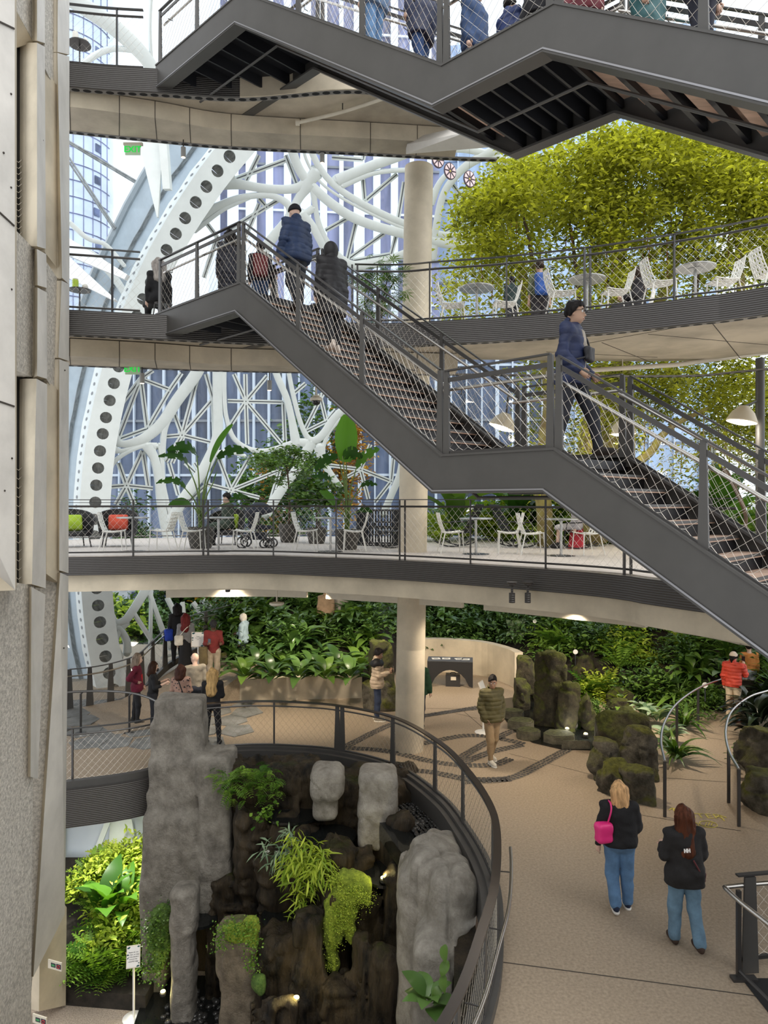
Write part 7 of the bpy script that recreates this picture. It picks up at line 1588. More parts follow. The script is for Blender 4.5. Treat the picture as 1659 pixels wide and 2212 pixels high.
def person(label, loc, yaw, H=1.72, top=((.02, .02, .025), 'jacket', .86), legs=((.03, .035, .05), 'trousers'), shoes=(.02, .02, .02), sole=None, hair=((.02, .015, .012), 'short'), skin='l', arm_r=((.14, .0, -1), (.04, .22, -1)), arm_l=((-.14, .0, -1), (-.04, .22, -1)), leg_r=((.02, .03, -1), (0, -.03, -1)), leg_l=((-.02, .03, -1), (0, -.03, -1)), lean=0.0, hy=0.0, hp=0.0, h=.022, face=True, fat=1.0, seat=None, quilt=0.0, group=None, bare=False, fist=False, inner=None):
    s = H / 1.75; n3 = lambda d: np.array(d, np.float32) / np.linalg.norm(d)
    J = {}; J['pel'] = np.array([0, 0, .95], np.float32); cl, sl = math.cos(lean), math.sin(lean)
    def tor(x, y, z): dz = z - .95; return np.array([x, y * cl + dz * sl, .95 + dz * cl - y * sl], np.float32)
    J['ch'] = tor(0, 0, 1.28); J['nk'] = tor(0, -.02, 1.47); J['hd'] = tor(0, .025, 1.63); J['bel'] = tor(0, 0, 1.10)
    for k, sg, A, Lg in (('r', 1, arm_r, leg_r), ('l', -1, arm_l, leg_l)):
        J['sh' + k] = tor(sg * .175, -.015, 1.425); J['el' + k] = J['sh' + k] + n3(A[0]) * .285; J['wr' + k] = J['el' + k] + n3(A[1]) * .245; J['ha' + k] = J['wr' + k] + n3(A[1]) * .085
        J['hi' + k] = np.array([sg * .088, 0, .92], np.float32); J['kn' + k] = J['hi' + k] + n3(Lg[0]) * .425; J['an' + k] = J['kn' + k] + n3(Lg[1]) * .415
    dz = (-min(J['anr'][2], J['anl'][2]) + .075) if seat is None else (seat / s + .08 - .92)
    for k in J: J[k] = J[k] + np.array([0, 0, dz], np.float32)
    R = Matrix.Rotation(hy, 3, 'Z') @ Matrix.Rotation(-hp, 3, 'X'); Rn = np.array(R, np.float32); hd = J['hd']
    def hl(P): return (P - hd) @ Rn            # head frame
    f = fat
    def torso(P, t):
        d = s_ell(P, J['ch'], (.168 * f + t, .112 * f + t, .215 + t)); d = smin(d, s_ell(P, J['bel'], (.150 * f + t, .108 * f + t, .17 + t)), .06); d = smin(d, s_ell(P, J['pel'] + np.array([0, -.015, .0]), (.165 * f + t, .118 * f + t, .135 + t)), .06)
        return smin(d, s_cap(P, J['shr'], J['shl'], .06 + t), .07)
    def arms(P, t, end=1.0):
        d = None
        for k in 'rl':
            a = s_cap(P, J['sh' + k], J['el' + k], .056 * f + t, .044 * f + t); w = J['el' + k] + (J['wr' + k] - J['el' + k]) * end; a = smin(a, s_cap(P, J['el' + k], w, .044 * f + t, .034 + t), .03); d = a if d is None else np.minimum(d, a)
        return d
    def lgs(P, t, end=1.0, fl=0.0):
        d = None
        for k in 'rl':
            a = s_cap(P, J['hi' + k], J['kn' + k], .090 * f + t, .062 * f + t); w = J['kn' + k] + (J['an' + k] - J['kn' + k]) * end; a = smin(a, s_cap(P, J['kn' + k], w, .060 * f + t, .043 + t + fl), .04); d = a if d is None else smin(d, a, .015)
        return d
    def head(P):
        q = hl(P); d = s_ell(q, (0, -.008, .02), (.076, .098, .105)); d = smin(d, s_ell(q, (0, .022, -.055), (.055, .066, .065)), .04)
        d = smin(d, s_cap(q, (0, .088, -.002), (0, .108, -.03), .009, .014), .018); d = smin(d, s_ell(q, (0, .078, -.066), (.026, .018, .012)), .015)
        for sg in (-1, 1): d = smin(d, s_ell(q, (sg * .077, -.01, -.005), (.012, .022, .032)), .01); d = smax(d, -s_ell(q, (sg * .032, .103, .012), (.018, .014, .010)), .01)
        return smin(d, s_cap(P, J['nk'] + np.array([0, 0, -.02]), hd + np.array([0, -.015, -.03]), .058 * min(f, 1.1), .052), .03)
    def hands(P):
        d = None
        for k in 'rl':
            ax = n3(J['wr' + k] - J['el' + k]); a = s_cap(P, J['wr' + k] - ax * .03, J['wr' + k] + ax * .075, .028, .036); d = a if d is None else np.minimum(d, a)
        return d
    root = thing('person', label, 'person', loc, yaw, group)
    allj = np.stack(list(J.values())); blo = allj.min(0) - .3; bhi = allj.max(0) + .3
    def part(name, fn, lo, hi, m, hh=None, par=None):
        hh = hh or h; v, q = sdf_mesh(fn, np.maximum(lo, blo), np.minimum(hi, bhi), hh)
        if not len(v): return None
        return link(name, raw_mesh(name, v * s, q, [m], None, 3.2), par or root)
    msk = mat('skin_' + skin, SKIN[skin], .5, var=.06, vs=5)
    body = part('body', lambda P: np.minimum(np.minimum(smin(torso(P, -.02), head(P), .03), np.minimum(smin(arms(P, -.006), hands(P), .02), lgs(P, -.012))), 9), blo, bhi, msk, h if h < .02 else .02)
    # fingers: five separate chains rooted in the palm
    mb = MB(); 
    for k, sg in (('r', 1), ('l', -1)):
        ax = Vector(n3(J['wr' + k] - J['el' + k])); wv = Vector(J['wr' + k]); fw = Vector((0, 1, 0)); fw = (fw - ax * fw.dot(ax)); fw = fw.normalized() if fw.length > .3 else Vector((0, 0, 1)); inn = ax.cross(fw) * -sg; 
        if inn.x * sg > 0: inn = -inn
        for i, (o_, L) in enumerate(((.028, .075), (.01, .085), (-.009, .08), (-.027, .062))):
            b0 = wv + ax * .06 + fw * o_; cu = .9 if fist else .35; b1 = b0 + ax * L * .5 + inn * L * .1 * (1 + cu); b2 = b1 + (ax * (1 - cu * .8) + inn * cu) * L * .55; mb.tube([b0, b1, b2], [.0095, .009, .007], 6)
        t0 = wv + ax * .02 + fw * .03; mb.tube([t0, t0 + ax * .035 + fw * .022, t0 + ax * .065 + fw * .02 + inn * .015], [.012, .0105, .008], 6)
    mb.v = [v * s for v in mb.v]; link('fingers', mb.mesh('fingers', [msk], 3.2), body)
    # top garment
    tc, tk, hem = top[:3]; t = {'jacket': .030, 'puffer': .034, 'shirt': .014, 'coat': .038, 'tee': .014, 'vest': .03}[tk]; tm = cloth(tc, top[3] if len(top) > 3 else ('nylon' if tk in ('puffer', 'coat') else 'plain')); q_ = quilt or (.012 if tk == 'puffer' else 0); long = hem < .87
    def tfn(P):
        z = P[:, 2] - dz; d = smin(torso(P, t), arms(P, t * .62, .45 if tk == 'tee' else .95) if tk != 'vest' else torso(P, t), .022)
        if long:
            for k in 'rl': d = smin(d, s_cap(P, J['hi' + k], J['hi' + k] + (J['kn' + k] - J['hi' + k]) * 1.0, .105 * f + t, .10 * f + t), .1)
        if tk in ('puffer', 'jacket', 'coat'): d = smin(d, s_cap(P, J['nk'] + np.array([0, -.015, -.02]), J['nk'] + np.array([0, -.01, .045]), .078 + t * .2), .03); d = smax(d, -(s_cap(P, J['nk'], J['hd'], .063)), .01)
        else: d = smax(d, -(s_cap(P, J['nk'] + np.array([0, .02, .02]), J['hd'], .07)), .01)
        if q_: d = d + q_ * (np.abs(np.sin(np.pi * z / .085)) < .28) * .6 - q_ * np.abs(np.sin(np.pi * z / .085)) ** .5 * .6
        d = d - .015 * fbm(P, 8.5, 2, 3)
        lower = hem - z
        far = np.minimum(np.linalg.norm(P - J['wrr'], axis=1), np.linalg.norm(P - J['wrl'], axis=1)); armd = arms(P, t + .02); lower = np.where((armd < .0) & (torso(P, t) > .02), -1, lower)
        return smax(d, lower, .01)
    part({'jacket': 'jacket', 'puffer': 'puffer_jacket', 'shirt': 'shirt', 'coat': 'coat', 'tee': 't_shirt', 'vest': 'vest'}[tk], tfn, blo, bhi, tm)
    if inner: part('inner_layer', lambda P: smax(smax(torso(P, t + .007), np.maximum(inner[1] - P[:, 0], P[:, 0] - inner[2]), .006), np.maximum(np.maximum(inner[3] - P[:, 2] + dz, P[:, 2] - dz - inner[4]), .02 - P[:, 1]), .006), blo, bhi, cloth(inner[0]))
    # lower garment
    lc, lk = legs[:2]; lm = cloth(lc)
    if lk == 'skirt':
        part('skirt', lambda P: smax(s_cap(P, (0, -.01, .95 + dz), (0, 0, .30 + dz), .15 * f, .21), .22 + dz - P[:, 2], .01), blo, bhi, lm)
    else:
        tt = {'trousers': .012, 'slim': .004, 'wide': .010, 'flare': .006, 'shorts': .022}[lk]; fl = {'flare': .03, 'wide': .022}.get(lk, 0.0)
        part('shorts' if lk == 'shorts' else 'trousers', lambda P: smax(smin(lgs(P, tt, .02 if lk == 'shorts' else .93, fl), s_ell(P, J['pel'] + np.array([0, -.02, -.0]), (.168 * f + tt, .122 * f + tt, .13)), .05) - .008 * fbm(P, 8, 2, 5), P[:, 2] - 1.04 - dz, .01), blo, bhi, lm)
    sm = cloth(shoes)
    for k, sg in (('r', 1), ('l', -1)):
        a = J['an' + k]; sh = J['an' + k] - J['kn' + k]; sh = sh / np.linalg.norm(sh); fw = np.array([0, 1, 0], np.float32) - sh * sh[1]; fw /= np.linalg.norm(fw); side = np.cross(fw, sh); Rf = np.stack([side, fw, -sh], 1)
        if seat is None and a[2] < .12: Rf = np.eye(3, dtype=np.float32)
        def sf(P, a=a, Rf=Rf):
            q = (P - a) @ Rf; d = smin(s_ell(q, (0, .12, -.03), (.047, .085, .043)), s_ell(q, (0, .0, -.02), (.043, .075, .058)), .05); return smax(smin(d, s_cap(q, (0, -.01, 0), (0, -.01, .05), .045), .03), -.075 - q[:, 2], .005)
        so = part('shoe', sf, a - .3, a + .3, sm, min(h, .014))
        if sole and so:
            part('shoe_sole', lambda P, a=a, Rf=Rf: smax(smin(s_ell((P - a) @ Rf, (0, .12, -.06), (.053, .095, .05)), s_ell((P - a) @ Rf, (0, .0, -.06), (.05, .085, .05)), .05), ((P - a) @ Rf)[:, 2] + .048, .004), a - .3, a + .3, cloth(sole), min(h, .014), so)
    # hair or hat
    hc, hk = hair[:2]; hm = mat('hair_%02d_%02d' % (int(hc[0] * 99), int(hc[1] * 99)), tuple(c * .55 for c in hc), .5, col2=tuple(min(1, c * 1.35) for c in hc), vs=26, stretch=(1, 1, .14), bump=.5, bs=34, spec=.12) if hk not in ('beanie', 'scarf') else cloth(hc); hh = min(h, .016)
    def cap_(q, g): return s_ell(q, (0, -.014, .03), (.082 + g, .102 + g, .108 + g))
    def hfn(P):
        q = hl(P); d = smin(cap_(q, .012), s_ell(q, (0, -.012, .065), (.086, .108, .088)), .02) if hk in ('short', 'pony') else cap_(q, .02); zm = -.055 + .115 * np.clip((q[:, 1] + .055) / .105, 0, 1)
        if hk not in ('short', 'pony'): zm = -.10 + .165 * np.clip((q[:, 1] + .0) / .06, 0, 1)
        d = smax(smax(d, zm - q[:, 2], .012), q[:, 1] - .088, .01)
        if hk in ('long', 'longer', 'bob'):
            L = {'bob': .16, 'long': .30, 'longer': .40}[hk]; qw = q * np.array([.74, 1, 1], np.float32); b = s_cap(qw, (0, -.04, .02), (0, -.085 - L * .1, -L), .10, .085); b = smin(b, s_cap(q, (-.045, -.07, -.05), (-.06, -.09, -L * .9), .06, .05), .03); b = smin(b, s_cap(q, (.045, -.07, -.05), (.06, -.09, -L * .9), .06, .05), .03); b = smin(b, np.minimum(s_cap(q, (.07, -.02, .03), (.085, -.03, -L * .8), .035, .03), s_cap(q, (-.07, -.02, .03), (-.085, -.03, -L * .8), .035, .03)), .04); d = smin(d, smax(b, q[:, 1] - .045, .02), .03)
        if hk == 'pony': d = smin(d, smin(s_ell(q, (0, -.13, -.02), (.05, .05, .055)), s_cap(q, (0, -.12, -.0), (0, -.13, -.10), .03), .03), .02)
        return d - .012 * vnoise(P * np.array([1, 1, .3]), 42, 2) - .018 * vnoise(P * np.array([1, 1, .5]), 14, 4)
    hb = hd + np.array([0, 0, 0]); 
    if hk == 'hood': part('hood', lambda P: smax(s_ell(hl(P), (0, -.03, .0), (.115, .125, .155)), -s_ell(hl(P), (0, .06, 0), (.085, .12, .12)), .01), hb - .35, hb + .3, tm, hh)
    elif hk in ('beanie', 'scarf'):
        part('beanie' if hk == 'beanie' else 'headscarf', lambda P: smax(cap_(hl(P), .02) if hk == 'beanie' else smin(cap_(hl(P), .016), s_cap(P, J['nk'], J['hd'] + np.array([0, -.03, -.03]), .075, .085), .03), np.maximum(.0 + .03 - hl(P)[:, 2] if hk == 'beanie' else -1 - P[:, 2], hl(P)[:, 1] - .075 - np.where(hl(P)[:, 2] > .05, .05, 0)), .01), hb - .35, hb + .25, hm, hh)
    elif hk == 'cap':
        part('cap', lambda P: smin(smax(cap_(hl(P), .016), .035 - hl(P)[:, 2], .008), s_box(hl(P), (0, .13, .045), (.07, .06, .008), .006), .01), hb - .3, hb + .25, cloth(hair[2] if len(hair) > 2 else hc), hh); hk = 'pony' if len(hair) > 3 else 'short'; part('hair', lambda P: smax(hfn(P), hl(P)[:, 2] - .05, .01), hb - .4, hb + .2, hm, hh)
    elif hk != 'bald': part('hair', hfn, hb - .55, hb + .25, hm, hh)
    if face:
        fc = lambda x, y, z: Vector((hd + Rn @ np.array([x, y, z], np.float32)).tolist()) * s
        for sg in (-1, 1):
            e = MB(); e.ball(fc(sg * .032, .083, .012), .0125 * s, 8, 6); eo = link('eye', e.mesh('eye', [mat('eye_white', (.75, .74, .72), .3)], 3.2), root); i = MB(); i.ball(fc(sg * .032, .0925, .012), .0058 * s, 7, 5); link('iris', i.mesh('iris', [mat('dark_iris', (.02, .012, .01), .2)], 3.2), eo)
            bmb = MB(); bmb.tube([fc(sg * .014, .098, .036), fc(sg * .034, .096, .041), fc(sg * .052, .082, .035)], .0042 * s, 5); link('eyebrow', bmb.mesh('eyebrow', [hm if hk not in ('beanie', 'scarf', 'cap') else mat('dark_brow', (.03, .02, .015), .8)], 3.2), root)
        l = MB(); l.ball(fc(0, .0935, -.067), (.023 * s, .007 * s, .007 * s), 10, 6, M=R); link('mouth', l.mesh('mouth', [mat('lips_' + skin, tuple(c * f_ for c, f_ in zip(SKIN[skin], (.8, .55, .55))), .5)], 3.2), root)
    Rz = Matrix.Rotation(yaw, 3, 'Z')
    root['_j'] = 0
    del root['_j']
    return root, {k: Vector(loc) + Rz @ (Vector(v.tolist()) * s) for k, v in J.items()}, (lambda x, y, z: Vector(loc) + Rz @ (Vector((x, y, z)) * s))
def attach(root, mb, name, m, smooth=3.2):
    """world-space mesh made a child of a turned person"""
    bpy.context.view_layer.update(); Mi = (Matrix.Translation(root.location) @ Matrix.Rotation(root.rotation_euler.z, 4, 'Z')).inverted(); v = np.concatenate(mb.v); Mn = np.array(Mi)
    return link(name, raw_mesh(name, v @ Mn[:3, :3].T + Mn[:3, 3], mb.f, [m], None, smooth), root)
def strap(root, pts, m, name='strap', r=.012): return attach(root, MB().tube(spline(pts, 5), r, 5), name, m)
def bag(label, c, size, m, rz=0.0, straps=(), sm=None, name='bag', rad=.05):
    o = thing(name, label, 'bag', c, rz); v, q = sdf_mesh(lambda P: s_box(P, (0, 0, 0), size, min(rad, min(size) * .9)) - .01 * fbm(P, 9, 2, 2), -np.array(size) - .06, np.array(size) + .06, .018); link('body', raw_mesh('body', v, q, [m], None, 3.2), o)
    for st in straps:
        k = MB().tube(spline([Vector(p) for p in st], 5), .012, 5); vv = np.concatenate(k.v) - _a(c); link('strap', raw_mesh('strap', vv @ np.array(Matrix.Rotation(-rz, 3, 'Z')).T, k.f, [sm or m], None, 3.2), o)
    return o
def phone(p, label, rz=0.0):
    o = thing('phone', label, 'phone', p, rz); MB().box(p, (.075, .01, .15)).build('body', mat('phone_black', (.012, .012, .014), .2), o); MB().box(p + Vector((0, .0055, 0)), (.068, .002, .14)).build('screen', mat('phone_screen', (.05, .06, .08), .1), o); return o
BLK = (.007, .007, .009); NAVY = (.018, .035, .10); JEAN = (.10, .20, .36); DJEAN = (.03, .045, .09)
# ---- the man coming down the stairs
zl = L3 - 2.92; p = SP(8.12, .72, zl)
r, J, T = person('man in navy quilted jacket and glasses stepping down from the stair landing', p, -2.1, 1.78, ((.010, .019, .068), 'jacket', .84, 'nylon'), ((.016, .018, .026), 'trousers'), (.02, .016, .014), None, ((.012, .010, .010), 'short'), 'm', ((.16, -.12, -1), (-.12, .62, -.62)), ((-.1, .0, -1), (.12, .6, -.6)), ((.03, -.18, -1), (0, -.22, -1)), ((-.02, .52, -1), (0, .18, -1)), .03, -.05, .04, .0115, quilt=.006, inner=((.36, .32, .27), -.055, .055, .90, 1.44))
gm = mat('black_glasses', (.01, .01, .012), .3); hd = J['hd']; Rz = Matrix.Rotation(-2.1 - .05, 3, 'Z'); fh = lambda x, y, z: hd + Rz @ Vector((x, y, z))
g = MB()
for sg in (-1, 1): g.tube([fh(sg * .033 + .025 * math.cos(a), .112, .012 + .018 * math.sin(a)) for a in np.linspace(0, 6.283, 12, endpoint=False)], .003, 4, closed=True); g.tube([fh(sg * .058, .108, .016), fh(sg * .084, .05, .016), fh(sg * .086, -.02, .01)], .003, 4)
g.tube([fh(-.009, .114, .014), fh(.009, .114, .014)], .003, 4); attach(r, g, 'glasses', gm)
bag('black waist pouch worn across the chest of the man on the stairs', T(.02, .195, 1.14), (.11, .045, .085), cloth((.02, .02, .024), 'nylon'), -2.1, [[T(-.08, .19, 1.18), T(-.14, .12, 1.36), T(-.12, 0, 1.5)], [T(.1, .19, 1.1), T(.2, .06, 1.06)]], None, 'waist_pouch', .035)
# ---- two women walking away at the bottom of the picture
r, J, T = person('woman with curly blond hair in black jacket and blue jeans walking away', G(1338, 1962), -.10, 1.66, (BLK, 'jacket', .92), (JEAN, 'flare'), (.012, .02, .05), (.75, .72, .68), ((.58, .35, .17), 'bob'), 'l', ((.22, .06, -1), (.22, .72, .25)), ((-.30, -.1, -1), (-.12, -.02, -1)), ((.05, .06, -1), (.02, -.0, -1)), ((-.02, .02, -1), (.05, -.38, -1)), .06, 0, 0, .0135, False, 1.32)
bag('bright pink bucket handbag hung on the shoulder of the blond woman', T(-.24, -.145, 1.12), (.115, .08, .13), mat('pink_leather', (.78, .03, .22), .4), -.10 + .3, [[T(-.20, -.15, 1.22), T(-.15, -.17, 1.42), T(-.14, -.10, 1.50), T(-.15, .03, 1.50)]], None, 'handbag', .05)
r, J, T = person('woman with long red-brown hair in black rain jacket and light jeans walking away', G(1478, 2042), .04, 1.68, ((.012, .011, .012), 'jacket', .80), ((.13, .23, .33), 'wide'), (.05, .03, .022), None, ((.085, .028, .014), 'longer'), 'l', ((.26, .08, -1), (-.25, .8, .05)), ((-.26, .08, -1), (.25, .8, .05)), ((.04, -.12, -1), (.0, -.42, -1)), ((-.04, .08, -1), (0, .02, -1)), .04, 0, 0, .0135, False, 1.15)
tx = text('HH', .055, 'logo', M_signw, r, (-.045, -.172, 1.235), (PI / 2 - .2, 0, .05), .003, bold=.004)
strap(r, [T(.04, -.165, 1.16), T(.12, -.16, 1.02), T(.19, -.08, .92)], cloth((.10, .02, .025)), 'bag_strap', .01); bag('small dark red crossbody bag of the red-haired woman', T(.215, .02, .88), (.05, .09, .07), mat('dark_red_leather', (.10, .012, .02), .5), .04, (), None, 'crossbody_bag', .03)
# ---- men on the lower walkway
person('bearded man in olive puffer jacket and khaki trousers with hands in pockets', G(1063, 1648), -2.75, 1.80, ((.085, .072, .022), 'puffer', .86), ((.34, .235, .13), 'trousers'), (.74, .70, .62), (.8, .78, .72), ((.012, .010, .010), 'short'), 't', ((.30, -.06, -1), (-.28, .38, -.8)), ((-.30, -.06, -1), (.28, .38, -.8)), ((-.02, .16, -1), (.0, .02, -1)), ((.05, -.05, -1), (.0, -.36, -1)), .0, -.55, .1, .016, True, 1.05)
r, J, T = person('man in beige and black puffer jacket looking at his phone by the column', G(815, 1556), -1.65, 1.76, ((.50, .39, .28), 'puffer', .83), (DJEAN, 'trousers'), (.30, .26, .20), (.7, .66, .58), ((.015, .012, .012), 'short'), 't', ((.1, .25, -1), (-.1, .9, .35)), ((-.1, .15, -1), (.1, .8, .2)), ((.02, .06, -1), (0, -.05, -1)), ((-.02, -.03, -1), (0, -.05, -1)), .02, 0, .3, .017)
v, q = sdf_mesh(lambda P: smax(smin(s_ell(P, (0, -.01, 1.40), (.235, .175, .10)), s_cap(P, (.18, 0, 1.44), (-.18, 0, 1.44), .11), .05), -s_cap(P, (0, 0, 1.45), (0, .03, 1.7), .075), .01), (-.4, -.3, 1.2), (.4, .3, 1.7), .022); link('black_yoke', raw_mesh('black_yoke', v * 1.005, q, [cloth(BLK, 'nylon')], None, 3.2), r)
phone(J['har'] + Vector((.03, -.02, .05)), 'phone held up by the man beside the column', -1.65)
r, J, T = person('person in dark green mostly hidden behind the column', G(903, 1575), -.2, 1.72, ((.012, .05, .022), 'jacket', .85), h=.022, arm_r=((.34, .0, -1), (.12, .1, -1)), face=False)
# ---- the group by the tall rock
person('woman with long blond hair in black clothes behind the railing', G(459, 1610), .05, 1.70, (BLK, 'shirt', .90), ((.014, .014, .017), 'slim'), BLK, None, ((.48, .31, .13), 'longer'), 'l', ((.16, .1, -1), (-.2, .8, .0)), ((-.16, .1, -1), (.2, .8, .0)), ((.10, .02, -1), (.04, 0, -1)), ((-.10, .02, -1), (-.04, 0, -1)), h=.017, face=False)
def on(px, d, z=0.0): q = W(px, 1500, d); q.z = z; return q
person('bald man in beige shirt seen from behind among the visitors', on(421, 16.95), .35, 1.80, ((.25, .225, .18), 'shirt', .93), ((.02, .025, .04), 'trousers'), hair=((.3, .25, .2), 'bald'), skin='l', hy=.7, h=.018, arm_r=((.2, -.05, -1), (.05, .3, -1)))
r, J, T = person('woman in patterned brown sweater with a black shoulder bag', on(391, 16.35), -.1, 1.64, ((.36, .22, .17), 'shirt', .86, 'print'), (DJEAN, 'trousers'), hair=((.05, .02, .014), 'bob'), h=.018, face=False, arm_r=((.2, .1, -1), (-.3, .7, -.1)), arm_l=((-.2, .1, -1), (.3, .7, -.1)), hy=-.25)
strap(r, [T(-.10, .05, 1.5), T(.0, -.15, 1.4), T(.14, -.16, 1.05)], cloth(BLK), 'bag_strap'); bag('black camera bag of the woman in the patterned sweater', T(.16, -.17, .96), (.13, .06, .10), cloth(BLK), -.1, (), None, 'shoulder_bag')
r, J, T = person('short-haired woman in black t-shirt and face mask gesturing', on(331, 16.75), -1.25, 1.62, (BLK, 'tee', .88), ((.014, .015, .02), 'wide'), hair=((.035, .016, .01), 'bob'), h=.018, arm_r=((.1, .25, -1), (-.2, .9, .35)), arm_l=((-.1, .25, -1), (.2, .9, .35)))
mk = MB(); Rz = Matrix.Rotation(-1.25, 3, 'Z'); mk.ball(J['hd'] + Rz @ Vector((0, .068, -.055)), (.055, .04, .05), 10, 7, M=Rz); attach(r, mk, 'face_mask', cloth((.03, .03, .035)))
r, J, T = person('grey-haired woman in maroon sweater with hand on hip', on(296, 17.3), -1.35, 1.70, ((.13, .008, .028), 'shirt', .84), ((.016, .016, .02), 'slim'), hair=((.24, .19, .15), 'bob'), h=.017, arm_r=((.55, -.55, -.75), (-.55, .75, -.5)), arm_l=((-.15, .1, -1), (0, .4, -.9)), leg_r=((.05, .1, -1), (0, -.05, -1)), leg_l=((-.05, -.14, -1), (0, -.1, -1)), inner=((.50, .01, .018), -.09, .09, .86, 1.25))
r, J, T = person('woman with red-tinted hair in grey top and long black skirt', on(401, 19.7, .62), .15, 1.68, ((.22, .22, .23), 'shirt', .93), (BLK, 'skirt'), hair=((.14, .02, .02), 'long'), h=.02, face=False)
bag('white shoulder bag of the woman in the black skirt', T(-.17, -.15, 1.02), (.12, .06, .14), cloth((.68, .65, .58)), .2, [[T(-.15, -.16, 1.15), T(.02, -.17, 1.35), T(.16, -.05, 1.46)]], None, 'shoulder_bag')
r, J, T = person('visitor in black beside the ramp railing behind the red-haired woman', on(383, 20.5, .72), .4, 1.74, (BLK, 'shirt', .88), (BLK, 'trousers'), hair=((.012, .01, .01), 'bob'), h=.022, face=False); bag('bright blue tote bag of the visitor in black', T(-.24, -.05, .88), (.12, .08, .17), cloth((.02, .06, .45)), .4, [[T(-.22, -.05, 1.05), T(-.2, 0, 1.3), T(-.18, 0, 1.46)]], None, 'tote_bag')
r, J, T = person('man in dark red sweater and black cap looking down at his phone', on(461, 19.0, .48), PI + .25, 1.76, ((.16, .018, .018), 'shirt', .90), ((.34, .28, .21), 'trousers'), hair=((.01, .01, .01), 'cap', (.015, .015, .018)), skin='d', h=.018, arm_r=((.12, .2, -1), (-.3, .9, .2)), arm_l=((-.16, .1, -1), (.1, .9, .1)), hp=.4)
phone(J['har'] + Vector((0, 0, .05)), 'phone held by the man in the red sweater', PI); cb = thing('folded_coat', 'olive coat hung over the arm of the man in red', 'coat', T(.28, .15, .70)); c0 = T(.26, .16, .85); v, q = sdf_mesh(lambda P: s_box(P, (0, 0, 0), (.11, .09, .26), .06) - .02 * fbm(P, 6, 2, 8), (-.25, -.25, -.4), (.25, .25, .4), .025); o = link('coat_body', raw_mesh('coat_body', v, q, [cloth((.12, .09, .04))], None, 3.2), cb); o.location = c0 - T(.28, .15, .70)
person('visitor in pale headscarf and denim jacket on the bank path', on(526, 20.6, .50), 1.35, 1.66, ((.30, .40, .46), 'jacket', .88), ((.03, .035, .05), 'trousers'), hair=((.55, .52, .47), 'scarf'), skin='d', h=.02, arm_r=((.12, .2, -1), (-.2, .8, -.1)), hp=-.1)
person('person in brown jacket half hidden by soffit above the bank', on(704, 22.4, .95), .1, 1.78, ((.22, .15, .095), 'jacket', .86), (DJEAN, 'trousers'), h=.024, face=False); person('person in grey beside the brown jacket above the bank', on(736, 22.8, .95), .3, 1.70, ((.30, .28, .26), 'jacket', .86), h=.026, face=False)
# ---- on the ramp to the right
r, J, T = person('woman in red jacket and cream cap taking a picture on the ramp', on(1584, 17.5), -.75, 1.70, ((.55, .055, .03), 'puffer', .90), ((.66, .54, .40), 'wide'), (.6, .55, .48), None, ((.012, .01, .01), 'cap', (.70, .60, .50), 1), 'l', ((.2, .5, -.7), (-.25, .35, 1)), ((-.2, .0, -1), (0, .2, -1)), h=.017); phone(J['har'] + Vector((0, 0, .06)), 'phone raised by the woman in the red jacket', -.75)
person('visitor in orange-brown top beyond the woman in red', on(1618, 18.6, .1), -.3, 1.62, ((.50, .20, .05), 'shirt', .88), ((.35, .42, .5), 'trousers'), h=.024, face=False)
# ---- people on the upper landing and stairs
UPY = .80
person('person in long dark quilted coat at the stair head', on(497, 13.25, L3), .55, 1.66, ((.007, .008, .018), 'coat', .50), ((.015, .015, .02), 'trousers'), hair=((.012, .01, .01), 'bob'), h=.017, face=False, quilt=.008)
r, J, T = person('youngster in dark jacket with a dark red backpack at the stair head', on(562, 13.4, L3), .3, 1.50, ((.02, .02, .026), 'jacket', .88), ((.04, .07, .14), 'trousers'), hair=((.02, .013, .01), 'short'), h=.018, face=False); bag('dark red backpack on the youngster at the stair head', T(-.02, -.21, 1.18), (.14, .085, .21), cloth((.13, .012, .015), 'nylon'), .3, [[T(-.12, -.15, 1.38), T(-.13, 0, 1.5), T(-.13, .12, 1.3)]], None, 'backpack', .06)
person('small child in black and white striped shirt near the stair head', on(592, 13.7, L3), -1.2, 1.02, ((.62, .58, .52), 'tee', .84, 'stripe'), ((.03, .03, .04), 'trousers'), hair=((.012, .01, .01), 'bob'), h=.018)
person('man in navy puffer jacket and black beanie climbing the stairs', SP(3.05, .86, L3 - .31), UPY, 1.78, ((.012, .03, .085), 'puffer', .84), ((.014, .016, .022), 'trousers'), (.02, .015, .012), None, (BLK, 'beanie'), 'l', ((.22, -.05, -1), (.05, .25, -1)), ((-.26, .05, -1), (-.1, .35, -1)), ((.04, .15, -1), (0, -.05, -1)), ((-.04, .02, -1), (.0, -.45, -1)), .05, 0, .05, .014, False, 1.12)
person('person in long black hooded coat climbing the stairs', SP(4.25, .58, L3 - 1.18), UPY - .1, 1.66, ((.006, .005, .007), 'coat', .60), ((.012, .012, .015), 'trousers'), (.5, .42, .36), None, (BLK, 'hood'), 'l', ((.2, .05, -1), (.0, .3, -1)), ((-.2, .05, -1), (0, .3, -1)), ((.04, .12, -1), (0, -.05, -1)), ((-.04, -.05, -1), (0, -.3, -1)), .08, 0, .1, .015, False, 1.12, quilt=.008)
st = on(352, 13.7, L3); o = thing('stool', 'small dark stool behind the walkway railing', 'stool', st); MB().lathe([(0, .40), (.17, .40), (.18, .43), (0, .44)], 16, st).build('seat', M_rail, o); [MB().tube([st + Vector((.12 * a, .12 * b, .4)), st + Vector((.15 * a, .15 * b, 0))], .012, 5).build('leg', M_rail, o) for a in (-1, 1) for b in (-1, 1)]
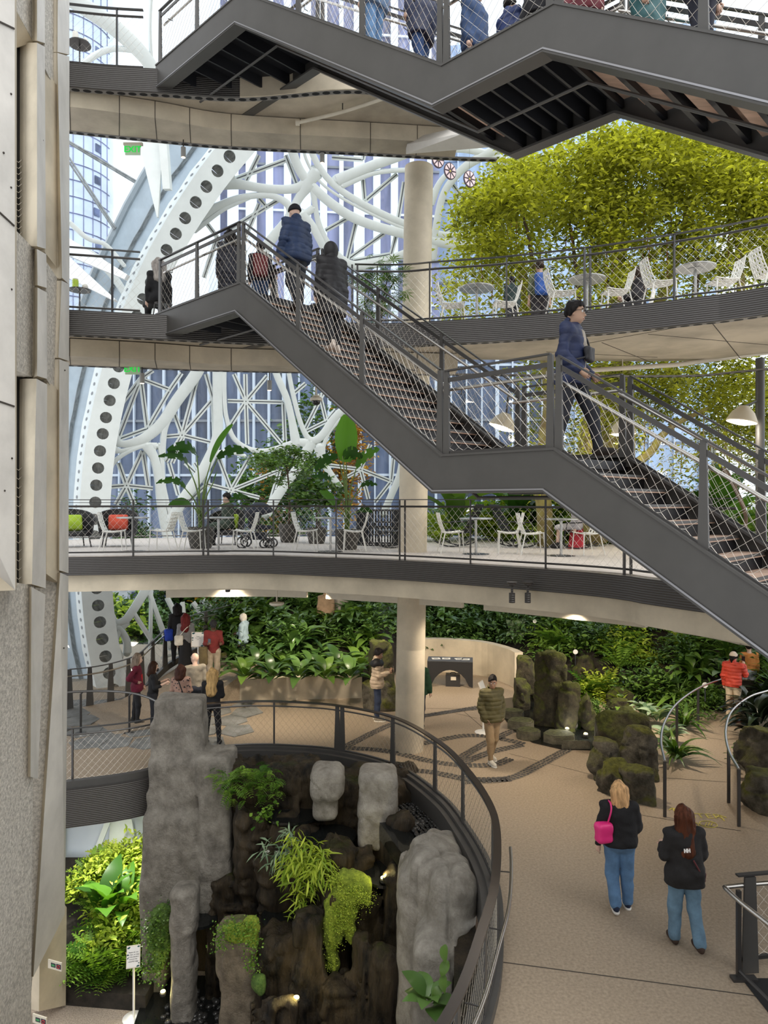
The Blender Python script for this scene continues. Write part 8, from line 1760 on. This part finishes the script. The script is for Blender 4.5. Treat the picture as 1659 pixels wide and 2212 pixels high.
person('seated person with long grey hair behind the walkway railing', st + Vector((-.08, 0, 0)), .5, 1.66, (BLK, 'shirt', .86), (BLK, 'trousers'), hair=((.34, .31, .29), 'long'), h=.02, face=False, seat=.42, leg_r=((.1, 1, -.1), (0, .1, -1)), leg_l=((-.1, 1, -.1), (0, .1, -1)))
# ---- people on the upper terrace
person('child in dark green and navy beside the white chair on the terrace', on(1106, 14.45, L3), .3, 1.18, ((.015, .03, .03), 'jacket', .84), ((.02, .022, .03), 'trousers'), hair=((.02, .013, .01), 'short'), h=.02, face=False)
r, J, T = person('person in grey-green t-shirt and dark shorts wearing a blue backpack', on(1166, 15.1, L3), .05, 1.72, ((.12, .14, .08), 'tee', .88), ((.025, .022, .025), 'shorts'), hair=((.03, .018, .012), 'short'), skin='m', h=.018, face=False); bag('bright blue backpack on the person under the tree', T(0, -.22, 1.20), (.16, .09, .23), cloth((.012, .07, .30), 'nylon'), .05, [[T(.12, -.15, 1.4), T(.13, 0, 1.5), T(.13, .12, 1.3)]], None, 'backpack', .07)
q = on(1378, 14.4, L3); person('seated woman with glasses in black printed hoodie under the tree', q, 1.15, 1.68, ((.014, .013, .016), 'jacket', .84), ((.02, .02, .025), 'trousers'), hair=((.03, .015, .012), 'long'), h=.018, seat=.46, leg_r=((.1, 1, -.05), (0, .1, -1)), leg_l=((-.1, 1, -.05), (0, .1, -1)), arm_r=((.15, .25, -1), (-.3, .8, .0)), arm_l=((-.15, .25, -1), (.3, .8, .0)))
chair(q + Vector((0, 0, 0)), 1.15, 'white cafe chair under the seated woman in black')
# ---- people on the middle terrace
q = at2(492, 18.2, L2); person('person in dark green jacket sitting in the lounge chair by the stroller', q + Vector((0, -.05, 0)), PI - .9, 1.70, ((.03, .045, .03), 'jacket', .84), (BLK, 'trousers'), hair=((.015, .012, .012), 'short'), h=.022, seat=.40, leg_r=((.1, 1, -.1), (0, .1, -1)), leg_l=((-.1, 1, -.1), (0, .1, -1)))
q = at2(1245, 16.6, L2); person('person in red skirt sitting in the rocking chair under the stair', q, LF - .2, 1.66, ((.4, .38, .4), 'shirt', .86), ((.55, .04, .06), 'skirt'), hair=((.03, .02, .015), 'bob'), h=.024, seat=.42, leg_r=((.1, 1, -.1), (0, .1, -1)), leg_l=((-.1, 1, -.1), (0, .1, -1)))
# ---- people on the overhead stairs
def zt(s): return L4 - max(0, min(s, SB) - SA) * TAN1 - max(0, s - SCc) * TAN2
for s_, v_, yw, Hh, tp, lg, lab in ((4.75, .95, UPY, 1.76, ((.10, .16, .26), 'jacket', .84), (JEAN, 'trousers'), 'person in blue jeans and denim jacket on the overhead stairs'), (5.85, .75, UPY, 1.78, ((.014, .02, .055), 'coat', .58), ((.02, .05, .14), 'trousers'), 'person in long navy coat and blue trousers on the overhead stairs'), (6.35, 1.3, UPY + PI, 1.70, ((.03, .06, .14), 'jacket', .82), (JEAN, 'slim'), 'person in blue standing behind the navy coat overhead'),
                                    (7.0, 1.15, -1.0, 1.36, ((.018, .035, .13), 'puffer', .70), (DJEAN, 'trousers'), 'child in blue puffer jacket on the overhead landing'), (7.45, 1.05, -1.4, 1.72, ((.016, .016, .02), 'jacket', .84), ((.09, .07, .06), 'trousers'), 'person in black top on the overhead landing'), (7.9, 1.35, PI, 1.70, ((.12, .02, .03), 'jacket', .84), ((.06, .055, .05), 'trousers'), 'person in dark red top at the end of the overhead landing'),
                                    (8.75, 1.3, UPY + PI, 1.72, ((.02, .10, .11), 'coat', .55), ((.02, .02, .03), 'trousers'), 'person in long teal coat on the lower overhead flight'), (9.45, .95, UPY + PI - .2, 1.78, ((.02, .02, .03), 'jacket', .9), ((.014, .016, .03), 'trousers'), 'person in dark trousers on the lower overhead flight')):
    person(lab, SP(s_, v_, zt(s_) - (.1 if s_ < SB or s_ > SCc else 0)), yw, Hh, tp, lg, h=.02, face=False, leg_r=((.03, .12, -1), (0, -.03, -1)), leg_l=((-.03, -.08, -1), (0, -.12, -1)))
# sloping ramp floor under the visitors at the glazing
A = [W(*q_) for q_ in ((150, 1500, 18.4), (260, 1480, 19.0), (330, 1440, 19.8), (420, 1420, 21.2), (520, 1400, 22.5))]
zr = [.01, .1, .35, .8, 1.05]; mb = MB(); A = [Vector((q.x, q.y + .1, z)) for q, z in zip(A, zr)]; B = [Vector((q.x + 1.9 - .3 * i * 0, q.y - 2.0, z)) for i, (q, z) in enumerate(zip(A, zr))]; n = len(A)
mb.add(A + B + [Vector((q.x, q.y, -.01)) for q in A] + [Vector((q.x, q.y, -.01)) for q in B], [f for i in range(n - 1) for f in ((i, n + i, n + i + 1, i + 1), (n + i, 3 * n + i, 3 * n + i + 1, n + i + 1), (i, i + 1, 2 * n + i + 1, 2 * n + i))]); mb.build('ramp', M_floor, floor1)
